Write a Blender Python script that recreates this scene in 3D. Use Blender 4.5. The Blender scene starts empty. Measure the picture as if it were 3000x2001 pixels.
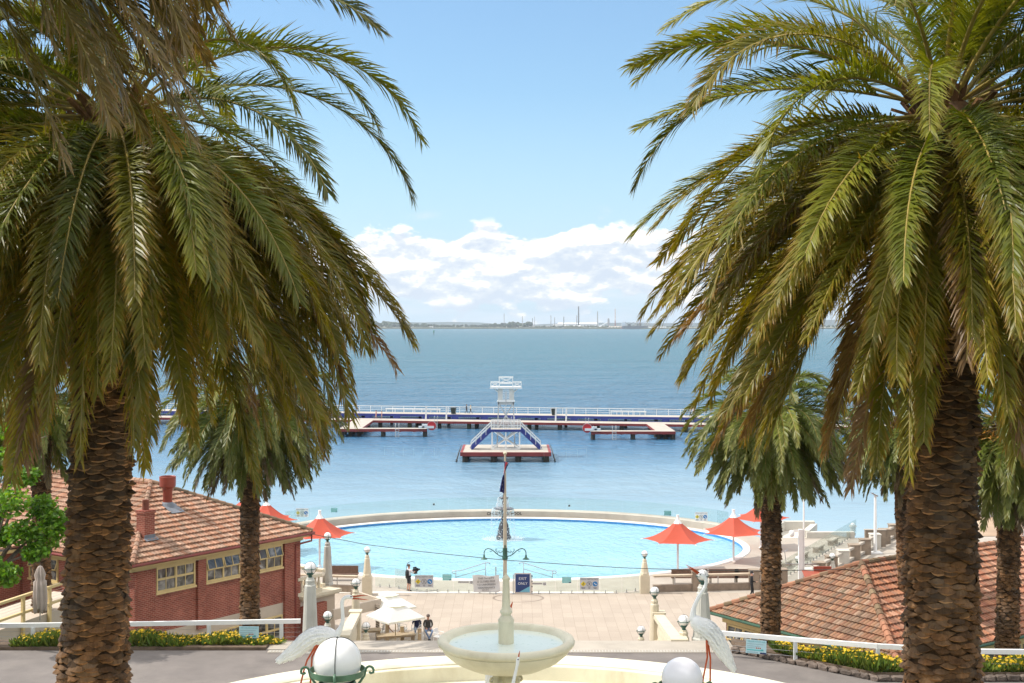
import bpy, bmesh, math, random
import numpy as np
from mathutils import Vector, Matrix, Euler
R = math.radians; PI = math.pi
rnd = random.Random(7)
scene = bpy.context.scene
COL = scene.collection
F = 3000.0; CAMZ = 17.5
def at(px, py, d):
    """a photo position at a known distance -> place in the world"""
    return Vector(((px-1175.5)*d/F, d, CAMZ-(py-745.0)*d/F))
def onz(px, py, z=0.0):
    return at(px, py, (CAMZ-z)*F/(py-745.0))
# ---------------------------------------------------------------- materials
MATS = {}
def nt_new(name):
    m = bpy.data.materials.new(name); m.use_nodes = True
    nt = m.node_tree; b = nt.nodes['Principled BSDF']
    return m, nt, b
def node(nt, typ, **kw):
    n = nt.nodes.new(typ)
    for k, v in kw.items():
        if k.startswith('i_'):
            key = k[2:]
            key = int(key) if key.isdigit() else key.replace('_', ' ')
            n.inputs[key].default_value = v
        else: setattr(n, k, v)
    return n
def link(nt, a, b): nt.links.new(a, b)
def ramp(nt, fac, stops):
    r = nt.nodes.new('ShaderNodeValToRGB'); el = r.color_ramp.elements
    while len(el) < len(stops): el.new(0.5)
    for e, (p, c) in zip(el, stops):
        e.position = p; e.color = (c[0], c[1], c[2], 1) if not isinstance(c, (int, float)) else (c, c, c, 1)
    link(nt, fac, r.inputs[0]); return r.outputs[0]
def mixc(nt, fac, a, b, mode='MIX'):
    n = nt.nodes.new('ShaderNodeMix'); n.data_type = 'RGBA'; n.blend_type = mode
    for s, v in ((n.inputs[0], fac), (n.inputs[6], a), (n.inputs[7], b)):
        if isinstance(v, (int, float)): s.default_value = v
        elif isinstance(v, tuple): s.default_value = (v[0], v[1], v[2], 1)
        else: link(nt, v, s)
    return n.outputs[2]
def mth(nt, op, a, b=0.0, c=None):
    n = nt.nodes.new('ShaderNodeMath'); n.operation = op
    for s, v in zip(n.inputs, (a, b, c)):
        if v is None: continue
        if isinstance(v, (int, float)): s.default_value = v
        else: link(nt, v, s)
    return n.outputs[0]
def noise(nt, vec, scale, detail=4, rough=0.55, dist=0.0):
    n = node(nt, 'ShaderNodeTexNoise', i_Scale=scale, i_Detail=detail, i_Roughness=rough, i_Distortion=dist)
    if vec is not None: link(nt, vec, n.inputs['Vector'])
    return n.outputs['Fac']
def mapping(nt, vec, scale=(1,1,1), rot=(0,0,0), loc=(0,0,0)):
    n = node(nt, 'ShaderNodeMapping'); n.inputs['Scale'].default_value = scale
    n.inputs['Rotation'].default_value = rot; n.inputs['Location'].default_value = loc
    link(nt, vec, n.inputs['Vector']); return n.outputs[0]
def bump(nt, b, h, strength=0.3, dist=0.02):
    n = node(nt, 'ShaderNodeBump', i_Strength=strength, i_Distance=dist)
    link(nt, h, n.inputs['Height']); link(nt, n.outputs[0], b.inputs['Normal'])
def pos(nt): return nt.nodes.new('ShaderNodeNewGeometry').outputs['Position']
def mat(name, col, rough=0.6, var=0.15, scale=3.0, bmp=0.0, bscale=40.0, metal=0.0, spec=0.4, dirt=None, dscale=1.2, vcol=False):
    if name in MATS: return MATS[name]
    m, nt, b = nt_new(name)
    p = pos(nt)
    f = noise(nt, p, scale, 5, 0.6)
    lo = tuple(c*(1-var) for c in col); hi = tuple(min(1, c*(1+var)) for c in col)
    c = ramp(nt, f, [(0.3, lo), (0.7, hi)])
    if dirt:
        f2 = noise(nt, mapping(nt, p, (1, 1, 0.45)), dscale, 6, 0.65)
        f2 = ramp(nt, f2, [(0.48, 0.0), (0.72, 1.0)])
        c = mixc(nt, mth(nt, 'MULTIPLY', f2, dirt[3]), c, tuple(dirt[:3]))
    if vcol:
        a = node(nt, 'ShaderNodeAttribute', attribute_name='Col')
        c = mixc(nt, 1.0, c, a.outputs['Color'], 'MULTIPLY')
    link(nt, c, b.inputs['Base Color'])
    b.inputs['Roughness'].default_value = rough; b.inputs['Metallic'].default_value = metal
    b.inputs['Specular IOR Level'].default_value = spec
    if bmp: bump(nt, b, noise(nt, p, bscale, 4), bmp, 0.02)
    MATS[name] = m; return m
# ---------------------------------------------------------------- mesh builder
class MB:
    def __init__(s): s.v = []; s.f = []; s.m = []; s.c = []
    def add(s, verts, faces, mi=0, col=None):
        o = len(s.v); s.v.extend(tuple(v) for v in verts)
        for f in faces:
            s.f.append(tuple(i+o for i in f)); s.m.append(mi); s.c.append(col)
        return s
    def box(s, c, d, rz=0.0, mi=0, M=None, col=None):
        x, y, z = (d[0]/2, d[1]/2, d[2]/2)
        vs = [Vector((a*x, b*y, e*z)) for e in (-1, 1) for b in (-1, 1) for a in (-1, 1)]
        rot = M if M is not None else Matrix.Rotation(rz, 3, 'Z')
        c = Vector(c); vs = [rot @ v + c for v in vs]
        return s.add(vs, [(0,2,3,1), (4,5,7,6), (0,1,5,4), (2,6,7,3), (0,4,6,2), (1,3,7,5)], mi, col)
    def beam(s, p0, p1, w, h, mi=0, up=(0,0,1), col=None):
        p0 = Vector(p0); p1 = Vector(p1); t = (p1-p0); L = t.length
        if L < 1e-6: return s
        t.normalize(); u = Vector(up)
        if abs(t.dot(u)) > 0.98: u = Vector((0, 1, 0))
        a = u.cross(t).normalized(); b = t.cross(a).normalized()
        M = Matrix((( t.x, a.x, b.x), (t.y, a.y, b.y), (t.z, a.z, b.z)))
        return s.box((p0+p1)/2, (L, w, h), M=M, mi=mi, col=col)
    def loft(s, rings, cap=True, closed=False, mi=0, col=None):
        n = len(rings[0]); o = len(s.v)
        vs = [v for r in rings for v in r]; fs = []
        k = len(rings)
        for i in range(k if closed else k-1):
            j = (i+1) % k
            for q in range(n):
                q2 = (q+1) % n
                fs.append((i*n+q, i*n+q2, j*n+q2, j*n+q))
        if cap and not closed:
            fs.append(tuple(range(n-1, -1, -1))); fs.append(tuple((k-1)*n+q for q in range(n)))
        return s.add(vs, fs, mi, col)
    def tube(s, pts, r, n=8, mi=0, cap=True, flat=1.0, col=None):
        pts = [Vector(p) for p in pts]; k = len(pts)
        rs = r if isinstance(r, (list, tuple)) else [r]*k
        rings = []; ref = None
        for i, p in enumerate(pts):
            t = (pts[min(i+1, k-1)]-pts[max(i-1, 0)])
            if t.length < 1e-9: t = Vector((0, 0, 1))
            t.normalize()
            if ref is None:
                ref = Vector((0, 0, 1)) if abs(t.z) < 0.9 else Vector((1, 0, 0))
            a = (ref - t*ref.dot(t))
            if a.length < 1e-4: a = t.orthogonal()
            a.normalize(); b = t.cross(a); ref = a
            rr = rs[i]; ra, rb = rr if isinstance(rr, tuple) else (rr, rr*flat)
            rings.append([p + a*ra*math.cos(2*PI*q/n) + b*rb*math.sin(2*PI*q/n) for q in range(n)])
        return s.loft(rings, cap, False, mi, col)
    def lathe(s, prof, n=24, c=(0,0,0), mi=0, cap=False, a0=0.0, sq=(1,1), a1=None):
        c = Vector(c)
        if a1 is None:
            rings = [[c+Vector((r*sq[0]*math.cos(a0+2*PI*q/n), r*sq[1]*math.sin(a0+2*PI*q/n), z)) for q in range(n)] for r, z in prof]
            return s.loft(rings, cap, False, mi)
        o = []; fs = []
        for r, z in prof:
            for q in range(n+1):
                a = a0+(a1-a0)*q/n; o.append(c+Vector((r*sq[0]*math.cos(a), r*sq[1]*math.sin(a), z)))
        for i in range(len(prof)-1):
            for q in range(n):
                fs.append((i*(n+1)+q, i*(n+1)+q+1, (i+1)*(n+1)+q+1, (i+1)*(n+1)+q))
        return s.add(o, fs, mi)
    def prism(s, poly, z0, z1, mi=0):
        n = len(poly)
        vs = [(x, y, z0) for x, y in poly]+[(x, y, z1) for x, y in poly]
        fs = [tuple(range(n-1, -1, -1)), tuple(range(n, 2*n))]+[(i, (i+1) % n, n+(i+1) % n, n+i) for i in range(n)]
        return s.add(vs, fs, mi)
    def sphere(s, c, r, nu=16, nv=10, sc=(1,1,1), mi=0, M=None):
        c = Vector(c); vs = []; fs = []
        for i in range(1, nv):
            th = PI*i/nv
            for j in range(nu):
                ph = 2*PI*j/nu
                v = Vector((r*sc[0]*math.sin(th)*math.cos(ph), r*sc[1]*math.sin(th)*math.sin(ph), r*sc[2]*math.cos(th)))
                if M is not None: v = M @ v
                vs.append(c+v)
        tp = Vector((0, 0, r*sc[2])); bt = -tp
        if M is not None: tp = M @ tp; bt = M @ bt
        T = len(vs); vs += [c+tp, c+bt]
        for i in range(nv-2):
            for j in range(nu):
                j2 = (j+1) % nu
                fs.append((i*nu+j, (i+1)*nu+j, (i+1)*nu+j2, i*nu+j2))
        for j in range(nu):
            j2 = (j+1) % nu
            fs.append((T, j, j2)); fs.append((T+1, (nv-2)*nu+j2, (nv-2)*nu+j))
        return s.add(vs, fs, mi)
    def quad(s, a, b, c, d, mi=0, col=None): return s.add([a, b, c, d], [(0, 1, 2, 3)], mi, col)
    def build(s, name, mats, parent=None, smooth=False, world=False, auto=None):
        me = bpy.data.meshes.new(name)
        off = Vector((0, 0, 0))
        if world and parent is not None: off = parent.location
        vs = s.v if off.length == 0 else [(v[0]-off.x, v[1]-off.y, v[2]-off.z) for v in s.v]
        me.from_pydata(vs, [], s.f)
        ms = mats if isinstance(mats, (list, tuple)) else [mats]
        for m in ms: me.materials.append(m)
        if len(ms) > 1: me.polygons.foreach_set('material_index', s.m)
        if any(c is not None for c in s.c):
            ca = me.color_attributes.new('Col', 'FLOAT_COLOR', 'CORNER')
            arr = []
            for f, c in zip(s.f, s.c):
                c = c or (1, 1, 1); arr.extend((c[0], c[1], c[2], 1.0)*len(f))
            ca.data.foreach_set('color', arr)
        if smooth:
            me.polygons.foreach_set('use_smooth', [True]*len(me.polygons))
            if auto: me.set_sharp_from_angle(angle=R(auto))
        me.update()
        o = bpy.data.objects.new(name, me); COL.objects.link(o)
        if parent is not None: o.parent = parent
        return o
def tag(o, label=None, cat=None, group=None, kind=None):
    if label: o['label'] = label
    if cat: o['category'] = cat
    if group: o['group'] = group
    if kind: o['kind'] = kind
    return o
def thing(name, label, cat, loc=(0,0,0), rz=0.0, group=None):
    o = bpy.data.objects.new(name, None); COL.objects.link(o)
    o.empty_display_size = 0.2
    o.location = loc; o.rotation_euler = (0, 0, rz)
    return tag(o, label, cat, group)
def dup(root, loc, rz=0.0, label=None, group=None, sc=None):
    r = root.copy(); COL.objects.link(r); r.location = loc; r.rotation_euler = (0, 0, rz)
    if sc: r.scale = (sc, sc, sc)
    if label: r['label'] = label
    if group: r['group'] = group
    for ch in list(root.children):
        c = ch.copy(); COL.objects.link(c); c.parent = r
        for g in list(ch.children):
            e = g.copy(); COL.objects.link(e); e.parent = c
    return r
def text_mb(txt, size, M, align='CENTER', extr=0.003, spacing=1.0, line=1.0, fit=None, bold=0.0):
    """lettering as real thin geometry; M places the x-y text plane"""
    cu = bpy.data.curves.new('t', 'FONT'); cu.body = txt; cu.size = size; cu.align_x = align; cu.align_y = 'CENTER'
    cu.extrude = extr; cu.space_character = spacing; cu.space_line = line; cu.resolution_u = 2; cu.offset = bold
    ob = bpy.data.objects.new('t', cu); COL.objects.link(ob)
    dg = bpy.context.evaluated_depsgraph_get()
    me = bpy.data.meshes.new_from_object(ob.evaluated_get(dg))
    xs = [v.co.x for v in me.vertices]; k = 1.0 if not fit else fit/(max(xs)-min(xs)); kk = Vector((k, k if k < 1 else min(k, 1.3), 1))
    mb = MB(); mb.add([M @ Vector((v.co.x*kk.x, v.co.y*kk.y, v.co.z)) for v in me.vertices], [tuple(p.vertices) for p in me.polygons])
    bpy.data.objects.remove(ob); bpy.data.curves.remove(cu); bpy.data.meshes.remove(me)
    return mb
def face_M(c, yaw=0.0, pitch=0.0):
    """text plane facing the viewer side (-Y), yaw about Z"""
    return Matrix.Translation(Vector(c)) @ Matrix.Rotation(yaw, 4, 'Z') @ Matrix.Rotation(R(90)+pitch, 4, 'X')
# ---------------------------------------------------------------- camera, light, sky
cam = bpy.data.cameras.new('camera'); cob = bpy.data.objects.new('camera', cam); COL.objects.link(cob)
cam.sensor_width = 36; cam.lens = 36*F/2351; cam.shift_y = -39/2351
cam.clip_start = 0.5; cam.clip_end = 60000
cob.location = (0, 0, CAMZ); cob.rotation_euler = (R(90), 0, 0); scene.camera = cob
SUN = Vector((-1.0, 0.08, 1.12)).normalized()
sl = bpy.data.lights.new('sun', 'SUN'); sl.energy = 3.25; sl.angle = R(0.53); sl.color = (1.0, 0.95, 0.87)
so = bpy.data.objects.new('sun', sl); COL.objects.link(so); so.rotation_euler = (-SUN).to_track_quat('-Z', 'Y').to_euler(); so.location = (-60, 10, 80)
w = bpy.data.worlds.new('World'); scene.world = w; w.use_nodes = True
nt = w.node_tree; bg = nt.nodes['Background']
sky = node(nt, 'ShaderNodeTexSky'); sky.sky_type = 'NISHITA'; sky.sun_disc = False
sky.sun_elevation = math.asin(SUN.z); sky.sun_rotation = math.atan2(SUN.x, SUN.y)
sky.altitude = 20; sky.air_density = 1.15; sky.dust_density = 0.25; sky.ozone_density = 1.6
tc = node(nt, 'ShaderNodeTexCoord'); sp = node(nt, 'ShaderNodeSeparateXYZ'); link(nt, tc.outputs['Generated'], sp.inputs[0])
az = mth(nt, 'ARCTAN2', sp.outputs[0], sp.outputs[1]); el = mth(nt, 'ARCSINE', sp.outputs[2])
def cvec(dz, kx, kz, seed):
    c = node(nt, 'ShaderNodeCombineXYZ')
    link(nt, mth(nt, 'MULTIPLY', az, kx), c.inputs[0]); link(nt, mth(nt, 'MULTIPLY', mth(nt, 'ADD', el, dz), kz), c.inputs[1]); c.inputs[2].default_value = seed
    return c.outputs[0]
ELK = R(1)
def eldeg(stops):   # function of elevation in degrees (0..10)
    return ramp(nt, mth(nt, 'MULTIPLY', el, 1/(10*ELK)), [(p/10, c) for p, c in stops])
# heaped cumulus bank above the horizon
n1 = noise(nt, cvec(0, 21, 40, 3.1), 1.0, 8, 0.56, 0.1)
n1u = noise(nt, cvec(0.0052, 21, 40, 3.1), 1.0, 8, 0.56, 0.1)
bias = eldeg([(0.0, 0.10), (0.8, 0.12), (2.0, 0.40), (3.2, 0.40), (4.05, 0.16), (4.7, 0.0), (10.0, 0.0)])
azb = ramp(nt, mth(nt, 'ADD', mth(nt, 'MULTIPLY', az, 1.6), 0.5), [(0.0, 0.55), (0.28, 0.55), (0.44, 0.95), (0.60, 1.0), (0.66, 0.55), (1.0, 0.5)])
dens = mth(nt, 'ADD', mth(nt, 'SUBTRACT', n1, 0.60), mth(nt, 'MULTIPLY', bias, azb))
m1 = mth(nt, 'MULTIPLY', ramp(nt, dens, [(0.0, 0.0), (0.055, 1.0)]), eldeg([(0.0, 1.0), (4.3, 1.0), (4.75, 0.0), (10.0, 0.0)]))
lit = mth(nt, 'MULTIPLY', mth(nt, 'SUBTRACT', n1, n1u), 5.5)
base = eldeg([(0.0, 0.30), (1.6, 0.36), (2.8, 0.58), (4.0, 0.80), (10, 0.85)])
litf = mth(nt, 'ADD', base, lit)
ccol = ramp(nt, litf, [(0.10, (3.3, 3.75, 4.35)), (0.5, (4.0, 4.3, 4.6)), (0.85, (5.7, 5.6, 5.45))])
# thin streaks low down
n2 = noise(nt, cvec(0, 9, 75, 8.4), 1.0, 5, 0.6)
m2 = mth(nt, 'MULTIPLY', ramp(nt, n2, [(0.40, 0.0), (0.62, 1.0)]), eldeg([(0.0, 0.75), (2.0, 0.7), (3.4, 0.25), (4.2, 0.0)]))
# a few small loose clouds
n3 = noise(nt, cvec(0, 16, 40, 5.0), 1.0, 5, 0.6)
m3 = mth(nt, 'MULTIPLY', ramp(nt, n3, [(0.60, 0.0), (0.74, 0.85)]), eldeg([(3.6, 0.0), (4.3, 1.0), (5.0, 0.3), (6.0, 0.0), (10, 0.0)]))
skyc = mixc(nt, eldeg([(0.0, 0.85), (2.0, 0.72), (5.0, 0.45), (10.0, 0.12)]), mixc(nt, 1.0, sky.outputs[0], (0.55, 0.68, 0.77), 'MULTIPLY'), (2.75, 3.75, 4.75))
c1 = mixc(nt, m3, skyc, (4.3, 4.4, 4.6)); c2 = mixc(nt, m2, c1, (3.75, 4.25, 4.75)); c3 = mixc(nt, m1, c2, ccol)
sky_fill = mixc(nt, ramp(nt, mth(nt, 'MULTIPLY', el, 1/R(90)), [(0.17, 0.0), (0.27, 0.55), (1.0, 0.6)]), c3, (11.8, 11.1, 10.2))   # bright white added to the unseen upper sky to fill the shade
link(nt, sky_fill, bg.inputs[0]); bg.inputs[1].default_value = 0.15
scene.view_settings.view_transform = 'Standard'; scene.view_settings.look = 'None'
scene.view_settings.gamma = 1; scene.view_settings.exposure = 0.55
scene.cycles.max_bounces = 8; scene.cycles.transparent_max_bounces = 16; scene.cycles.volume_bounces = 0
scene.cycles.diffuse_bounces = 3; scene.cycles.glossy_bounces = 3
# ================================================================ THE SETTING
PCX, PCY, PA, PB = -0.45, 103.6, 18.6, 14.1        # wading pool ellipse
SEAZ = -1.6; ROADZ = 6.1
CONC = mat('pale_concrete', (0.395, 0.350, 0.293), 0.8, 0.10, 1.3, 0.12, 14, dirt=(0.30, 0.27, 0.23, 0.35))
WCONC = mat('white_concrete', (0.554, 0.521, 0.454), 0.75, 0.08, 1.5, 0.1, 20, dirt=(0.40, 0.37, 0.31, 0.3))
BCONC = mat('brown_concrete', (0.27, 0.21, 0.155), 0.85, 0.22, 2.2, 0.2, 18, dirt=(0.12, 0.095, 0.07, 0.5))
CREAM = mat('cream_render', (0.616, 0.541, 0.400), 0.65, 0.06, 2.5, 0.08, 25, dirt=(0.42, 0.36, 0.25, 0.35))
FOUNT = mat('fountain_paint', (0.80, 0.75, 0.575), 0.55, 0.07, 2.0, 0.14, 18, dirt=(0.52, 0.44, 0.27, 0.60))
WHITE = mat('white_paint', (0.80, 0.79, 0.76), 0.5, 0.05, 2.0, 0.04, 30, dirt=(0.55, 0.52, 0.47, 0.2))
GREYW = mat('grey_weathered_paint', (0.45, 0.43, 0.385), 0.7, 0.12, 2.5, 0.1, 25, dirt=(0.25, 0.23, 0.2, 0.4))
TIMBER = mat('weathered_timber', (0.36, 0.28, 0.19), 0.75, 0.25, 5, 0.2, 40)
BROWN = mat('brown_timber', (0.16, 0.09, 0.06), 0.7, 0.25, 6, 0.2, 40)
STEEL = mat('steel', (0.45, 0.46, 0.47), 0.3, 0.06, 5, metal=0.85)
DARK = mat('dark_iron', (0.03, 0.035, 0.033), 0.45, 0.2, 6, spec=0.5)
GREEN = mat('green_iron', (0.035, 0.10, 0.075), 0.4, 0.2, 6, spec=0.5)
BLACK = mat('black', (0.012, 0.012, 0.014), 0.5, 0.2, 6)
# --- promenade: warm square pavers near, pale concrete deck round the pool
def promenade_mat():
    m, nt, b = nt_new('promenade_paving'); p = pos(nt)
    s = node(nt, 'ShaderNodeSeparateXYZ'); link(nt, p, s.inputs[0])
    def lines(sock, period, wd, off=0.0):
        f = mth(nt, 'FRACT', mth(nt, 'ADD', mth(nt, 'DIVIDE', sock, period), 500.0+off))
        return mth(nt, 'LESS_THAN', f, wd/period)
    lx = lines(s.outputs[0], 0.61, 0.022); ly = lines(s.outputs[1], 1.22, 0.05)
    ly = mth(nt, 'MULTIPLY', ly, 0.35)
    ln = mth(nt, 'MAXIMUM', lx, ly)
    cell = node(nt, 'ShaderNodeTexWhiteNoise'); cell.noise_dimensions = '2D'
    c = node(nt, 'ShaderNodeCombineXYZ')
    link(nt, mth(nt, 'FLOOR', mth(nt, 'DIVIDE', s.outputs[0], 0.61)), c.inputs[0]); link(nt, mth(nt, 'FLOOR', mth(nt, 'DIVIDE', s.outputs[1], 1.22)), c.inputs[1])
    link(nt, c.outputs[0], cell.inputs['Vector'])
    n = noise(nt, p, 0.35, 6, 0.65)
    f = mth(nt, 'ADD', mth(nt, 'MULTIPLY', n, 0.75), mth(nt, 'MULTIPLY', cell.outputs[0], 0.25))
    pave = ramp(nt, f, [(0.3, (0.345, 0.288, 0.232)), (0.7, (0.41, 0.345, 0.28))])
    pave = mixc(nt, mth(nt, 'MULTIPLY', ln, 0.42), pave, (0.16, 0.12, 0.09))
    st = ramp(nt, noise(nt, mapping(nt, p, (1, 0.6, 1)), 0.9, 6, 0.7), [(0.60, 0.0), (0.8, 1.0)])
    pave = mixc(nt, mth(nt, 'MULTIPLY', st, 0.22), pave, (0.33, 0.26, 0.2))
    deck = ramp(nt, noise(nt, p, 0.5, 6, 0.65), [(0.3, (0.335, 0.295, 0.245)), (0.7, (0.42, 0.375, 0.318))])
    dl = mth(nt, 'MAXIMUM', lines(s.outputs[0], 3.0, 0.04), lines(s.outputs[1], 3.0, 0.06))
    deck = mixc(nt, mth(nt, 'MULTIPLY', dl, 0.3), deck, (0.25, 0.22, 0.18))
    far = mth(nt, 'GREATER_THAN', s.outputs[1], 85.25)
    link(nt, mixc(nt, far, pave, deck), b.inputs['Base Color']); b.inputs['Roughness'].default_value = 0.75
    b.inputs['Specular IOR Level'].default_value = 0.25
    bump(nt, b, noise(nt, p, 25, 4), 0.1, 0.02)
    return m
PROM = promenade_mat()
def ell(a, b, n, a0=0.0, a1=2*PI, cx=PCX, cy=PCY):
    return [(cx+a*math.cos(a0+(a1-a0)*i/n), cy+b*math.sin(a0+(a1-a0)*i/n)) for i in range(n)]
def radial(poly, ang):
    dx, dy = math.cos(ang), math.sin(ang); best = None
    for i in range(len(poly)):
        x1, y1 = poly[i][0]-PCX, poly[i][1]-PCY; x2, y2 = poly[(i+1) % len(poly)][0]-PCX, poly[(i+1) % len(poly)][1]-PCY
        ex, ey = x2-x1, y2-y1; den = dx*ey-dy*ex
        if abs(den) < 1e-9: continue
        t = (x1*ey-y1*ex)/den; u = (x1*dy-y1*dx)/den
        if t > 0 and -1e-6 <= u <= 1+1e-6 and (best is None or t < best): best = t
    return best
outer = [(-90, 60), (90, 60), (90, 108.2), (31.5, 108.2), (31.5, 107.2), (20.4, 107.2)]
outer += [(PCX+21.3*math.cos(R(a)), PCY+17.2*math.sin(R(a))) for a in range(14, 168, 4)]
outer += [(-21.5, 106.5), (-90, 106.5)]
mb = MB(); N = 720
pin = []; pout = []
angs = sorted(set([2*PI*i/N for i in range(N)]+[math.atan2(y-PCY, x-PCX) % (2*PI) for x, y in outer]))
for a in angs:
    t = radial(outer, a); pout.append((PCX+t*math.cos(a), PCY+t*math.sin(a)))
    k = 1/math.sqrt((math.cos(a)/PA)**2+(math.sin(a)/PB)**2); pin.append((PCX+k*math.cos(a), PCY+k*math.sin(a)))
n = len(angs)
vs = [(x, y, 0) for x, y in pin]+[(x, y, 0) for x, y in pout]+[(x, y, -3.2) for x, y in pout]
fs = []
for i in range(n):
    j = (i+1) % n
    fs.append((i, n+i, n+j, j)); fs.append((n+i, 2*n+i, 2*n+j, n+j))
mb.add(vs, fs)
tag(mb.build('promenade', PROM), kind='structure')
mb = MB(); mb.prism([(32.5, 108.15), (36.5, 113), (45, 125.5), (60, 132), (95, 140), (95, 108.15)], -3.2, -0.004)
tag(mb.build('foreshore', mat('sandy_paving', (0.375, 0.270, 0.180), 0.85, 0.15, 0.3, 0.1, 10, dirt=(0.58, 0.5, 0.42, 0.7), dscale=0.15)), kind='structure')
# decorative ring inlaid in the paving
mb = MB(); r0 = onz(1190, 1373); mb.lathe([(1.50, 0.004), (1.66, 0.004)], 64, (r0.x, r0.y, 0), sq=(1, 0.78))
tag(mb.build('paving', mat('ring_inlay', (0.23, 0.185, 0.15), 0.8, 0.2, 4)), kind='structure')
# --- pool shell, coping and water
pw, nt, b = nt_new('pool_water'); p = pos(nt)
n1 = noise(nt, mapping(nt, p, (1.6, 0.75, 1)), 1.0, 4, 0.6, 1.2)
vor = node(nt, 'ShaderNodeTexVoronoi', i_Scale=1.0); vor.feature = 'SMOOTH_F1'
wv = node(nt, 'ShaderNodeVectorMath'); wv.operation = 'ADD'; nz = node(nt, 'ShaderNodeTexNoise', i_Scale=1.2); link(nt, p, nz.inputs['Vector'])
link(nt, mapping(nt, p, (1.5, 0.8, 1)), wv.inputs[0]); link(nt, nz.outputs['Color'], wv.inputs[1]); link(nt, wv.outputs[0], vor.inputs['Vector'])
big = noise(nt, p, 0.12, 3)
link(nt, ramp(nt, big, [(0.3, (0.235, 0.45, 0.53)), (0.7, (0.29, 0.51, 0.58))]), b.inputs['Base Color'])
b.inputs['Roughness'].default_value = 0.12; b.inputs['IOR'].default_value = 1.33
hh = mth(nt, 'ADD', n1, mth(nt, 'MULTIPLY', vor.outputs[0], 0.6))
bump(nt, b, hh, 0.55, 0.2)
mb = MB(); mb.add([(x, y, -0.16) for x, y in ell(PA-0.02, PB-0.02, 160)], [tuple(range(160))])
tag(mb.build('pool_water', pw), kind='structure')
def ring(prof, n=160, a0=0, a1=2*PI):   # ellipse-following moulding; profile = (outward offset, z)
    k = n if a1-a0 >= 2*PI-1e-6 else n+1
    rings = [[(PCX+(PA+o)*math.cos(a0+(a1-a0)*i/n), PCY+(PB+o)*math.sin(a0+(a1-a0)*i/n), z) for o, z in prof] for i in range(k)]
    q = MB(); m = len(prof)
    q.add([v for r in rings for v in r], [(i*m+j, ((i+1) % k)*m+j, ((i+1) % k)*m+j+1, i*m+j+1) for i in range(k if k == n else k-1) for j in range(m-1)]+([tuple(range(m)), tuple((k-1)*m+j for j in reversed(range(m)))] if k != n else []))
    return q
q = thing('wading_pool_shell', 'white rimmed oval shell of the blue children\'s wading pool', 'pool', (PCX, PCY, 0))
ring([(-0.01, -1.0), (-0.01, 0.012)]).build('tile_band', mat('pool_tiles', (0.05, 0.22, 0.50), 0.3, 0.2, 4), q, world=True)
ring([(-0.01, 0.01), (0.0, 0.07), (0.55, 0.075), (0.60, 0.004)]).build('coping', mat('pool_coping', (0.704, 0.686, 0.642), 0.6, 0.06, 2), q, world=True)
# raised sea wall behind the pool with the lettering
q = thing('curved_sea_wall', 'low curved concrete wall behind the pool with dark CHILDREN\'S POOL lettering', 'wall', (PCX, PCY+PB+1.6, 0))
ring([(1.35, 0.0), (1.35, 0.50), (2.3, 0.56), (2.3, -0.5)], 120, R(20), R(160)).build('wall', mat('sea_wall', (0.448, 0.408, 0.344), 0.8, 0.12, 0.8, 0.1, 10, dirt=(0.36, 0.32, 0.27, 0.5), dscale=0.5), q, world=True)
lt = MB(); s = "CHILDREN'S  POOL"
xs = PCX-2.25+0.0
tmp = MB()
M = face_M((PCX-0.25, PCY+PB+1.335, 0.27)); tmp = text_mb(s, 0.36, M, extr=0.004, spacing=1.0, bold=.010, fit=3.2)
mv = []
for v in tmp.v:   # bend the lettering onto the curve of the wall
    y = PCY+(PB+1.35)*math.sqrt(max(0, 1-((v[0]-PCX)/(PA+1.35))**2))-0.006
    mv.append((v[0], y+(v[1]-(PCY+PB+1.335)), v[2]))
tmp.v = mv; tmp.build('lettering', BLACK, q, world=True)
# --- sea to the horizon
sm, nt, b = nt_new('sea_water'); p = pos(nt)
s = node(nt, 'ShaderNodeSeparateXYZ'); link(nt, p, s.inputs[0])
nb = noise(nt, mapping(nt, p, (0.012, 0.03, 1)), 1.0, 5, 0.6)
yy = mth(nt, 'ADD', s.outputs[1], mth(nt, 'MULTIPLY', mth(nt, 'SUBTRACT', nb, 0.5), 60.0))
ly = mth(nt, 'DIVIDE', mth(nt, 'LOGARITHM', mth(nt, 'MAXIMUM', mth(nt, 'DIVIDE', yy, 100.0), 1.0), 10.0), 2.0)   # 100 m..10 km -> 0..1
SEACOL = [(0.03, (0.30, 0.39, 0.43)), (0.09, (0.22, 0.33, 0.40)), (0.125, (0.115, 0.225, 0.325)), (0.17, (0.050, 0.150, 0.275)), (0.28, (0.030, 0.132, 0.225)), (0.42, (0.018, 0.128, 0.180)), (0.7, (0.012, 0.115, 0.155)), (1.0, (0.02, 0.11, 0.17))]
c = ramp(nt, ly, SEACOL)
st = noise(nt, mapping(nt, p, (0.004, 0.02, 1)), 1.0, 6, 0.65)
c = mixc(nt, ramp(nt, st, [(0.42, 0.0), (0.7, 0.35)]), c, (0.03, 0.10, 0.16))
link(nt, c, b.inputs['Base Color'])
b.inputs['Roughness'].default_value = 0.22; b.inputs['IOR'].default_value = 1.33; b.inputs['Specular IOR Level'].default_value = 0.22
w1 = noise(nt, mapping(nt, p, (0.42, 0.26, 1), (0, 0, 0.15)), 1.0, 5, 0.65, 0.6)
w2 = noise(nt, mapping(nt, p, (0.11, 0.075, 1), (0, 0, 0.15)), 1.0, 4, 0.62, 0.4)
w3 = noise(nt, mapping(nt, p, (0.02, 0.03, 1), (0, 0, 0.3)), 1.0, 3, 0.6, 0.3)
calm = ramp(nt, mth(nt, 'DIVIDE', s.outputs[1], 400.0), [(0.33, 0.05), (0.46, 0.30), (0.60, 0.9)])
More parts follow.
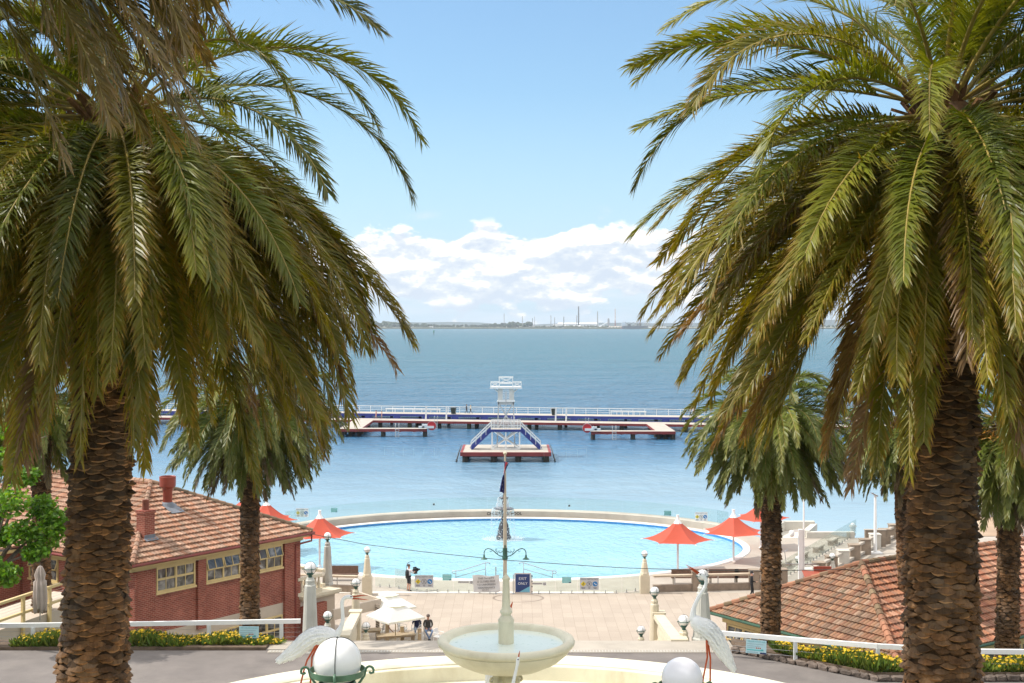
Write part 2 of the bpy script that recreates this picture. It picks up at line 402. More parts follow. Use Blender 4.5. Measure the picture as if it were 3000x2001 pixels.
h = mth(nt, 'ADD', mth(nt, 'MULTIPLY', w1, 3.2), mth(nt, 'ADD', mth(nt, 'MULTIPLY', w2, 5.0), mth(nt, 'MULTIPLY', w3, 14.0)))
bn = node(nt, 'ShaderNodeBump', i_Distance=1.3); link(nt, h, bn.inputs['Height']); link(nt, calm, bn.inputs['Strength']); link(nt, bn.outputs[0], b.inputs['Normal'])
mb = MB()
for x0, x1 in ((-9000, -400), (-400, 400), (400, 9000)):
    for y0, y1 in ((64.5, 600), (600, 12000)): mb.quad((x0, y0, SEAZ), (x1, y0, SEAZ), (x1, y1, SEAZ), (x0, y1, SEAZ))
tag(mb.build('sea', sm), kind='structure')
# --- hillside, road and steps
ASPH = mat('old_asphalt', (0.164, 0.144, 0.132), 0.9, 0.16, 0.9, 0.35, 60, dirt=(0.25, 0.22, 0.195, 0.65), dscale=0.35)
GRASSY = mat('bank_earth', (0.085, 0.095, 0.035), 0.95, 0.4, 1.2, 0.5, 12)
def redge(x):     # far edge of the road
    return 45.7 if x < 7 else (45.7-0.3*(x-7) if x < 7.9 else max(41.9+0.004*(x-11.6), 45.43-0.93*(x-7.9)))
prof = [(-30, 15.9), (-5, 15.8), (3, 15.3), (7, 13.6), (10, 11.6), (13, 10.2), (27, 9.0), (32.5, 6.9), (35, 6.0), (46.7, 6.0), (47.3, 4.9), (53, -0.08), (64.4, -0.08), (64.41, -2.5)]
xs = list(range(-120, 121, 4)); vs = []; fs = []
for x in xs:
    for y, z in prof: vs.append((x, y+((min(0.0, redge(x)+1.25-46.7) if x > 7.5 else 0.0) if 40 < y < 54 else 0.0), z+(0.0 if z < 6.5 else 0.12*math.sin(x*0.21)*min(1, abs(x)/12))))
k = len(prof)
fs = [(i*k+j, (i+1)*k+j, (i+1)*k+j+1, i*k+j+1) for i in range(len(xs)-1) for j in range(k-1)]
tag(MB().add(vs, fs).build('hillside', GRASSY), kind='structure')
rv = []; rx = [x*1.0 for x in range(-70, 71, 2)]
mb = MB(); vs = [(x, 34.6, ROADZ) for x in rx]+[(x, redge(x), ROADZ) for x in rx]; n = len(rx)
mb.add(vs, [(i, i+1, n+i+1, n+i) for i in range(n-1)]); tag(mb.build('road', ASPH), kind='structure')
mb = MB(); mb.prism([(-8.6, 45.75), (7.8, 45.55), (7.8, 47.0), (-8.6, 47.0)], 5.2, ROADZ+0.03)
for i in range(36):
    y = 47.0+i*0.4; mb.box((-0.3, y+0.2, (ROADZ-0.165*(i+1))/2-0.4), (13.6, 0.398, ROADZ-0.165*(i+1)+0.8))
tag(mb.build('stairs', CONC), kind='structure')
q = thing('drain_grate', 'long pale drain grating along the far road edge behind the fountain', 'drain', (-0.4, 45.5, ROADZ))
mb = MB(); mb.box((0, 0, 0.012), (16.2, 0.34, 0.02)); mb.build('channel', CONC, q)
mb = MB()
for i in range(150): mb.box((-8.0+i*0.107, 0, 0.03), (0.05, 0.24, 0.012))
mb.build('grating', GREYW, q)
tag(MB().prism([(-60, 45.75), (-8.62, 45.75), (-8.62, 46.85), (-60, 46.85)], 5.0, ROADZ+0.10).build('garden_soil', mat('soil', (0.13, 0.09, 0.06), 0.95, 0.35, 3, 0.6, 10)), kind='structure')
xr_ = [7.82, 8.4, 9, 9.6, 10.2, 10.8, 11.4, 12, 16, 30, 60]; vs = [(x, redge(x)) for x in xr_]+[(x, redge(x)+1.15) for x in reversed(xr_)]
tag(MB().prism(vs, 3.0, ROADZ+0.22).build('garden_soil', MATS['soil']), kind='structure')
# far land, hills
mb = MB(); pts = [(-9000, 5650), (-1500, 5700), (-700, 5720), (-100, 5720), (300, 5600), (700, 5520), (1000, 5600), (1500, 5700), (9000, 5900)]
top = [(x, y) for x, y in pts]+[(9000, 9800), (-9000, 9800)]
mb.prism(top, SEAZ-0.5, 3.0); tag(mb.build('far_land', mat('far_ground', (0.20, 0.19, 0.11), 0.9, 0.35, 0.01)), kind='structure')
mb = MB(); rr = random.Random(3); n = 160; rings = []
for i in range(n):
    x = -8000+16000*i/(n-1)
    pxx = 1175+x/9700*3000
    def bell(c, w, h): return h*math.exp(-((pxx-c)/w)**2)
    hgt = 18+bell(1285, 55, 8)+bell(1000, 110, 15)+bell(1060, 50, 10)+bell(1840, 200, 34)+bell(1960, 90, 12)+bell(620, 200, 20)+bell(1440, 90, 14)+3*math.sin(i*0.9)+2*math.sin(i*2.3)
    rings.append([(x, 9000, 0), (x, 9350, hgt*0.7), (x, 9700, hgt), (x, 10600, hgt*0.4), (x, 11000, 0)])
o = [v for r in rings for v in r]
mb.add(o, [(i*5+j, (i+1)*5+j, (i+1)*5+j+1, i*5+j+1) for i in range(n-1) for j in range(4)])
tag(mb.build('hills', mat('hill_cover', (0.055, 0.075, 0.075), 0.95, 0.3, 0.004), smooth=True), kind='structure')
# ================================================================ PALMS, TREE, FLOWERS
def leaf_mat(name, stops, tip, tipamt, dry, dryamt, trans=0.33, rough=0.42):
    m, nt, b = nt_new(name)
    uv = node(nt, 'ShaderNodeUVMap'); s = node(nt, 'ShaderNodeSeparateXYZ'); link(nt, uv.outputs[0], s.inputs[0])
    oi = node(nt, 'ShaderNodeObjectInfo'); p = pos(nt)
    n = noise(nt, p, 2.2, 4, 0.6)
    f = mth(nt, 'ADD', mth(nt, 'MULTIPLY', n, 0.6), mth(nt, 'MULTIPLY', oi.outputs['Random'], 0.4))
    c = ramp(nt, f, stops)
    n2 = noise(nt, p, 9.0, 2, 0.5)
    tf = mth(nt, 'MULTIPLY', ramp(nt, mth(nt, 'ADD', s.outputs[1], mth(nt, 'MULTIPLY', mth(nt, 'SUBTRACT', n2, 0.5), 0.9)), [(0.55, 0.0), (1.0, 1.0)]), tipamt)
    c = mixc(nt, tf, c, tip)
    n3 = noise(nt, p, 1.1, 3, 0.6)
    df = mth(nt, 'MULTIPLY', ramp(nt, mth(nt, 'ADD', mth(nt, 'MULTIPLY', s.outputs[0], 0.55), mth(nt, 'MULTIPLY', n3, 0.6)), [(0.55, 0.0), (0.85, 1.0)]), dryamt)
    c = mixc(nt, df, c, dry)
    link(nt, c, b.inputs['Base Color']); b.inputs['Roughness'].default_value = rough; b.inputs['Specular IOR Level'].default_value = 0.35
    tr = node(nt, 'ShaderNodeBsdfTranslucent'); link(nt, mixc(nt, 1.0, c, (1.5, 1.35, 0.55), 'MULTIPLY'), tr.inputs[0])
    mx = node(nt, 'ShaderNodeMixShader'); mx.inputs[0].default_value = trans
    out = nt.nodes['Material Output']; link(nt, b.outputs[0], mx.inputs[1]); link(nt, tr.outputs[0], mx.inputs[2]); link(nt, mx.outputs[0], out.inputs[0])
    return m
G1 = [(0.25, (0.055, 0.080, 0.008)), (0.5, (0.130, 0.165, 0.012)), (0.78, (0.26, 0.27, 0.018))]
LEAF_A = leaf_mat('palm_leaf_green', G1, (0.22, 0.12, 0.012), 0.55, (0.18, 0.11, 0.03), 0.2)
LEAF_B = leaf_mat('palm_leaf_olive', [(0.25, (0.080, 0.090, 0.007)), (0.55, (0.195, 0.190, 0.011)), (0.78, (0.37, 0.31, 0.015))], (0.36, 0.16, 0.015), 0.7, (0.24, 0.14, 0.03), 0.2)
LEAF_C = leaf_mat('palm_leaf_dry', [(0.25, (0.085, 0.062, 0.014)), (0.6, (0.17, 0.105, 0.028)), (0.8, (0.26, 0.165, 0.06))], (0.30, 0.18, 0.08), 0.7, (0.28, 0.16, 0.075), 0.7)
LEAF_N = leaf_mat('palm_leaf_browned', [(0.25, (0.060, 0.062, 0.007)), (0.55, (0.13, 0.11, 0.012)), (0.8, (0.22, 0.16, 0.025))], (0.34, 0.19, 0.09), 0.85, (0.26, 0.15, 0.07), 0.45)
LEAF_F = leaf_mat('far_palm_leaf', [(0.25, (0.062, 0.100, 0.014)), (0.5, (0.130, 0.178, 0.024)), (0.8, (0.235, 0.255, 0.038))], (0.20, 0.15, 0.05), 0.4, (0.19, 0.13, 0.07), 0.3)
LEAF_FD = leaf_mat('far_palm_leaf_dry', [(0.25, (0.07, 0.06, 0.025)), (0.6, (0.13, 0.10, 0.045)), (0.8, (0.2, 0.15, 0.08))], (0.28, 0.20, 0.12), 0.6, (0.27, 0.18, 0.11), 0.6)
RACH = mat('palm_rachis', (0.30, 0.22, 0.05), 0.45, 0.25, 4)
def unit(a): return a/(np.linalg.norm(a, axis=-1, keepdims=True)+1e-9)
def frond(az, e0, bend, L, nl, lw, ll, roll, rg, base=(0,0,0), r0=0.3, seg=18, droop=0.22, ragged=0.0, vee=0.5, start=0.12, stalk=0.03, sway=0.0):
    """one feather frond: rachis strip plus two rows of folded leaflets; returns verts, face sizes, indices, uvs, material ids"""
    rs = np.random.RandomState(rg.randrange(1 << 30))
    ca, sa = math.cos(az), math.sin(az); out = np.array([ca, sa, 0.0]); side0 = np.array([-sa, ca, 0.0])
    t = np.arange(seg+1)/seg; e = np.maximum(e0-bend*t**1.25, R(-88)); aa = sway*t*t
    T = (out[None]*np.cos(aa)[:, None]+side0[None]*np.sin(aa)[:, None])*np.cos(e)[:, None]; T[:, 2] += np.sin(e)
    P = np.vstack([np.zeros(3), np.cumsum(T[:-1]*(L/seg), 0)])+np.array(base)+out*r0*max(0.25, math.cos(e0))
    def frame(t):
        x = np.clip(t*seg, 0, seg-1e-6); i = x.astype(int); f = (x-i)[:, None]
        pt = P[i]*(1-f)+P[i+1]*f; tg = unit(T[i]*(1-f)+T[i+1]*f); sd = unit(side0[None]-tg*(tg@side0)[:, None]); up = np.cross(tg, sd)
        rr = (roll*(0.4+0.6*t))[:, None]
        return pt, tg, sd*np.cos(rr)+up*np.sin(rr), up*np.cos(rr)-sd*np.sin(rr)
    pt, tg, sd, up = frame(t); w = (stalk*(1-0.85*t)+0.004)[:, None]
    RV = np.stack([pt+sd*w, pt+up*w*0.8, pt-sd*w, pt-up*w*0.5], 1).reshape(-1, 3)
    idx = []; i4 = np.arange(seg)*4
    RF = np.concatenate([np.stack([i4+q, i4+(q+1) % 4, i4+4+(q+1) % 4, i4+4+q], 1) for q in range(4)])
    Ru = np.tile(np.repeat(np.arange(seg)/seg, 4), 4)
    n = nl*2; tt = start+(1-start)*(np.repeat(np.arange(nl), 2)+0.5+rs.uniform(-.3, .3, n))/nl; sg = np.tile([1.0, -1.0], nl)
    keep = rs.rand(n) > ragged; tt = tt[keep]; sg = sg[keep]; n = len(tt)
    pt, tg, sd, up = frame(np.minimum(tt, 0.999)); u = lambda a, b: rs.uniform(a, b, n)[:, None]
    env = np.minimum(1.0, 0.35+(tt-start)*4.0)*(1-0.62*np.maximum(0, (tt-0.55)/0.45)**1.4)
    l = (ll*env)[:, None]*u(.85, 1.15); ang = R(56)-R(28)*tt[:, None]+u(-.16, .16); vv = (vee*(1-0.5*tt))[:, None]+np.where(rs.rand(n) < .35, -.45, .12)[:, None]+u(-.22, .22); sgc = sg[:, None]
    d = unit(tg*np.cos(ang)+(sd*sgc*np.cos(vv)+up*np.sin(vv))*np.sin(ang))
    wv = unit(np.cross(d, up*0.8+sd*sgc*u(-.6, .6)+tg*0.25))*lw*u(.8, 1.2)
    d2 = d.copy(); d2[:, 2] -= (droop*rs.uniform(.5, 1.5, n)); d2 = unit(d2)
    m = pt+d*l*0.5; tip = m+d2*l*0.5
    LV = np.stack([pt-wv*.35, pt+wv*.35, m+wv*.5, m-wv*.5, tip], 1).reshape(-1, 3)
    o = len(RV)+np.arange(n)*5
    LF = np.stack([o, o+1, o+2, o+3, o+3, o+2, o+4], 1)
    V = np.vstack([RV, LV]); loops = np.concatenate([RF.reshape(-1), LF.reshape(-1)])
    sizes = np.concatenate([np.full(len(RF), 4), np.tile([4, 3], n)])
    uv = np.concatenate([np.stack([Ru, np.zeros_like(Ru)], 1), np.stack([np.repeat(tt, 7), np.tile([0, 0, .5, .5, .5, .5, 1.0], n)], 1)])
    mi = np.concatenate([np.ones(len(RF), int), np.zeros(2*n, int)])
    return V, sizes, loops, uv, mi
def mesh_from(name, V, sizes, loops, uv, mi, mats):
    me = bpy.data.meshes.new(name); me.vertices.add(len(V)); me.vertices.foreach_set('co', V.astype(np.float32).ravel())
    me.loops.add(len(loops)); me.loops.foreach_set('vertex_index', loops.astype(np.int32))
    me.polygons.add(len(sizes)); st = np.concatenate([[0], np.cumsum(sizes)[:-1]]); me.polygons.foreach_set('loop_start', st.astype(np.int32))
    for m in mats: me.materials.append(m)
    me.polygons.foreach_set('material_index', mi.astype(np.int32))
    ul = me.uv_layers.new(name='UVMap'); ul.data.foreach_set('uv', uv.astype(np.float32).ravel())
    me.update(calc_edges=True); me.validate(); return me
BARK, nt, b = nt_new('palm_bark'); p = pos(nt)
at_ = node(nt, 'ShaderNodeAttribute', attribute_name='Col')
f = noise(nt, mapping(nt, p, (1, 1, 0.5)), 9, 6, 0.65)
c = ramp(nt, f, [(0.28, (0.105, 0.056, 0.026)), (0.55, (0.24, 0.130, 0.058)), (0.8, (0.37, 0.22, 0.115))])
c = mixc(nt, ramp(nt, noise(nt, mapping(nt, p, (1, 1, 0.6)), 1.7, 6, 0.7), [(0.45, 0.0), (0.68, 0.7)]), c, (0.135, 0.115, 0.095))
c = mixc(nt, ramp(nt, noise(nt, p, 0.9, 5, 0.7), [(0.50, 0.0), (0.72, 0.75)]), c, (0.055, 0.035, 0.022))
c = mixc(nt, 1.0, c, at_.outputs['Color'], 'MULTIPLY'); link(nt, c, b.inputs['Base Color']); b.inputs['Roughness'].default_value = 0.85; b.inputs['Specular IOR Level'].default_value = 0.2
bump(nt, b, noise(nt, mapping(nt, p, (6, 6, 1.2)), 10, 5, 0.7), 0.8, 0.02)
def palm_trunk(z0, z1, rad, dz, wid, jut, rg, lean=(0, 0), tone=1.0):
    """stacked cut leaf bases in a spiral round a tapered stem; rad(t) gives the radius"""
    mb = MB(); H = z1-z0; n = 20; rings = []
    for i in range(41):
        t = i/40; r = rad(t)*0.93
        rings.append([Vector((lean[0]*t+r*math.cos(2*PI*q/n), lean[1]*t+r*math.sin(2*PI*q/n), z0+H*t)) for q in range(n)])
    mb.loft(rings, True, col=(0.42*tone, 0.40*tone, 0.38*tone))
    rows = int(H/dz)
    for i in range(rows):
        z = z0+dz*(i+0.5); t = (z-z0)/H; r = rad(t); nn = max(7, int(2*PI*r/wid)); ph = (i % 2)*0.5+i*0.07
        for q in range(nn):
            a = 2*PI*(q+ph+rg.uniform(-.24, .24))/nn
            if rg.random() < .035: continue
            w = wid*(0.60+0.12*rg.random()); h = dz*(0.80+0.35*rg.random()); j = jut*rg.choice([.35, .6, .8, 1.0, 1.3, 1.8]); tl = rg.uniform(-.3, .3)*h
            zz = z+rg.uniform(-.36, .36)*dz
            def pt(du, dv, dr):
                aa = a+du/r; rr = r*0.95+dr; dv = -dv
                return Vector((lean[0]*t+rr*math.cos(aa), lean[1]*t+rr*math.sin(aa), zz+dv))
            g = rg.choice([0.45, 0.6, 0.75, 0.9, 1.0])*tone*(0.85+0.3*rg.random()); hue = rg.uniform(-.02, .16)
            col = (g*(1+hue), g, g*(1-hue)); g2 = g*rg.uniform(1.0, 2.3); lip = (g2*1.12, g2*.98, g2*.86)
            sk = rg.uniform(-.25, .25)*w; q1 = rg.uniform(.3, .6); q2 = rg.uniform(.3, .6)
            vs = [pt(-w, tl, 0), pt(-w*q1, -h*.55, j*.35), pt(sk, -h*.75, j*.45), pt(w*q2, -h*.55, j*.35), pt(w, -tl, 0),
                  pt(w*q2*1.1, h*.30, j), pt(sk*.6, h*.42, j*1.15), pt(-w*q1*1.1, h*.30, j),
                  pt(w*q2, h*.68, j*.45), pt(sk*.5, h*.88, j*.4), pt(-w*q1, h*.68, j*.45)]
            mb.add(vs, [(0, 1, 7), (1, 2, 6, 7), (2, 3, 5, 6), (3, 4, 5)], 0, col)
            mb.add(vs, [(7, 6, 9, 10), (6, 5, 8, 9), (0, 7, 10), (5, 4, 8)], 0, lip)
    return mb
def palm(label, base, crown, rad, L, nf, nl, lw, ll, seed, mats=None, dz=0.062, wid=0.225, jut=0.050, group=None, tone=1.0, skirt=0.35, far=False, emin=-50, shape=None, dens=1.0, fruit=False, extra=0, low=0.02, xlo=0.50, ycut=0.22, endang=-70, void=None, explicit=None):
    rg = random.Random(seed); base = Vector(base); crown = Vector(crown)
    root = thing('palm_tree', label, 'palm tree', base, group=group)
    H = crown.z-base.z; lean = (crown.x-base.x, crown.y-base.y)
    palm_trunk(0, H, rad, dz, wid, jut, rg, lean, tone).build('trunk', BARK, root)
    c0 = crown-base
    rt = rad(1.0)
    mb = MB()   # fibrous heart where the leaf bases crowd together
    for i in range(60 if not far else 24):
        a = rg.uniform(0, 2*PI); e = rg.uniform(-0.5, 1.3); ln = rt*rg.uniform(1.2, 2.3)
        d = Vector((math.cos(a)*math.cos(e), math.sin(a)*math.cos(e), math.sin(e)))
        s = c0+Vector((math.cos(a), math.sin(a), 0))*rt*0.4+Vector((0, 0, rg.uniform(-.9, .2)*rt))
        g = rg.uniform(0.5, 1.5)
        mb.beam(s, s+d*ln, rt*0.22, rt*0.10, col=(g*1.1, g, g*0.9))
    mb.sphere(c0+Vector((0, 0, -rt*0.2)), rt*1.05, 14, 10, (1, 1, 1.3))
    mb.build('heart', BARK, root)
    if fruit:
        mb = MB()
        for i in range(420):
            a = rg.uniform(0, 2*PI); q = c0+Vector((math.cos(a)*rt*2.4, math.sin(a)*rt*2.4, -rt*0.5))
            mb.tube([q+Vector((rg.gauss(0, .10), rg.gauss(0, .10), rg.uniform(-.1, .3))), q+Vector((rg.gauss(0, .3), rg.gauss(0, .3), rg.uniform(-.6, .0)))], 0.012, 3, cap=False)
        mb.build('fruit_stalks', mat('orange_fruit_stalks', (0.55, 0.24, 0.03), 0.6, 0.3, 5), root)
    ML = mats or (LEAF_A, LEAF_B, LEAF_C)
    XV = []; XS = []; XL = []; XU = []; XM = []; xo = 0
    for i in range(nf+extra):
        t = (i+0.5)/nf if i < nf else xlo+(0.985-xlo)*((i-nf+0.5)/extra)
        az = i*2.399963+rg.uniform(-.25, .25)
        if shape: az, t = shape(i, nf, az, t, rg)
        if t < ycut:
            u = t/ycut; e0 = 82-60*u; LL = L*(0.66+0.34*min(1, u*1.6)); rag = 0.0
        else:
            u = (t-ycut)/(1-ycut); e0 = 20-(20-emin)*u; LL = L*(1.0+low*u); rag = 0.02+0.08*u
        e0 += rg.uniform(-8, 8); bend = R(max(22, e0-endang*(1-.25*(t < ycut))+rg.uniform(-13, 13))); e0 = R(e0); LL *= rg.uniform(0.90, 1.05)
        old = rg.random()
        if void and e0 > R(void[2]) and abs((az-R(void[0])+PI) % (2*PI)-PI) < R(void[1]): az += PI
        if explicit and 30 <= i < 30+len(explicit):
            ex = explicit[i-30]; az = R(ex[0]); e0 = R(ex[1]); bend = R(ex[1]-ex[2]); LL = ex[3]; t = ex[4]; rag = 0.0; u = 0
        if t > 0.97: m = ML[2]
        elif t > 0.62: m = ML[1] if old < 0.93 else ML[2]
        elif t > 0.3: m = ML[1] if old < 0.42 else ML[0]
        else: m = ML[0] if old < 0.85 else ML[1]
        V, SZ, LP, UV, MI = frond(az, e0, bend, LL, int(nl*dens), lw, ll*rg.uniform(0.9, 1.1), rg.uniform(-0.7, 0.7), rg, tuple(c0+Vector((0, 0, rt*(0.9-2.9*t*t)))), rt*1.05, 14 if not far else 10, 0.30+0.5*u*(t > 0.6), rag, 0.62 if t < 0.5 else 0.72, 0.13, 0.034 if not far else 0.03, rg.uniform(-.35, .35))
        if i >= nf:
            XV.append(V); XS.append(SZ); XL.append(LP+xo); XU.append(UV); XM.append(np.where(MI == 1, 3, ML.index(m))); xo += len(V); continue
        o = bpy.data.objects.new('frond', mesh_from('frond', V, SZ, LP, UV, MI, [m, RACH])); COL.objects.link(o); o.parent = root
    if extra:
        o = bpy.data.objects.new('inner_fronds', mesh_from('inner_fronds', np.vstack(XV), np.concatenate(XS), np.concatenate(XL), np.concatenate(XU), np.concatenate(XM), list(ML)+[RACH])); COL.objects.link(o); o.parent = root; o['kind'] = 'stuff'
    return root
def rfun(stops):
    def f(t):
        for (a, ra), (b_, rb) in zip(stops, stops[1:]):
            if t <= b_: return ra+(rb-ra)*(t-a)/(b_-a)
        return stops[-1][1]
    return f
# the two big palms framing the view
dL = 19.0; cl = at(262, 300, dL); bl = at(208, 1700, dL)
palm('huge thick scaly trunked palm standing in front of the brick house', bl, cl, rfun([(0, .58), (.10, .50), (.25, .445), (.6, .42), (.85, .44), (1, .40)]), 4.85, 99, 190, 0.024, 0.60, 11, group='date palms on the slope', skirt=0.62, extra=105, void=(0, 62, 2), explicit=[(6, 40, -74, 4.95, .1), (-14, 60, -52, 4.6, .1), (20, 26, -78, 4.9, .2), (-24, 10, -70, 3.75, .25), (34, 48, -70, 4.7, .15), (-40, 34, -66, 4.4, .2), (14, 74, -30, 4.2, .05), (48, 6, -72, 4.3, .3)])
dR = 18.0; cr = at(2165, 290, dR); br = at(2162, 1720, dR)
palm('huge thick scaly trunked palm in front of the orange tiled roof', br, cr, rfun([(0, .59), (.12, .50), (.3, .47), (.6, .46), (.85, .45), (1, .42)]), 4.5, 99, 190, 0.024, 0.58, 23, group='date palms on the slope', skirt=0.60, extra=105, endang=-60, void=(180, 58, 4), explicit=[(176, 44, -50, 4.4, .1), (188, 30, -28, 4.15, .15), (170, 24, -74, 4.5, .2), (194, 9, -30, 4.1, .25), (206, 36, -66, 4.3, .2), (160, 60, -40, 4.5, .1), (216, 16, -70, 4.0, .3), (182, 76, -20, 4.1, .05)])
# a nearer palm whose drooping fronds hang into the top left corner
def near_shape(i, nf, az, t, rg):
    return rg.uniform(-1.25, 0.85), 0.26+0.62*t
dN = 11.5; cn = at(-540, -730, dN)
palm('nearest palm at the top left, only its brown tipped hanging fronds in view', (cn.x, dN, 11.0), cn, rfun([(0, .5), (1, .40)]), 4.5, 66, 150, 0.024, 0.52, 5, group='date palms on the slope', skirt=0.75, shape=near_shape, mats=(LEAF_N, LEAF_N, LEAF_C))
# smaller palms beyond the road
FM = (LEAF_F, LEAF_F, LEAF_FD)
c = at(574, 935, 50); palm('slim palm against the brick house wall, half hidden by the huge left palm', (at(574, 1480, 50).x, 50, 3.2), c, rfun([(0, .40), (.5, .345), (.8, .36), (1, .5)]), 3.7, 96, 90, 0.040, 0.50, 31, FM, 0.085, 0.22, 0.045, 'palms below the road', 0.8, 0.62, True, extra=60, low=-0.20)
c = at(1772, 955, 48.5); palm('full round palm standing before the orange tiled roof, left of the huge right palm', (at(1768, 1500, 48.5).x, 48.5, 2.0), c, rfun([(0, .50), (.08, .38), (.5, .35), (.85, .37), (1, .45)]), 3.6, 98, 90, 0.040, 0.50, 37, FM, 0.085, 0.22, 0.045, 'palms below the road', 0.8, 0.62, True, extra=60, low=-0.20)
c = at(2320, 985, 46); palm('palm with orange fruit stalks at the far right edge of the photo', (at(2310, 1500, 46).x, 46, 3.6), c, rfun([(0, .46), (.1, .40), (.5, .37), (.9, .42), (1, .5)]), 3.7, 94, 90, 0.045, 0.52, 41, FM, 0.085, 0.22, 0.05, 'palms below the road', 0.75, 0.62, True, extra=60, low=-0.20, fruit=True)
c = at(2068, 985, 62); palm('distant palm peeping out from behind the huge right palm trunk', (c.x+0.5, 62, 0.0), c, rfun([(0, .42), (1, .40)]), 3.7, 80, 64, 0.055, 0.52, 43, FM, 0.11, 0.26, 0.04, 'palms below the road', 0.8, 0.62, True, extra=60, low=-0.20)
c = at(95, 930, 58); palm('dark palm far left behind the leafy green tree', (c.x, 58, 0.0), c, rfun([(0, .42), (1, .40)]), 3.8, 80, 64, 0.055, 0.52, 47, FM, 0.11, 0.26, 0.04, 'palms below the road', 0.7, 0.62, True, extra=60, low=-0.20)
# bright green broadleaf tree at the left edge
def leafcard(mb, p, s, rg, col):
    a = rg.uniform(0, 2*PI); b_ = rg.uniform(-0.6, 0.9)
    d = Vector((math.cos(a)*math.cos(b_), math.sin(a)*math.cos(b_), -abs(math.sin(b_))))
    w = d.cross(Vector((rg.gauss(0, 1), rg.gauss(0, 1), rg.gauss(0, 1)))).normalized()*s*0.5
    n = d.cross(w).normalized()*s*0.15
    mb.add([p, p+d*s*.45+w+n, p+d*s*1.05, p+d*s*.45-w+n], [(0, 1, 2, 3)], 0, col)
TL, nt, b = nt_new('broadleaf'); a_ = node(nt, 'ShaderNodeAttribute', attribute_name='Col')
cc = mixc(nt, 1.0, (0.115, 0.235, 0.020), a_.outputs['Color'], 'MULTIPLY'); link(nt, cc, b.inputs['Base Color']); b.inputs['Roughness'].default_value = 0.45
tr = node(nt, 'ShaderNodeBsdfTranslucent'); link(nt, mixc(nt, 1.0, cc, (1.8, 1.7, 0.7), 'MULTIPLY'), tr.inputs[0]); mx = node(nt, 'ShaderNodeMixShader'); mx.inputs[0].default_value = 0.4
link(nt, b.outputs[0], mx.inputs[1]); link(nt, tr.outputs[0], mx.inputs[2]); link(nt, mx.outputs[0], nt.nodes['Material Output'].inputs[0])
TBARK = mat('grey_bark', (0.16, 0.12, 0.09), 0.9, 0.3, 4, 0.5, 20)
rg = random.Random(17)
bt = Vector((at(-40, 1500, 46).x, 46, 4.2)); q = thing('broadleaf_tree', 'bright green leafy tree at the left edge beside the brick house', 'tree', bt)
mb = MB(); mb.tube([(0, 0, -1), (0.1, 0, 2), (0.2, 0, 4.5)], [.25, .2, .13], 8); tips = []
cl_ = [at(px, py, d) for px, py, d in ((60, 1090, 46), (20, 1150, 45), (95, 1160, 46.5), (50, 1220, 45.5), (110, 1225, 46), (10, 1230, 46), (40, 1040, 46.5), (-20, 1080, 46), (80, 1265, 45.5), (130, 1195, 46.3), (-40, 1180, 46), (12, 1318, 45), (-30, 1290, 45), (30, 990, 47), (-60, 1020, 46))]
for cpt in cl_:
    l = cpt-bt; s = Vector((0.15, 0, min(4.2, max(1.2, l.z-1.0)))); mb.tube([s, (s+l)*0.5+Vector((0, 0, .2)), l], [.09, .05, .02], 5)
mb.tube([(0.2, 0, 4.4), at(30, 1030, 46)-bt, at(110, 1000, 46.4)-bt], [.06, .035, .015], 5)
mb.build('trunk', TBARK, q)
mb = MB()
for cpt in cl_:
    l = cpt-bt; R0 = rg.uniform(.42, .68)
    if cpt.z > 12.2: R0 *= 0.8
    for k in range(520):
        v = Vector((rg.gauss(0, 1), rg.gauss(0, 1), rg.gauss(0, 1))).normalized()*R0*(rg.random()**0.45)
        g = rg.uniform(0.55, 1.5); leafcard(mb, l+Vector((v.x*1.1, v.y*1.1, v.z*0.85)), rg.uniform(.10, .19), rg, (g*rg.uniform(.85, 1.25), g, g*.8))
mb.build('crown', TL, q)
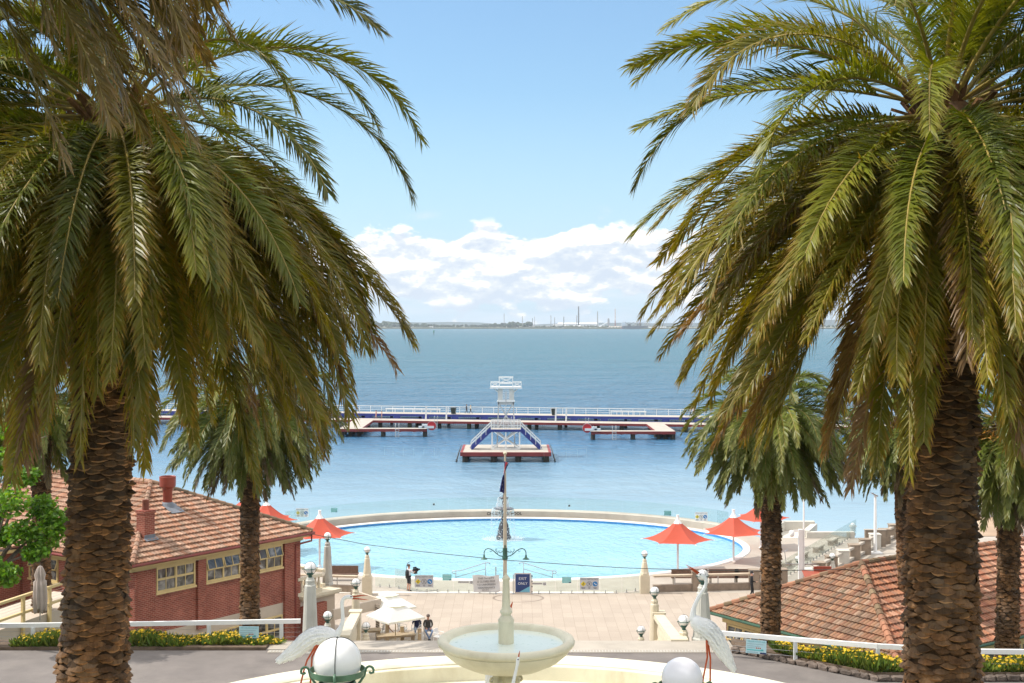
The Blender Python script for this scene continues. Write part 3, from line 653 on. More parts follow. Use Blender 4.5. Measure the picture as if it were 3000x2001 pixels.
# flower borders
FL, nt, b = nt_new('border_plants'); a_ = node(nt, 'ShaderNodeAttribute', attribute_name='Col'); link(nt, a_.outputs['Color'], b.inputs['Base Color']); b.inputs['Roughness'].default_value = 0.6
tr = node(nt, 'ShaderNodeBsdfTranslucent'); link(nt, a_.outputs['Color'], tr.inputs[0]); mx = node(nt, 'ShaderNodeMixShader'); mx.inputs[0].default_value = 0.3
link(nt, b.outputs[0], mx.inputs[1]); link(nt, tr.outputs[0], mx.inputs[2]); link(nt, mx.outputs[0], nt.nodes['Material Output'].inputs[0])
def flowerbed(path, label, seed):
    rg = random.Random(seed); mb = MB()
    for x0, x1, yf, yb, zb, h, nb, nfl in path:
        for k in range(nb):
            x = rg.uniform(x0, x1); yfr = yf(x) if callable(yf) else yf; y = rg.uniform(yfr, yfr+yb); s = math.sin(x*2.1+seed)*.25+.85
            hh = h*s*rg.uniform(.5, 1.1); g = rg.uniform(.5, 1.5)
            d = Vector((rg.gauss(0, .10), rg.gauss(0, .10), hh)); wv = Vector((rg.gauss(0, 1), rg.gauss(0, 1), 0)).normalized()*rg.uniform(.012, .025)
            p = Vector((x, y, zb)); mb.add([p-wv, p+wv, p+d*.6+wv*1.3+Vector((d.x*.3, d.y*.3, 0)), p+d], [(0, 1, 2, 3)], 0, (.12*g*rg.uniform(.8, 1.4), .185*g, .022*g))
        for k in range(nfl):
            x = rg.uniform(x0, x1); yfr = yf(x) if callable(yf) else yf; y = rg.uniform(yfr-.05, yfr+yb); s = math.sin(x*2.1+seed)*.25+.85
            z = zb+h*s*rg.uniform(.6, 1.12) if y > yfr+.12 else zb+h*s*rg.uniform(.15, .9); r = rg.uniform(.035, .062); g = rg.uniform(.75, 1.1)
            nrm = Vector((rg.gauss(-.25, .35), rg.gauss(-.35, .35), 1)).normalized(); u = nrm.orthogonal().normalized(); v = nrm.cross(u); p = Vector((x, y, z))
            ring_ = [p+(u*math.cos(a*PI/5)+v*math.sin(a*PI/5))*(r if a % 2 == 0 else r*.72) for a in range(10)]
            mb.add([p+nrm*.004]+ring_, [(0, 1+a, 1+(a+1) % 10) for a in range(10)], 0, (.80*g, .54*g, .008))
            ring_ = [p+nrm*.008+(u*math.cos(a*PI/2)+v*math.sin(a*PI/2))*r*.28 for a in range(4)]
            mb.add(ring_, [(0, 1, 2, 3)], 0, (.45, .20, .01))
    return mb.build('yellow_flowers', FL)
o = flowerbed([(at(30, 0, 46).x, at(420, 0, 46).x, 45.85, 0.95, ROADZ+.05, .44, 9500, 480), (at(420, 0, 46).x, at(610, 0, 46).x, 46.1, 0.9, ROADZ+.05, .34, 4400, 300), (at(610, 0, 46).x, at(640, 0, 46).x, 46.4, 0.6, ROADZ+.05, .16, 300, 40)], '', 4)
tag(o, kind='stuff'); tag(o, 'low border of yellow daisies and green leaves under the left white rail', 'flowers', 'flower borders')
yf = lambda x: redge(x)+.12
o = flowerbed([(at(1790, 0, 44).x, at(1860, 0, 44).x, yf, 0.8, ROADZ+.2, .42, 2800, 190), (at(1860, 0, 44).x, at(2400, 0, 44).x, yf, 0.95, ROADZ+.2, .46, 15500, 820)], '', 9)
tag(o, kind='stuff'); tag(o, 'border of yellow daisies behind the stone edging under the right white rail', 'flowers', 'flower borders')
# ================================================================ HOUSES
def brick_mat(name, c1, c2, mortar):
    m, nt, b = nt_new(name)
    tcn = node(nt, 'ShaderNodeTexCoord'); s = node(nt, 'ShaderNodeSeparateXYZ'); link(nt, tcn.outputs['Object'], s.inputs[0])
    cb = node(nt, 'ShaderNodeCombineXYZ'); link(nt, mth(nt, 'ADD', s.outputs[0], s.outputs[1]), cb.inputs[0]); link(nt, s.outputs[2], cb.inputs[1])
    bt = node(nt, 'ShaderNodeTexBrick', i_Scale=1.0); bt.inputs['Brick Width'].default_value = 0.25; bt.inputs['Row Height'].default_value = 0.092; bt.inputs['Mortar Size'].default_value = 0.009
    bt.inputs['Color1'].default_value = (*c1, 1); bt.inputs['Color2'].default_value = (*c2, 1); bt.inputs['Mortar'].default_value = (*mortar, 1); bt.inputs['Bias'].default_value = 0.1
    link(nt, cb.outputs[0], bt.inputs['Vector'])
    n = noise(nt, tcn.outputs['Object'], 1.1, 5, 0.65)
    c = mixc(nt, 1.0, bt.outputs['Color'], ramp(nt, n, [(0.3, (0.72, 0.70, 0.70)), (0.7, (1.2, 1.2, 1.2))]), 'MULTIPLY')
    link(nt, c, b.inputs['Base Color']); b.inputs['Roughness'].default_value = 0.85; b.inputs['Specular IOR Level'].default_value = 0.2
    bump(nt, b, bt.outputs['Fac'], 0.25, -0.01)
    return m
BRICK = brick_mat('red_brick', (0.33, 0.092, 0.058), (0.24, 0.066, 0.044), (0.40, 0.24, 0.18))
TILE, nt, b = nt_new('terracotta_tiles'); p = pos(nt); a_ = node(nt, 'ShaderNodeAttribute', attribute_name='Col')
lich = ramp(nt, noise(nt, p, 1.1, 7, 0.72), [(0.47, 0.0), (0.64, 0.85)]); spk = ramp(nt, noise(nt, p, 5.5, 4, 0.7), [(0.45, 0.0), (0.62, 1.0)])
c = mixc(nt, mth(nt, 'MULTIPLY', lich, spk), a_.outputs['Color'], (0.165, 0.135, 0.085)); link(nt, c, b.inputs['Base Color']); b.inputs['Roughness'].default_value = 0.85; b.inputs['Specular IOR Level'].default_value = 0.2
bump(nt, b, noise(nt, p, 22, 4), 0.3, 0.02)
YEL = mat('cream_yellow_paint', (0.62, 0.47, 0.22), 0.5, 0.07, 2, dirt=(0.42, 0.31, 0.15, 0.3))
REDM = mat('red_brown_metal', (0.20, 0.040, 0.030), 0.45, 0.2, 3)
RENDER = mat('beige_render', (0.50, 0.42, 0.33), 0.8, 0.06, 1.2, 0.08, 20, dirt=(0.36, 0.30, 0.23, 0.3))
GLASSW, nt, b = nt_new('window_glass'); p = pos(nt)
link(nt, ramp(nt, noise(nt, p, 1.3, 3, 0.5, 1.5), [(0.35, (0.02, 0.022, 0.022)), (0.5, (0.10, 0.10, 0.095)), (0.65, (0.30, 0.29, 0.27))]), b.inputs['Base Color']); b.inputs['Roughness'].default_value = 0.06; b.inputs['Specular IOR Level'].default_value = 0.7
LEAD = mat('lead_flashing', (0.17, 0.185, 0.21), 0.65, 0.15, 4, metal=0.1)
def tile_plane(mb, o, ud, vd, slope, vmax, lo, hi, rg, pal, cw=0.215, gauge=0.37, clip_jit=0.0):
    """courses of overlapping rolled tiles; lo(v), hi(v) bound each course along the eave"""
    o = Vector(o); ud = Vector(ud); vd = Vector(vd); N = Vector((0, 0, 1)); 
    nrm = (N-vd*slope).normalized()
    prof = [(0.0, 0.0), (0.22, 0.034), (0.5, 0.042), (0.74, 0.030), (0.9, 0.0)]
    rows = int(vmax/gauge)+1
    for r in range(rows):
        v0 = r*gauge; v1 = min(v0+gauge, vmax)+0.02
        vm = min(v0+gauge*0.45, vmax)
        a, b_ = lo(vm), hi(vm)
        if b_-a < 0.1: continue
        n = max(1, int((b_-a)/cw))
        for i in range(n+1):
            u0 = a+i*cw
            g = rg.choice(pal); k = rg.uniform(0.8, 1.18); col = tuple(min(1, c*k) for c in g)
            jit = rg.uniform(-.012, .012); pts = []
            for fr, h in prof+[(1.0, 0.0)]:
                u = min(u0+fr*cw, b_); pts.append((u, h))
            vs = []
            for u, h in pts:
                base0 = o+ud*u+vd*v0+N*(slope*v0); base1 = o+ud*u+vd*v1+N*(slope*v1)
                vs += [base0+nrm*0.012, base0+nrm*(0.10+h*.9+jit), base1+nrm*(0.008+h)]
            k_ = len(pts); fs = []
            for q in range(k_-1):
                fs += [(q*3, (q+1)*3, (q+1)*3+1, q*3+1), (q*3+1, (q+1)*3+1, (q+1)*3+2, q*3+2)]
            mb.add(vs, fs, 0, col)
def caps(mb, p0, p1, rg, pal, r=0.13):
    p0 = Vector(p0); p1 = Vector(p1); L = (p1-p0).length; n = max(1, int(L/0.40))
    for i in range(n):
        a = p0+(p1-p0)*(i/n); b_ = p0+(p1-p0)*((i+1.12)/n); g = rg.choice(pal); k = rg.uniform(.7, 1.1)
        mb.tube([a+Vector((0, 0, .05)), b_+Vector((0, 0, .035))], [r*1.08, r*.92], 8, col=tuple(c*k for c in g))
PAL1 = [(0.36, 0.185, 0.115), (0.40, 0.22, 0.145), (0.33, 0.165, 0.10), (0.42, 0.26, 0.18), (0.32, 0.205, 0.145), (0.38, 0.245, 0.175)]
PAL2 = [(0.36, 0.155, 0.085), (0.40, 0.18, 0.10), (0.32, 0.13, 0.075), (0.29, 0.15, 0.095), (0.42, 0.225, 0.145), (0.25, 0.125, 0.08)]
def window(parent, c, w, h, ax='x', open_top=True, cols=2, rows=2, sill=True, trim=None):
    """timber window in the plane of local x (ax='x', facing -y) or local y (ax='y', facing -x)"""
    c = Vector(c); tm = trim or YEL
    def T(u, z, d):     # d = outward
        return c+(Vector((u, -d, z)) if ax == 'x' else Vector((-d, u, z)))
    def bx(mb, u0, u1, z0, z1, d0, d1):
        a = T((u0+u1)/2, (z0+z1)/2, (d0+d1)/2); mb.box(a, (abs(u1-u0), abs(d1-d0), abs(z1-z0)) if ax == 'x' else (abs(d1-d0), abs(u1-u0), abs(z1-z0)))
    fr = MB(); t = 0.085
    bx(fr, -w/2, -w/2+t, -h/2, h/2, -.02, .08); bx(fr, w/2-t, w/2, -h/2, h/2, -.02, .08); bx(fr, -w/2+t, w/2-t, h/2-t, h/2, -.02, .08); bx(fr, -w/2+t, w/2-t, -h/2, -h/2+t, -.02, .08)
    for i in range(1, cols):
        u = -w/2+w*i/cols; bx(fr, u-t*.55, u+t*.55, -h/2+t, h/2-t, -.02, .075)
    for j in range(1, rows):
        z = -h/2+h*j/rows
        for i in range(cols): bx(fr, -w/2+w*i/cols+t*.56, -w/2+w*(i+1)/cols-t*.56, z-t*.45, z+t*.45, -.02, .07)
    fo = fr.build('window', tm, parent)
    gl = MB(); bx(gl, -w/2+.03, w/2-.03, -h/2+.03, h/2-.03, .003, .018)
    gl.build('pane', GLASSW, fo)
    if rows == 2:
        sash = MB()
        for i in range(cols):
            u0 = -w/2+w*i/cols+t*.7; u1 = -w/2+w*(i+1)/cols-t*.7; z1 = h/2-t*1.0; z0 = t*.5; tip = 0.16 if open_top else 0.02
            def bar(ua, za, ub, zb):
                da = tip*(z1-za)/(z1-z0)+.02; db = tip*(z1-zb)/(z1-z0)+.02
                sash.beam(T(ua, za, da), T(ub, zb, db), .045, .045, up=(0, 0, 1) if abs(za-zb) < .01 else (1, 0, 0))
            bar(u0, z1, u1, z1); bar(u0, z0, u1, z0); bar(u0, z0, u0, z1); bar(u1, z0, u1, z1); bar((u0+u1)/2, z0, (u0+u1)/2, z1)
            ul = -w/2+w*(i+.5)/cols
            bx(sash, ul-.018, ul+.018, -h/2+t, -t*.5, .0, .04)
        sash.build('sash', tm, fo)
        if open_top:
            gs = MB()
            for i in range(cols):
                u0 = -w/2+w*i/cols+t*.7; u1 = -w/2+w*(i+1)/cols-t*.7; z1 = h/2-t; z0 = t*.5
                gs.quad(T(u0, z0, .175), T(u1, z0, .175), T(u1, z1, .018), T(u0, z1, .018))
            gs.build('pane', GLASSW, fo)
    if sill:
        s = MB(); bx(s, -w/2-.06, w/2+.06, -h/2-.10, -h/2-.002, -.02, .13); s.build('sill', tm, fo)
    return fo
# ---------------- brick house on the left
A = at(303, 1298, 62); B = at(718, 1222, 72); A.z = 0; fd = (Vector((B.x, B.y, 0))-A); W = fd.length; rz = math.atan2(fd.y, fd.x)
hs = thing('brick_house', 'red brick house with weathered terracotta hip roof, chimney and cream window frames on the left', 'house', A, rz)
EZ, TZ = 6.05, 8.95; sl_ = (TZ-EZ)/(W/2); DY = 22.0; IN = 0.55
wl = MB()
wl.box((W/2, (IN+DY-IN)/2+0.0, (2.42+5.98)/2), (W-2*IN, DY-2*IN, 5.98-2.42)); 
for x0, x1, z0 in ((IN-.0, 1.75, .4), (4.42, 4.95, 2.1), (7.42, 8.0, 2.1), (10.5, W-IN+.0, -.1)): wl.box(((x0+x1)/2, IN-.075, (z0+5.62)/2), (x1-x0, .16, 5.62-z0))
wl.box((W/2, IN-.02, 4.28), (W-2*IN-.4, .10, .12))
wl.box((IN-.075, 1.1, 2.8), (.16, 1.6, 5.6)); wl.box((IN-.07, 10, 3.6), (.15, 1.2, 4.0))
wl.build('wall', BRICK, hs)
pl = MB(); pl.box((W/2, DY/2, 1.2), (W-2*IN+.02, DY-2*IN+.02, 2.44)); pl.build('plinth', RENDER, hs)
fr = MB(); fr.box((W/2, IN-.05, 5.80), (W-2*IN+.5, .14, .36)); fr.box((IN-.05, DY/2, 5.80), (.14, DY-2*IN, .36)); fr.box((W/2, DY/2, 5.985), (W-.1, DY-.1, .03))
fr.box((W/2, .06, 5.93), (W-.16, .04, .16)); fr.box((.06, DY/2, 5.93), (.04, DY-.16, .16)); fr.build('eaves', YEL, hs)
gt = MB(); gt.tube([(-.06, -.06, 6.02), (W+.06, -.06, 6.02)], .075, 8); gt.tube([(-.06, -.06, 6.02), (-.06, DY, 6.02)], .075, 8); gt.tube([(W+.06, -.06, 6.02), (W+.06, DY, 6.02)], .075, 8); gt.build('gutter', REDM, hs)
dp = MB(); dp.tube([(W-.15, -.06, 5.95), (W-.15, -.06, 5.62), (W-.75, .24, 5.50), (W-.95, .36, 5.42), (W-.95, .38, 5.2), (W-.95, .38, .0)], .055, 8); dp.build('downpipe', REDM, hs)
rf = MB(); rg = random.Random(2)
tile_plane(rf, (0, 0, EZ), (1, 0, 0), (0, 1, 0), sl_, W/2, lambda v: v, lambda v: W-v, rg, PAL1)
tile_plane(rf, (0, DY, EZ), (0, -1, 0), (1, 0, 0), sl_, W/2, lambda v: v, lambda v: DY-v, rg, PAL1)
rf.add([(W, 0, EZ), (W, DY, EZ), (W/2, DY-W/2, TZ), (W/2, W/2, TZ)], [(0, 1, 2, 3)], 0, PAL1[0]); rf.add([(W, DY, EZ), (0, DY, EZ), (W/2, DY-W/2, TZ)], [(0, 1, 2)], 0, PAL1[0])
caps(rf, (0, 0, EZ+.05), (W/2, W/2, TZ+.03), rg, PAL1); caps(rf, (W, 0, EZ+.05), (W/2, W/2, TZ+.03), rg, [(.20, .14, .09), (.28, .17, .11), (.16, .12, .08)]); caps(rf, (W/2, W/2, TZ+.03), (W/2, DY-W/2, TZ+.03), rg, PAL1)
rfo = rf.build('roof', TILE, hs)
ch = MB(); ch.box((2.35, 1.9, 7.3), (.62, .62, 1.9)); ch.box((2.35, 1.9, 8.2), (.70, .70, .14)); cho = ch.build('chimney', BRICK, rfo)
m_ = MB(); m_.lathe([(.17, 8.27), (.15, 8.75), (.17, 8.78), (.11, 8.78), (.11, 8.3)], 14, (2.35, 1.9, 0)); m_.build('chimney_pot', mat('clay_pot', (.22, .07, .045), .8, .2, 5), rfo, smooth=True, auto=40)
m_ = MB(); m_.box((2.35, 1.46, EZ+sl_*1.46+.12), (.80, .25, .03), M=Matrix.Rotation(math.atan(sl_), 3, 'X')); m_.box((2.35, 1.57, 6.95), (.66, .03, .25)); m_.build('flashing', LEAD, rfo)
m_ = MB(); m_.lathe([(.24, 7.7), (.24, 8.75), (.27, 8.80), (.27, 8.86), (.42, 9.0), (.43, 9.5), (.40, 9.52), (.38, 9.5), (.36, 9.05), (.0, 9.0)], 20, (5.5, 4.0, 0)); m_.build('roof_vent', mat('red_vent_paint', (0.26, 0.055, 0.035), .4, .12, 3), rfo, smooth=True, auto=35)
m_ = MB(); m_.lathe([(.40, 7.92), (.30, 8.12), (.25, 8.16)], 16, (5.5, 4.0, 0)); m_.box((5.5, 3.55, EZ+sl_*3.55+.13), (.85, .9, .02), M=Matrix.Rotation(math.atan(sl_), 3, 'X')); m_.build('flashing', LEAD, rfo)
window(hs, (3.08, IN, 5.0), 2.45, 1.22, open_top=False); window(hs, (6.18, IN, 5.0), 2.30, 1.22); window(hs, (9.25, IN, 5.0), 2.30, 1.22)
window(hs, (6.18, IN-.01, 1.05), 2.30, 1.5, open_top=False); window(hs, (9.25, IN-.01, 1.05), 2.30, 1.5, open_top=False)
window(hs, (IN, 7.6, 5.05), 2.4, 1.2, 'y')
mb = MB(); mb.box((IN-.2, 1.0, 4.75), (.18, .22, .26)); mb.build('wall_lamp', WHITE, hs)
# side wing, mostly behind the leafy tree
wg = MB(); wg.box((-2.4, 13.2, 3.2), (5.8, 7.6, 5.5)); wg.build('wing_wall', BRICK, hs)
wg = MB(); wg.box((-2.4, 13.2, 5.88), (6.5, 8.4, .16)); wg.build('wing_eaves', YEL, hs)
wg = MB(); tile_plane(wg, (-5.7, 8.95, EZ), (1, 0, 0), (0, 1, 0), sl_, 4.2, lambda v: v*.8, lambda v: 6.4, rg, PAL1); tile_plane(wg, (-5.7, 17.4, EZ), (0, -1, 0), (1, 0, 0), sl_, 4.0, lambda v: v, lambda v: 8.4-v, rg, PAL1); wg.build('wing_roof', TILE, hs)
# terrace with balustrade at the far end of the house
tr = MB(); tr.box((W-IN+1.35, 3.2, 1.2), (2.8, 5.6, 2.4)); 
ter = thing('terrace', 'rendered terrace with balustrade between the brick house and a lamp pillar', 'terrace', A, rz)
tr.build('base', RENDER, ter)
tr = MB(); tr.box((W-IN+1.45, 3.1, 2.48), (3.1, 6.0, .16)); tr.box((W-IN+1.45, 3.1, 2.35), (2.95, 5.8, .10)); tr.build('cornice', CREAM, ter)
tr = MB(); tr.box((W+.2, .5, 2.66), (1.9, .26, .20)); tr.box((W+.2, .5, 3.50), (1.9, .30, .16)); tr.box((W+2.05, 3.4, 2.66), (.26, 4.6, .2)); tr.box((W+2.05, 3.4, 3.5), (.3, 4.6, .16)); tr.build('rail', CREAM, ter)
BAL = [(.06, 0), (.085, .03), (.05, .09), (.10, .24), (.085, .36), (.045, .52), (.07, .60), (.06, .66)]
for i in range(7):
    mb = MB(); mb.lathe(BAL, 10, (W-.62+i*.27, .5, 2.76)); mb.build('baluster', CREAM, ter, smooth=True)
mb = MB(); mb.box((W+.35, .30, 1.0), (1.9, .3, 2.0)); mb.build('brick_panel', BRICK, ter)
# entrance ramp with timber handrail, closed sunshade
r0 = at(-160, 1482, 52); r1 = at(215, 1450, 60.5); r0.z = r1.z = 0
ra = thing('access_ramp', 'rendered concrete ramp leading to the brick house at the left edge', 'ramp', (r0.x, r0.y, 0))
d = (r1-r0).normalized(); nn = Vector((-d.y, d.x, 0)); mb = MB()
mb.add([r0-nn*.2+Vector((0, 0, z)) for z in (2, 4.45)]+[r1-nn*.2+Vector((0, 0, z)) for z in (2, 4.95)]+[r0+nn*2.4+Vector((0, 0, z)) for z in (2, 4.45)]+[r1+nn*2.4+Vector((0, 0, z)) for z in (2, 4.95)], [(0, 2, 3, 1), (1, 3, 7, 5), (2, 6, 7, 3), (4, 5, 7, 6), (0, 1, 5, 4)])
mb.build('ramp_slab', RENDER, ra, world=True)
hr = thing('timber_handrail', 'cream timber handrail along the ramp of the brick house', 'handrail', (r0.x, r0.y, 4.4))
L = (r1-r0).length; n = 6
for i in range(n+1):
    q = r0+(r1-r0)*(i/n)-nn*.28; z = 4.45+.5*i/n; mb = MB(); mb.box((q.x, q.y, z+.25), (.13, .13, 1.85), rz=math.atan2(d.y, d.x)); mb.build('post', YEL, hr, world=True)
for zz, h_ in ((1.14, .11), (.42, .10)):
    mb = MB(); mb.beam(r0-nn*.28+Vector((0, 0, 4.45+zz)), r1-nn*.28+Vector((0, 0, 4.95+zz)), .15, h_); mb.build('rail', YEL, hr, world=True)
mb = MB()
for k in range(4): mb.tube([r0-nn*.28+Vector((0, 0, 4.45+.55+k*.13)), r1-nn*.28+Vector((0, 0, 4.95+.55+k*.13))], .006, 4)
mb.build('wire', STEEL, hr, world=True)
c = at(92, 1440, 56.5); c.z = 4.7
us = thing('closed_sunshade', 'folded beige sunshade standing upright on the ramp by the brick house', 'sunshade', c)
mb = MB(); mb.tube([(0, 0, 0), (0, 0, 2.4)], .028, 8); mb.build('pole', STEEL, us)
mb = MB(); rg = random.Random(5); rings = []
for z, r in ((.42, .20), (.5, .24), (.9, .25), (1.3, .24), (1.7, .22), (1.76, .16), (2.0, .19), (2.2, .13), (2.33, .08), (2.36, .05)):
    rings.append([Vector((r*(1+.28*math.cos(8*a+z))*math.cos(a), r*(1+.28*math.cos(8*a+z))*math.sin(a), z+(.10*math.cos(4*a) if z < .6 else 0))) for a in [2*PI*k/48 for k in range(48)]])
mb.loft(rings); mb.build('canopy', mat('beige_canvas', (.46, .38, .33), .9, .12, 3), us, smooth=True)
# ---------------- orange roofed house on the right
B2 = at(1628, 1405, 65.9); B2.z = 0; A2 = Vector((16.5, 56.0, 0)); fd = A2-B2; W = fd.length; rz = math.atan2(fd.y, fd.x)
h2 = thing('tiled_pavilion', 'low house with a broad orange terracotta hip roof and green gutters on the right', 'house', B2, rz)
EZ, TZ, HY, DY = 3.0, 5.87, 4.5, 30.0; s1 = (TZ-EZ)/(W/2); s2 = (TZ-EZ)/HY
rf = MB(); rg = random.Random(8)
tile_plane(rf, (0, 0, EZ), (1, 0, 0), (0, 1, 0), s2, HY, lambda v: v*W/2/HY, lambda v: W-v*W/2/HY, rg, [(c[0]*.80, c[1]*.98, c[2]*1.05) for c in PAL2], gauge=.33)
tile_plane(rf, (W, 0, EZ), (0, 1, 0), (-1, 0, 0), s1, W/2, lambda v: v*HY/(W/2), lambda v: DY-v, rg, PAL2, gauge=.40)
rf.add([(0, DY, EZ), (0, 0, EZ), (W/2, HY, TZ), (W/2, DY-W/2, TZ)], [(0, 1, 2, 3)], 0, PAL2[0]); rf.add([(W, DY, EZ), (0, DY, EZ), (W/2, DY-W/2, TZ)], [(0, 1, 2)], 0, PAL2[0])
LC = [(.20, .13, .08), (.32, .15, .09), (.24, .17, .10), (.36, .17, .10)]
caps(rf, (0, 0, EZ+.05), (W/2, HY, TZ+.03), rg, LC, .14); caps(rf, (W, 0, EZ+.05), (W/2, HY, TZ+.03), rg, LC+[(.42, .18, .11)], .16); caps(rf, (W/2, HY, TZ+.03), (W/2, DY-W/2, TZ+.03), rg, LC, .14)
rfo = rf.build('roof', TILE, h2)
for yy in (8.6, 16.2):   # small triangular roof vents on the long slope
    mb = MB(); x0 = W/2+1.7; z0 = EZ+s1*(W-x0)+.1
    mb.add([(x0-1.3, yy, EZ+s1*(W-x0+1.3)+.1), (x0, yy-.55, z0), (x0, yy+.55, z0), (x0, yy, z0+.62), (x0-1.3, yy, z0+.62)], [(0, 1, 3, 4), (0, 4, 3, 2), (1, 2, 3)]); mb.build('roof_vent', mat('pink_vent', (.52, .33, .26), .7, .1, 4), rfo)
wl = MB(); wl.box((W/2, DY/2, 1.45), (W-1.2, DY-1.2, 2.9)); wl.build('wall', BRICK, h2)
fr = MB(); fr.box((W/2, .5, 2.70), (W-1.0, .14, .30)); fr.box((W-.5, DY/2, 2.70), (.14, DY-1, .30)); fr.box((W/2, DY/2, 2.94), (W-.1, DY-.1, .03)); fr.build('eaves', YEL, h2)
gt = MB(); gt.tube([(-.05, -.06, 2.98), (W+.06, -.06, 2.98)], .075, 8); gt.tube([(W+.06, -.06, 2.98), (W+.06, DY, 2.98)], .075, 8); gt.build('gutter', mat('green_gutter', (.03, .085, .05), .5, .2, 3), h2)
for i, x in enumerate((1.9, 4.6, 7.3, 10.0)): window(h2, (x, .59, 1.75), 2.3, 1.5, open_top=(i < 3))
for y in (3, 6.2, 9.4, 12.6, 15.8, 19.0, 22.2):
    mbp = thing  # windows along the long side face local +x
    mb = MB(); mb.box((W-.58, y, 1.75), (.10, 2.4, 1.6)); wo = mb.build('window', YEL, h2)
    mb = MB()
    for dy in (-.58, .58):
        for dz in (-.36, .36): mb.box((W-.52, y+dy, 1.75+dz), (.03, 1.0, .62))
    mb.build('pane', GLASSW, wo)
# ================================================================ FOUNTAIN, CRANES, LAMP PILLARS, RAILS
FX, FY = at(1162, 0, 18.9).x, 18.9
fo = thing('fountain', 'large cream tiered fountain with a round upper bowl and wide outer basin', 'fountain', (FX, FY, 9.0))
def T5(prof): return [(r, z-9.0) for r, z in prof]
mb = MB(); mb.lathe(T5([(7.30, 8.4), (7.30, 10.55), (7.36, 10.60), (7.44, 10.66), (7.46, 10.74), (7.44, 10.82), (7.38, 10.865), (7.30, 10.88), (6.98, 10.88), (6.90, 10.865), (6.86, 10.83), (6.855, 10.805), (6.78, 10.80), (6.765, 10.785), (6.75, 10.52), (6.62, 10.50), (6.2, 10.49), (6.15, 10.46), (6.12, 10.0), (0.0, 9.98)]), 128)
mb.build('basin', FOUNT, fo, smooth=True, auto=35)
bw = [(.16, 12.47), (.30, 12.50), (.55, 12.56), (.76, 12.66), (.90, 12.78), (.935, 12.845), (.925, 12.86), (.955, 12.865), (.985, 12.885), (.995, 12.92), (.98, 12.955), (.945, 12.975), (.90, 12.975), (.86, 12.955), (.835, 12.92), (.81, 12.87), (.74, 12.80), (.5, 12.77), (0.0, 12.76)]
mb = MB(); mb.lathe(T5(bw), 96); bo = mb.build('bowl', FOUNT, fo, smooth=True, auto=50)
BW, nt, b = nt_new('bowl_water'); b.inputs['Base Color'].default_value = (.72, .86, .78, 1); b.inputs['Roughness'].default_value = .06; b.inputs['Alpha'].default_value = 1.0; b.inputs['Specular IOR Level'].default_value = .25
p = pos(nt); link(nt, ramp(nt, noise(nt, p, 9, 5, .7), [(.60, (.84, .92, .82)), (.70, (.52, .66, .52)), (.78, (.20, .24, .12))]), b.inputs['Base Color']); bump(nt, b, noise(nt, p, 6, 3), .05, .02)
mb = MB(); mb.lathe(T5([(.838, 12.895), (.02, 12.895)]), 64); mb.build('bowl_water', BW, bo)
pd_ = [(.50, 9.9), (.48, 10.3), (.36, 10.5), (.30, 10.9), (.27, 11.4), (.22, 11.9), (.19, 12.1), (.17, 12.2), (.20, 12.25), (.20, 12.40), (.17, 12.44), (.20, 12.49), (.2, 12.5)]
mb = MB(); mb.lathe(T5(pd_), 32)
for a in range(6):
    aa = a*PI/3+.25; c = Vector((.205*math.cos(aa), .205*math.sin(aa), 3.36)); u = Vector((math.cos(aa), math.sin(aa), 0))
    mb.tube([c+u*(.045*k/10)*math.cos(k*.9)+Vector((0, 0, .05*(k/10)*math.sin(k*.9))) for k in range(2, 11)], .018, 6)
    mb.tube([c+Vector((0, 0, -.06))-u*.02, c+Vector((0, 0, -.2))-u*.04, c+Vector((0, 0, -.4))-u*.03], [.03, .02, .01], 6)
mb.build('pedestal', mat('stained_fountain_paint', (.66, .60, .42), .6, .15, 4, .3, 20, dirt=(.30, .24, .10, .7), dscale=5), fo, smooth=True, auto=50)
cp_ = [(.112, 12.78), (.112, 13.20), (.118, 13.215), (.115, 13.235), (.09, 13.27), (.068, 13.30), (.075, 13.32), (.088, 13.335), (.090, 13.355), (.078, 13.375), (.062, 13.40), (.0605, 13.42), (.048, 13.78), (.050, 13.80), (.058, 13.815), (.058, 13.835), (.045, 13.85), (.030, 13.865), (.018, 13.885), (.008, 13.90), (0, 13.902)]
mb = MB(); mb.lathe(T5(cp_), 40); mb.sphere((-.13, -.05, 3.86), .035, 10, 8, (1.2, 1, .8)); mb.build('column', FOUNT, fo, smooth=True, auto=40)
# crane statues
BIRDW = mat('statue_white', (0.94, 0.935, 0.92), .55, .05, 6, .12, 60, dirt=(.55, .53, .48, .2))
BIRDO = mat('orange_beak_paint', (0.50, 0.085, 0.025), .45, .15, 8)
def plane_loft(pts, rr, n=14):
    """tube whose path lies in an upright plane: rr = (in-plane radius, depth radius)"""
    pts = [Vector(p) for p in pts]; rings = []
    for i, p in enumerate(pts):
        t = (pts[min(i+1, len(pts)-1)]-pts[max(i-1, 0)]).normalized(); dp = Vector((0, 1, 0)); nn = t.cross(dp).normalized()
        a, b_ = rr[i]
        rings.append([p+nn*a*math.cos(2*PI*q/n)+dp*b_*math.sin(2*PI*q/n) for q in range(n)])
    return rings
def smooth_path(pts, rr, k=4):
    P = [Vector(p) for p in pts]; o = []; r2 = []
    for i in range(len(P)-1):
        p0, p1, p2, p3 = P[max(i-1, 0)], P[i], P[i+1], P[min(i+2, len(P)-1)]
        for j in range(k):
            t = j/k
            o.append(0.5*((2*p1)+(p2-p0)*t+(2*p0-5*p1+4*p2-p3)*t*t+(-p0+3*p1-3*p2+p3)*t**3))
            r2.append((rr[i][0]*(1-t)+rr[i+1][0]*t, rr[i][1]*(1-t)+rr[i+1][1]*t))
    o.append(P[-1]); r2.append(rr[-1]); return o, r2
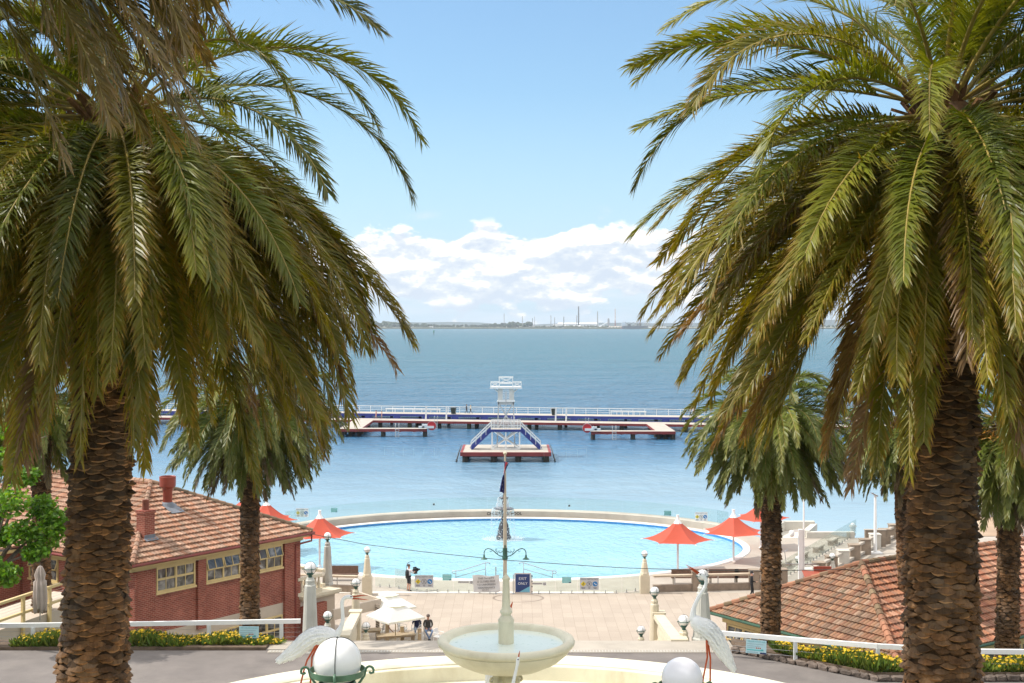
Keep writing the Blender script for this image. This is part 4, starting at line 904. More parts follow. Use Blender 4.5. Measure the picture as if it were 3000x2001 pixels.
def feather(mb, p, d, nrm, L, w):
    d = d.normalized(); s = d.cross(nrm).normalized(); n = s.cross(d)
    vs = [p-s*w*.35, p+s*w*.35, p+d*L*.45-s*w*.5+n*w*.12, p+d*L*.45+n*w*.30, p+d*L*.45+s*w*.5+n*w*.12, p+d*L*.8-s*w*.36, p+d*L*.8+n*w*.2, p+d*L*.8+s*w*.36, p+d*L]
    mb.add(vs, [(0, 3, 2), (0, 1, 3), (1, 4, 3), (2, 3, 6, 5), (3, 4, 7, 6), (5, 6, 8), (6, 7, 8)])
def crane(label, d, neck, body, beaks, legs, eye, base_z=10.05):
    """neck/body lists of (px, py, in-plane r, depth r) in D px at distance d; body starts at the breast"""
    q0 = at(body[2][0], 1600, d); root = thing('crane_statue', label, 'statue', (q0.x, d, base_z), group='white crane statues in the fountain')
    S = d/F
    rg = random.Random(int(d*100))
    P = [at(a[0], a[1], d) for a in body]; rr = [(a[2]*S, a[3]*S) for a in body]; P, rr = smooth_path(P, rr, 4)
    mb = MB(); mb.loft(plane_loft(P, rr, 18))
    P2 = [at(a[0], a[1], d) for a in neck]; r2 = [(a[2]*S, a[3]*S) for a in neck]; P2, r2 = smooth_path(P2, r2, 4)
    mb.loft(plane_loft(P2, r2, 14))
    mb.build('body', BIRDW, root, smooth=True, world=True)
    # overlapping feathers on the wings, long ones over the tail
    fb = MB(); n = len(P)
    for side in (-1, 1):
        for i in range(int(n*.20), n-1):
            t = i/(n-1); ax = (P[min(i+1, n-1)]-P[i-1]).normalized(); up = ax.cross(Vector((0, 1, 0)))
            m = 7 if t < .8 else 6
            for k in range(m):
                th = R(-70)+R(150)*k/(m-1)+rg.uniform(-.08, .08)
                a, b_ = rr[i]; pp = P[i]+up*a*math.sin(th)*1.0+Vector((0, side*b_*math.cos(th)*1.0, 0))
                nm = (up*math.sin(th)/max(a, .01)+Vector((0, side*math.cos(th)/max(b_, .01), 0))).normalized()
                L = (.05+.16*t*t)*(.85+.3*rg.random()); feather(fb, pp-nm*.004, ax+nm*.10+Vector((0, 0, -.12*t)), nm, L, .034+.03*t)
    fb.build('feathers', BIRDW, root, world=True)
    bk = MB()
    for pa, pb, ra in beaks: bk.loft(plane_loft([at(*pa, d), at((pa[0]+pb[0])/2, (pa[1]+pb[1])/2-.6, d), at(*pb, d)], [(ra*S, ra*S*.9), (ra*S*.75, ra*S*.6), (.35*S, .35*S)], 8))
    bk.build('beak', BIRDO, root, smooth=True, world=True)
    e = MB()
    for sd in (-1, 1): e.sphere(at(eye[0], eye[1], d+sd*.022), .009, 8, 6)
    e.build('eye', DARK, root, world=True)
    for k, lg in enumerate(legs):
        P3 = [at(a[0], a[1], d+(-.05 if k == 0 else .05)) for a in lg]; e_ = P3[-1]; e_ = Vector((e_.x, e_.y, base_z))
        mb = MB(); rl = [2.6*S]+[2.0*S]*(len(P3)-1)+[1.8*S]; rl[1] = 2.5*S
        mb.tube(P3+[e_], rl, 8)
        for a in (-.5, 0, .5): mb.tube([e_+Vector((0, 0, .012)), e_+Vector((math.sin(a)*.14, -math.cos(a)*.14, .006))], [.013, .006], 6)
        mb.build('leg', BIRDO, root, smooth=True, world=True)
    return root
crane('white crane statue right of the bowl, neck raised and open orange beak pointing up left', 18.0,
    [(1592, 1424, 10, 9), (1591, 1409, 6.8, 6), (1594, 1393, 5.0, 4.6), (1603, 1373, 4.3, 4), (1615, 1354, 4.0, 3.8), (1621, 1339, 4.0, 3.7), (1619, 1328, 4.6, 4), (1612, 1321.5, 5.6, 4.4), (1606, 1318.5, 4.2, 3.5), (1603, 1317, 2.4, 2.2)],
    [(1587, 1419, 5, 5), (1594, 1424, 14, 13), (1606, 1434, 19, 17), (1622, 1444, 21.5, 18), (1638, 1460, 19.5, 15), (1649, 1477, 16.5, 10), (1658, 1492, 12.5, 6), (1666, 1505, 7, 3), (1672, 1515, 2.5, 1.2)],
    [((1606, 1316), (1574.5, 1296.5), 2.3), ((1606, 1320), (1577, 1301), 2.0)],
    [[(1622, 1462), (1623, 1486), (1624, 1509), (1614.5, 1557), (1612, 1580)], [(1625, 1462), (1627, 1487), (1631, 1511), (1630.5, 1560), (1630, 1580)]], (1608, 1318.5))
crane('white crane statue left of the bowl, body level and open orange beak pointing right', 17.5,
    [(770, 1462, 11, 10), (776, 1452, 7.6, 7), (783, 1440, 5.4, 5), (787, 1424, 4.4, 4.2), (786.5, 1405, 4.0, 3.9), (785, 1389, 4.0, 3.8), (787, 1378, 4.2, 3.8), (793.5, 1371.5, 4.6, 4), (802, 1370.5, 5.4, 4.3), (808, 1371.5, 4.0, 3.4), (811, 1372, 2.4, 2.2)],
    [(777, 1461, 5, 5), (770, 1462, 13, 12), (757, 1459, 17, 16), (741, 1457, 19, 17.5), (724, 1460, 20, 17), (707, 1469, 19, 14), (693, 1480, 16.5, 10), (680, 1490, 12.5, 6), (671, 1496, 7, 3), (664, 1500, 3, 1.2)],
    [((808, 1370), (844.5, 1366.5), 2.3), ((808, 1374), (846.5, 1377.5), 2.0)],
    [[(727, 1478), (722, 1488), (705, 1516), (697, 1542), (688, 1580)], [(731, 1478), (727, 1488), (716.5, 1508), (714, 1545), (712, 1580)]], (806, 1369.5))
crane('white crane statue in front of the bowl, slim neck stretched straight up', 16.2,
    [(1166, 1640, 12, 11), (1170, 1610, 6.5, 6), (1176, 1580, 4.6, 4.4), (1181, 1556, 3.7, 3.6), (1186, 1534, 3.3, 3.2), (1188, 1524, 3.8, 3.4), (1189, 1516, 4.2, 3.6), (1190, 1511, 3.0, 2.8), (1190.5, 1508, 2.0, 2.0)],
    [(1165, 1632, 5, 5), (1163, 1640, 14, 13), (1158, 1655, 19, 17), (1152, 1674, 21, 18), (1146, 1694, 19, 15), (1140, 1714, 14, 9), (1136, 1728, 6, 3), (1134, 1736, 2.5, 1.2)],
    [((1190.3, 1510), (1193.5, 1493.5), 2.0)],
    [[(1156, 1672), (1157, 1700), (1156, 1740)], [(1160, 1672), (1163, 1700), (1164, 1740)]], (1189.5, 1514))
crane('white crane statue behind the fountain column, only its orange beak tip showing', 21.4,
    [(1152, 1480, 11, 10), (1154, 1462, 6, 5.5), (1158, 1443, 4.2, 4), (1163, 1426, 3.6, 3.5), (1167, 1410, 3.3, 3.2), (1169, 1402, 3.8, 3.4), (1171, 1396, 3.4, 3), (1172, 1393, 2.0, 2.0)],
    [(1151, 1474, 5, 5), (1149, 1482, 13, 12), (1145, 1496, 17, 16), (1140, 1514, 18, 16), (1134, 1532, 16, 12), (1129, 1548, 10, 6), (1126, 1558, 4, 2), (1124, 1564, 2, 1)],
    [((1172, 1396), (1177.5, 1381), 2.6)],
    [[(1143, 1510), (1144, 1535), (1143, 1570)], [(1147, 1510), (1149, 1535), (1150, 1570)]], (1170, 1399))
# lamp pillars
GLOBE = mat('opal_glass', (0.88, 0.86, 0.83), .3, .03, 2, spec=.5)
GLOBEP = mat('opal_glass_cool', (0.88, 0.86, 0.89), .3, .03, 2, spec=.5)
def iron_cradle(mb, c, gr, arms=4, rot=.4):
    c = Vector(c); th = .0085+gr*.012
    mb.tube([c+Vector((gr*1.06*math.cos(a*PI/12), gr*1.06*math.sin(a*PI/12), -gr*.18)) for a in range(25)], th, 6)
    for k in range(arms):
        a = rot+2*PI*k/arms; u = Vector((math.cos(a), math.sin(a), 0))
        mb.tube([c+u*gr*.35+Vector((0, 0, -gr*1.35)), c+u*gr*.75+Vector((0, 0, -gr*1.0)), c+u*gr*1.08+Vector((0, 0, -gr*.55)), c+u*gr*1.10+Vector((0, 0, -gr*.1)), c+u*gr*1.30+Vector((0, 0, -gr*.02)), c+u*gr*1.38+Vector((0, 0, -gr*.22)), c+u*gr*1.24+Vector((0, 0, -gr*.26))], th, 5)
    mb.lathe([(gr*.30, -gr*1.75), (gr*.42, -gr*1.6), (gr*.30, -gr*1.45), (gr*.5, -gr*1.2), (gr*.62, -gr*1.02), (gr*.5, -gr*.9)], 12, c)
def cage(mb, c, gr, n=2, rot=.3):
    c = Vector(c)
    for k in range(n):
        a = rot+PI*k/n; u = Vector((math.cos(a), math.sin(a), 0))
        mb.tube([c+u*gr*1.02*math.cos(t)+Vector((0, 0, gr*1.02*math.sin(t))) for t in [R(-10)+R(200)*i/20 for i in range(21)]], .005+gr*.006, 5)
def lamp_pillar(label, c, zb, gr, rt, rb, group='lamp pillars along the steps and promenade', wires=True, block=None, m=None, capm=None):
    """octagonal tapered concrete pillar, iron cradle and opal globe (c = globe centre)"""
    q = thing('lamp_pillar', label, 'lamp', (c.x, c.y, zb), group=group); H = c.z-zb; h = H-gr*1.72; mm = m or CREAM
    mb = MB(); st = h-rt*1.9
    if block:
        mb.box((0, 0, block/2), (rb*2.3, rb*2.3, block)); mb.box((0, 0, block+.03), (rb*2.05, rb*2.05, .06))
    z0 = (block+.06 if block else 0)
    pf = [(rb*1.12, z0), (rb*1.12, z0+.10), (rb, z0+.16), (rt*1.16, st), (rt*1.16, st+rt*.3), (rt*.92, st+rt*.55), (rt*.92, st+rt*1.1), (rt*.98, st+rt*1.15), (rt*.98, st+rt*1.35), (rt*.80, st+rt*1.55), (rt*.72, h), (0, h)]
    mb.lathe(pf, 8, a0=PI/8)
    for k in range(4):   # raised corner fillets
        a = PI/4+k*PI/2; u = Vector((math.cos(a), math.sin(a), 0)); kk = 1.0*math.cos(PI/8)*.98
        mb.beam(u*rb*kk+Vector((0, 0, z0+.2)), u*rt*1.16*kk+Vector((0, 0, st-.02)), rt*.42, rt*.14, up=u)
    sh = mb.build('shaft', mm, q)
    mb = MB(); iron_cradle(mb, (0, 0, H), gr); mb.build('cradle', GREEN, q, smooth=True)
    mb = MB(); mb.sphere((0, 0, H), gr, 24, 16); g = mb.build('globe', GLOBE, q, smooth=True)
    if wires: mb = MB(); cage(mb, (0, 0, H), gr, 2, .35); mb.build('wire_guard', DARK, g)
    return q
GP = mat('grey_pillar_paint', (0.50, 0.49, 0.43), .7, .08, 2, .1, 20, dirt=(.33, .31, .26, .4))
lamp_pillar('tall grey lamp pillar behind the left crane statue beside the white rail', at(712, 1303, 45.6), 6.0, .20, .175, .30, m=GP)
lamp_pillar('tall grey lamp pillar right behind the right crane statue\'s head and neck', at(1613, 1320, 47.5), 6.0, .205, .19, .36, m=GP)
lamp_pillar('lamp pillar on the corner of the balustraded terrace by the brick house', at(752, 1230, 75), 2.56, .20, .17, .30, m=GREYW)
lamp_pillar('lamp pillar on a brown block at the left end of the pool fence', at(843, 1262, 84.6), 0.0, .19, .15, .27, block=1.15, wires=False)
lamp_pillar('lamp pillar on a brown block at the right end of the pool fence', at(1480, 1271, 85.2), 0.0, .19, .15, .27, block=1.15, wires=False)
lamp_pillar('cream lamp pillar rising at the top of the left stair balustrade', at(817, 1337, 66), 0.6, .20, .17, .30)
lamp_pillar('small blue white globe lamp in the shade below the left terrace wall', at(752, 1413, 60), 1.6, .20, .17, .26, m=GP)
lamp_pillar('short lamp pillar beside the striped pergola post at the cafe', at(840, 1437, 66), 0.0, .19, .17, .25)
lamp_pillar('cream lamp pillar at the top of the right stair balustrade', at(1503, 1357, 60), 1.2, .20, .17, .30)
lamp_pillar('short lamp pillar left of the right stair balustrade, lowest globe on the promenade', at(1472, 1446, 62.5), 0.3, .19, .17, .25)
lamp_pillar('lamp pillar between the right stair balustrade and the right crane statue', at(1570, 1424, 47.6), 6.0-1.0, .20, .17, .27)
for px, py, d, lab in ((1958, 1205, 113, 'far lamp pillar on the pale promenade steps, half way to the sea'), (1832, 1282, 93, 'lamp pillar left of the red shed below the promenade ramp'), (1911, 1276, 92, 'lamp pillar just above the orange roof ridge, right of the red shed')):
    lamp_pillar(lab, at(px, py, d), 0.0, .19, .16, .28, wires=False, m=WCONC)
# two big globes close to the camera
def big_globe(label, c, gr, wires, gm, zb=10.1):
    q = thing('globe_lamp', label, 'lamp', (c.x, c.y, zb), group='big globe lamps on the fountain'); H = c.z-zb
    mb = MB(); mb.lathe([(.30, 0), (.30, .2), (.22, .3), (.17, H-gr*2.1), (.21, H-gr*1.95), (.21, H-gr*1.75), (.15, H-gr*1.6)], 16); mb.build('shaft', FOUNT, q, smooth=True, auto=35)
    mb = MB()
    n = 40; rgs = []
    for i in range(n):
        a = 2*PI*i/n; u = Vector((math.cos(a), math.sin(a), 0))
        rgs.append([u*gr*1.13+Vector((0, 0, H-gr*.30)), u*gr*1.17+Vector((0, 0, H-gr*.30)), u*gr*1.13+Vector((0, 0, H-gr*.56)), u*gr*1.09+Vector((0, 0, H-gr*.56))])
    mb.loft(rgs, closed=True)
    for k in range(4):
        a = .05+k*PI/2; u = Vector((math.cos(a), math.sin(a), 0)); z = Vector((0, 0, 1))
        sp = [u*gr*(1.30+.20*math.cos(t)*(1-t/9.5))+z*(H-gr*.42+gr*.22*math.sin(t)*(1-t/9.5)) for t in [PI*1.0-i*.42 for i in range(14)]]
        mb.tube([u*gr*.45+z*(H-gr*1.45), u*gr*.85+z*(H-gr*1.0), u*gr*1.12+z*(H-gr*.6)]+[u*gr*1.17+z*(H-gr*.40)]+[u*gr*(1.17+.17*(1-math.cos(t)))*1.0+z*(H-gr*.40+gr*.19*math.sin(t)) for t in [.5, 1.0, 1.5, 2.0, 2.5, 3.0, 3.5]]+[u*gr*1.40+z*(H-gr*.50), u*gr*1.32+z*(H-gr*.44)], .014, 6)
    mb.lathe([(gr*.35, H-gr*1.7), (gr*.55, H-gr*1.45), (gr*.62, H-gr*1.2), (gr*.8, H-gr*.95), (gr*.75, H-gr*.8)], 20)
    mb.build('cradle', mat('sage_green_iron', (.10, .19, .12), .45, .25, 6), q, smooth=True, auto=40)
    mb = MB(); mb.sphere((0, 0, H), gr, 48, 32); g = mb.build('globe', gm, q, smooth=True)
    if wires:
        mb = MB()
        for a in (R(-88), R(30), R(148)):
            u = Vector((math.cos(a), math.sin(a), 0))
            mb.tube([u*gr*1.012*math.cos(t)+Vector((0, 0, H+gr*1.012*math.sin(t))) for t in [R(-28)+R(118)*i/20 for i in range(21)]], .0052, 6)
        mb.tube([(0, 0, H+gr), (0, 0, H+gr*1.04)], .012, 8); mb.build('wire_guard', DARK, g)
    return q
big_globe('big white globe lamp with dark wires and green cradle before the left crane', at(774.5, 1519, 14.3), .262, True, GLOBE)
big_globe('big plain white globe lamp without wires at the bottom edge before the right crane', at(1566, 1557, 16.7), .262, False, GLOBEP)
# stair balustrades
def balustrade(label, p0, p1, base0, base1):
    q = thing('balustrade', label, 'balustrade', (p0.x, p0.y, base0), group='stair balustrades')
    p0 = Vector(p0); p1 = Vector(p1); n = int((p1-p0).length/.26)
    mb = MB(); mb.beam(p0, p1, .46, .20); mb.build('handrail', CREAM, q, world=True)
    mb = MB(); a = p0.copy(); a.z = base0; b_ = p1.copy(); b_.z = base1; mb.beam(a, b_, .42, .22); mb.build('plinth', CREAM, q, world=True)
    for i in range(n):
        t = (i+.5)/n; c = p0+(p1-p0)*t; zb = base0+(base1-base0)*t+.10; h = c.z-.09-zb
        mb = MB(); mb.lathe([(r*.95, z/.66*h) for r, z in BAL], 8, (c.x, c.y, zb)); mb.build('baluster', CREAM, q, smooth=True, world=True)
    for pp, bz in ((p0, base0), (p1, base1)):
        mb = MB(); mb.box((pp.x, pp.y, (bz-.3+pp.z+.14)/2), (.52, .52, pp.z+.14-bz+.3)); mb.box((pp.x, pp.y, pp.z+.18), (.62, .62, .09)); mb.build('end_post', CREAM, q, world=True)
    return q
balustrade('cream balustrade sloping down the left side of the steps', at(786, 1468, 47.6), at(816, 1412, 63.5), 5.4, 1.9)
balustrade('cream balustrade sloping down the right side of the steps', at(1558, 1478, 47.2), at(1512, 1415, 60), 5.4, 2.9)
# white rails along the road
def white_rail(label, pts, posts, zb=6.0, wires=3):
    q = thing('white_rail', label, 'railing', (pts[0].x, pts[0].y, zb), group='white rails along the road')
    mb = MB()
    for a, b_ in zip(pts, pts[1:]): mb.beam(a-Vector((0, 0, .075)), b_-Vector((0, 0, .075)), .12, .15)
    mb.build('rail', WHITE, q, world=True)
    for c in posts:
        mb = MB(); mb.box((c.x, c.y, (zb+c.z-.152)/2), (.12, .12, c.z-.152-zb)); mb.build('post', mat('greyed_white_paint', (.66, .67, .66), .5, .06, 3, dirt=(.45, .44, .42, .3)), q, world=True)
    mb = MB()
    for k in range(wires):
        for a, b_ in zip(pts, pts[1:]): mb.tube([a-Vector((0, 0, .30+k*.17)), b_-Vector((0, 0, .30+k*.17))], .005, 4)
    mb.build('wire', STEEL, q, world=True)
    return q
lp = [at(-60, 1432, 46.6), at(345, 1427, 46.7), at(690, 1421, 47.0)]
white_rail('long white painted rail above the flowers on the left side of the road', lp, [at(76, 1431, 46.6), at(278, 1428, 46.7), at(480, 1425, 46.8), at(646, 1422, 46.95)])
rp = [at(1640, 1447, 44.9), at(1826, 1463, 43.9), at(2015, 1478, 42.8), at(2245, 1490, 42.15), at(2440, 1492, 42.1)]
white_rail('long white painted rail above the flowers on the right side of the road', rp, [at(1652, 1448, 44.85)]+rp[1:4]+[at(2420, 1492, 42.1)], 6.2)
st = thing('stone_edging', 'rough dark stone block edging of the right flower border', 'edging', (8, redge(8), ROADZ))
mb = MB(); rg = random.Random(12); x = 7.6; STONE = mat('bluestone', (.12, .10, .088), .9, .35, 6, .8, 14, vcol=True)
while x < 24:
    dx = rg.uniform(.30, .46)*(.72 if x < 11.6 else 1.0); y0 = redge(x); y1 = redge(x+dx); h = rg.uniform(.15, .21)
    a = Vector((x+.02, y0-.12, ROADZ+h/2)); b_ = Vector((x+dx-.01, y1-.12, ROADZ+h/2)); g = rg.uniform(.7, 1.5)
    rings = []
    for t, k in ((0, .78), (.18, .98), (.8, 1.0), (1, .8)):
        c = a.lerp(b_, t); hh = h/2*k; ww = .15*k
        rings.append([c+Vector((rg.gauss(0, .012), ww*sy+rg.gauss(0, .012), hh*sz+rg.gauss(0, .015))) for sy, sz in ((-.75, -1), (-1, -.4), (-1, .6), (-.7, 1), (.7, 1), (1, .5), (1, -1))])
    mb.loft(rings, col=(g*1.08, g, g*.92)); x += dx
mb.build('stones', STONE, st, world=True)
# welcome signs
TEALP = mat('pale_teal_sign', (.42, .62, .66), .5, .05, 3); TEAL = mat('teal_ink', (.05, .36, .38), .5, .05, 3); SIGNW = mat('sign_white', (.72, .72, .71), .5, .04, 3); NAVY = mat('navy_ink', (.02, .035, .11), .5, .05, 3)
REDI = mat('red_ink', (.45, .12, .06), .5, .05, 3)
def welcome(label, c, w, h, yaw, rollv=0.0):
    q = thing('welcome_sign', label, 'sign', c, yaw, group='welcome signs on the rails'); q.rotation_euler = (0, rollv, yaw)
    mb = MB(); mb.box((0, 0, 0), (w, .012, h)); mb.build('board', TEALP, q)
    m = Matrix.Translation((0, -.008, h*.38)) @ Matrix.Rotation(R(90), 4, 'X'); text_mb('WELCOME AND STAY SAFE', w*.079, m, extr=.001, fit=w*.86).build('lettering', TEAL, q)
    mb = MB()
    for k, (zz, x0, x1) in enumerate(((.20, -.45, .35), (.05, -.45, .2), (-.08, -.45, -.05), (-.40, -.45, .1))): mb.box(((x0+x1)/2*w, -.0075, zz*h), ((x1-x0)*w, .003, h*.02))
    mb.build('small_print', mat('grey_ink', (.22, .30, .33), .5, .05, 3), q)
    mb = MB(); mb.box((-.05*w, -.0075, -.24*h), (.82*w, .003, .07*h)); mb.box((.30*w, -.0075, -.20*h), (.10*w, .003, .08*h)); mb.build('print_band', mat('teal_band', (.10, .45, .46), .5, .05, 3), q)
    mb = MB()
    for k in range(3): mb.lathe([(0, 0), (.035*w, 0)], 14, (0, 0, 0)) if False else mb.tube([((.02+k*.09)*w, -.0065, -.08*h), ((.02+k*.09)*w, -.0095, -.08*h)], .034*w, 14)
    mb.build('print_dot', REDI, q)
    mb = MB(); mb.box((.35*w, -.0078, -.44*h), (.29*w, .004, .12*h)); mb.build('logo_patch', NAVY, q)
    return q
welcome('teal welcome sign on the left white rail wires beside the slim palm trunk', at(571.5, 1453.5, 46.4), .70, .48, 0.0, .015)
welcome('teal welcome sign on the right white rail wires beside the full round palm', at(1736, 1485, 44.1), .68, .46, -.25, .03)
# flagpole
fp = thing('flagpole', 'pale square flagpole behind the fountain column with two green lamps on scroll arms', 'flagpole', (at(1159.5, 0, 72).x, 72, 0))
POLE = mat('pole_paint', (.50, .44, .34), .55, .07, 3)
mb = MB(); zt = at(0, 1043, 72).z; rings = []
for z, w_ in ((0, .13), (4.6, .105), (7.2, .085), (zt, .05)):
    rings.append([Vector((x*w_, y*w_, z)) for x, y in ((-1, -.55), (-.55, -1), (.55, -1), (1, -.55), (1, .55), (.55, 1), (-.55, 1), (-1, .55))])
mb.loft(rings)
for sx in (-.6, .6):
    mb.beam((sx*.10, -.125, .1), (sx*.075, -.085, 7.0), .02, .02, up=(0, 1, 0))
mb.box((.0, -.10, 6.55), (.06, .06, .22)); mb.build('pole', POLE, fp)
mb = MB(); mb.sphere((0, 0, zt+.06), .11, 14, 10, (1, 1, .8)); mb.build('finial', CREAM, fp, smooth=True)
mb = MB(); mb.lathe([(.135, 4.55), (.16, 4.62), (.15, 4.7), (.125, 4.76), (.135, 4.85), (.125, 5.2)], 16); mb.box((0, -.13, 5.15), (.07, .04, .42)); mb.build('collar', GREEN, fp, smooth=True, auto=40)
for sg in (-1, 1):
    mb = MB()
    arm = [(.10, 4.72), (.30, 4.76), (.48, 4.88), (.62, 5.02), (.78, 5.12), (.95, 5.16), (1.08, 5.10), (1.15, 4.96), (1.155, 4.80)]
    mb.tube([(sg*x, 0, z) for x, z in arm], .026, 8)
    mb.tube([(sg*x, 0, z) for x, z in ((.14, 5.02), (.22, 4.93), (.30, 4.92), (.36, 4.97), (.33, 5.03), (.28, 5.01))], .018, 6); mb.tube([(sg*x, 0, z) for x, z in ((.42, 4.86), (.44, 4.98), (.52, 5.06), (.50, 5.14), (.44, 5.12))], .018, 6)
    mb.tube([(sg*x, 0, z) for x, z in ((.72, 5.09), (.74, 5.0), (.80, 4.97), (.84, 5.02), (.81, 5.06))], .014, 6)
    ar = mb.build('lamp_arm', GREEN, fp, smooth=True)
    mb = MB(); mb.lathe([(.035, 4.82), (.05, 4.76), (.06, 4.68), (.10, 4.64), (.185, 4.585), (.19, 4.565), (.0, 4.575)], 20, (sg*1.155, 0, 0)); mb.build('lamp_shade', mat('green_shade', (.055, .14, .10), .4, .2, 4), ar, smooth=True, auto=50)
# draped flag on the pole
FLAG, nt, b = nt_new('flag_cloth'); a_ = node(nt, 'ShaderNodeAttribute', attribute_name='Col'); link(nt, a_.outputs['Color'], b.inputs['Base Color']); b.inputs['Roughness'].default_value = .8
fl = thing('flag', 'dark blue flag with red and white canton hanging limp on the flagpole', 'flag', (fp.location.x, 71.85, 8))
mb = MB(); nu, nv = 16, 40; z1 = at(0, 1058, 72).z-8; z0 = at(0, 1132, 72).z-8
def flagpt(i, j):
    u = i/nu; v = j/nv; sp = .06+.20*(v**.8); x = -.05-sp*u*.95+.16*(1-v)*u
    if v < .5: x += .34*u*(.5-v)
    return Vector((x+.02*math.sin(u*9+v*3), -.05-.07*math.sin(u*14+v*2.5)*(.4+u), z1+(z0-z1)*v*(1-.12*u)-.10*u))
nv_ = lambda u, v: v
for i in range(nu):
    for j in range(nv):
        u = (i+.5)/nu; v = (j+.5)/nv; col = (.022, .03, .15)
        if v < .42:
            a = abs(u-.5-.9*(v-.2)); b2 = abs(u-.5+.9*(v-.2))
            if min(a, b2) < .16: col = (.75, .73, .72)
            if min(a, b2) < .08 or abs(u-.5) < .10: col = (.50, .03, .04)
        for cu, cv, r in ((.35, .60, .10), (.7, .75, .09), (.3, .88, .07)):
            if abs(u-cu)*1.0+abs(v-cv)*2.2 < r: col = (.8, .8, .8)
        mb.quad(flagpt(i, j), flagpt(i+1, j), flagpt(i+1, j+1), flagpt(i, j+1), 0, col)
mb.build('cloth', FLAG, fl, smooth=True)
# long sagging cable across the view
cb = MB(); cb.tube([at(*p) for p in ((715, 1226, 71.5), (840, 1250, 70.5), (972, 1267, 69), (1160, 1286, 67.5), (1348, 1299, 66), (1442, 1304, 65.3), (1600, 1309, 64), (1760, 1311, 62.8), (1960, 1306, 61.3))], .017, 5)
tag(cb.build('overhead_cable', DARK), 'thin dark cable sagging across the pool from the brick house', 'cable')
DZ0 = -.20
# ================================================================ PROMENADE: GLASS FENCE, SIGNS, SHADES, CAFE, PEOPLE
GL = bpy.data.materials.new('clear_glass'); GL.use_nodes = True; nt = GL.node_tree; nt.nodes.clear()
o_ = node(nt, 'ShaderNodeOutputMaterial'); t_ = node(nt, 'ShaderNodeBsdfTransparent'); t_.inputs[0].default_value = (.93, .965, .95, 1); g_ = node(nt, 'ShaderNodeBsdfGlossy', i_Roughness=.03); fz = node(nt, 'ShaderNodeFresnel', i_IOR=1.35); mx = node(nt, 'ShaderNodeMixShader')
link(nt, mth(nt, 'ADD', mth(nt, 'MULTIPLY', fz.outputs[0], .4), .01), mx.inputs[0]); link(nt, t_.outputs[0], mx.inputs[1]); link(nt, g_.outputs[0], mx.inputs[2]); link(nt, mx.outputs[0], o_.inputs[0])
GEDGE = mat('glass_edge', (.40, .52, .47), .2, .05, 3)
def glass_fence(label, pts, pw, h=1.25, zb=0.0, group='glass pool fences', spig=True):
    q = thing('glass_fence', label, 'fence', (pts[0][0], pts[0][1], zb), group=group)
    for a, b_ in zip(pts, pts[1:]):
        a = Vector((a[0], a[1], zb)); b_ = Vector((b_[0], b_[1], zb)); L = (b_-a).length; n = max(1, round(L/pw)); d = (b_-a)/n; u = d.normalized()
        for i in range(n):
            p0 = a+d*i+u*.02; p1 = a+d*(i+1)-u*.02
            mb = MB(); mb.beam(p0+Vector((0, 0, .06+h/2)), p1+Vector((0, 0, .06+h/2)), .012, h); g = mb.build('panel', GL, q, world=True)
            mb = MB(); mb.beam(p0+Vector((0, 0, .065+h)), p1+Vector((0, 0, .065+h)), .016, .012); mb.beam(p1+Vector((0, 0, .06)), p1+Vector((0, 0, .05+h)), .014, .014, up=(0, 1, 0)); mb.build('panel_edge', GEDGE, g, world=True)
            if spig:
                for t in (.25, .75):
                    c = p0+(p1-p0)*t; mb = MB(); mb.box((c.x, c.y, zb+.10), (.055, .075, .20)); mb.box((c.x, c.y, zb+.012), (.12, .12, .02)); mb.build('spigot', STEEL, q, world=True)
    return q
FYd = 85.0
def fp_(px, py=1363): c = onz(px, py); return (c.x, c.y)
xL = at(960, 0, 85.3).x; xR = at(1420, 0, 85.2).x
gx0 = at(1138, 0, 85).x; gx1 = at(1178, 0, 85).x; gx2 = at(1222, 0, 85).x
glass_fence('front glass pool fence left of the exit gate', [(at(843, 0, 87).x+.5, 87.2), (at(905, 0, 86.6).x, 86.9), (at(945, 0, 85.6).x, 85.6), (gx0-.02, 85.0)], 1.47)
glass_fence('front glass pool fence right of the exit gate', [(gx2+.05, 85.0), (at(1428, 0, 85.1).x, 85.1), (at(1478, 0, 86.5).x-.3, 86.0)], 1.47)
mb = MB(); mb.box(((gx0+xR-9)/2-1.3, 85.3, .012), (19.0, .5, .02)); tag(mb.build('path', mat('fence_kerb', (.60, .57, .52), .7, .08, 2)), kind='structure')
def far_fence(label, a0, a1, n):
    q = thing('glass_fence', label, 'fence', (PCX, PCY+PB+1.8, .56), group='glass pool fences')
    for i in range(n):
        t0 = a0+(a1-a0)*i/n; t1 = a0+(a1-a0)*(i+1)/n-.002
        p0 = Vector((PCX+(PA+1.85)*math.cos(t0), PCY+(PB+1.85)*math.sin(t0), .56)); p1 = Vector((PCX+(PA+1.85)*math.cos(t1), PCY+(PB+1.85)*math.sin(t1), .56))
        mb = MB(); mb.beam(p0+Vector((0, 0, .6)), p1+Vector((0, 0, .6)), .012, 1.1); g = mb.build('panel', GL, q, world=True)
        mb = MB(); mb.beam(p0+Vector((0, 0, 1.155)), p1+Vector((0, 0, 1.155)), .016, .012); mb.build('panel_edge', GEDGE, g, world=True)
far_fence('far glass fence on the curved sea wall behind the pool', R(24), R(156), 26)
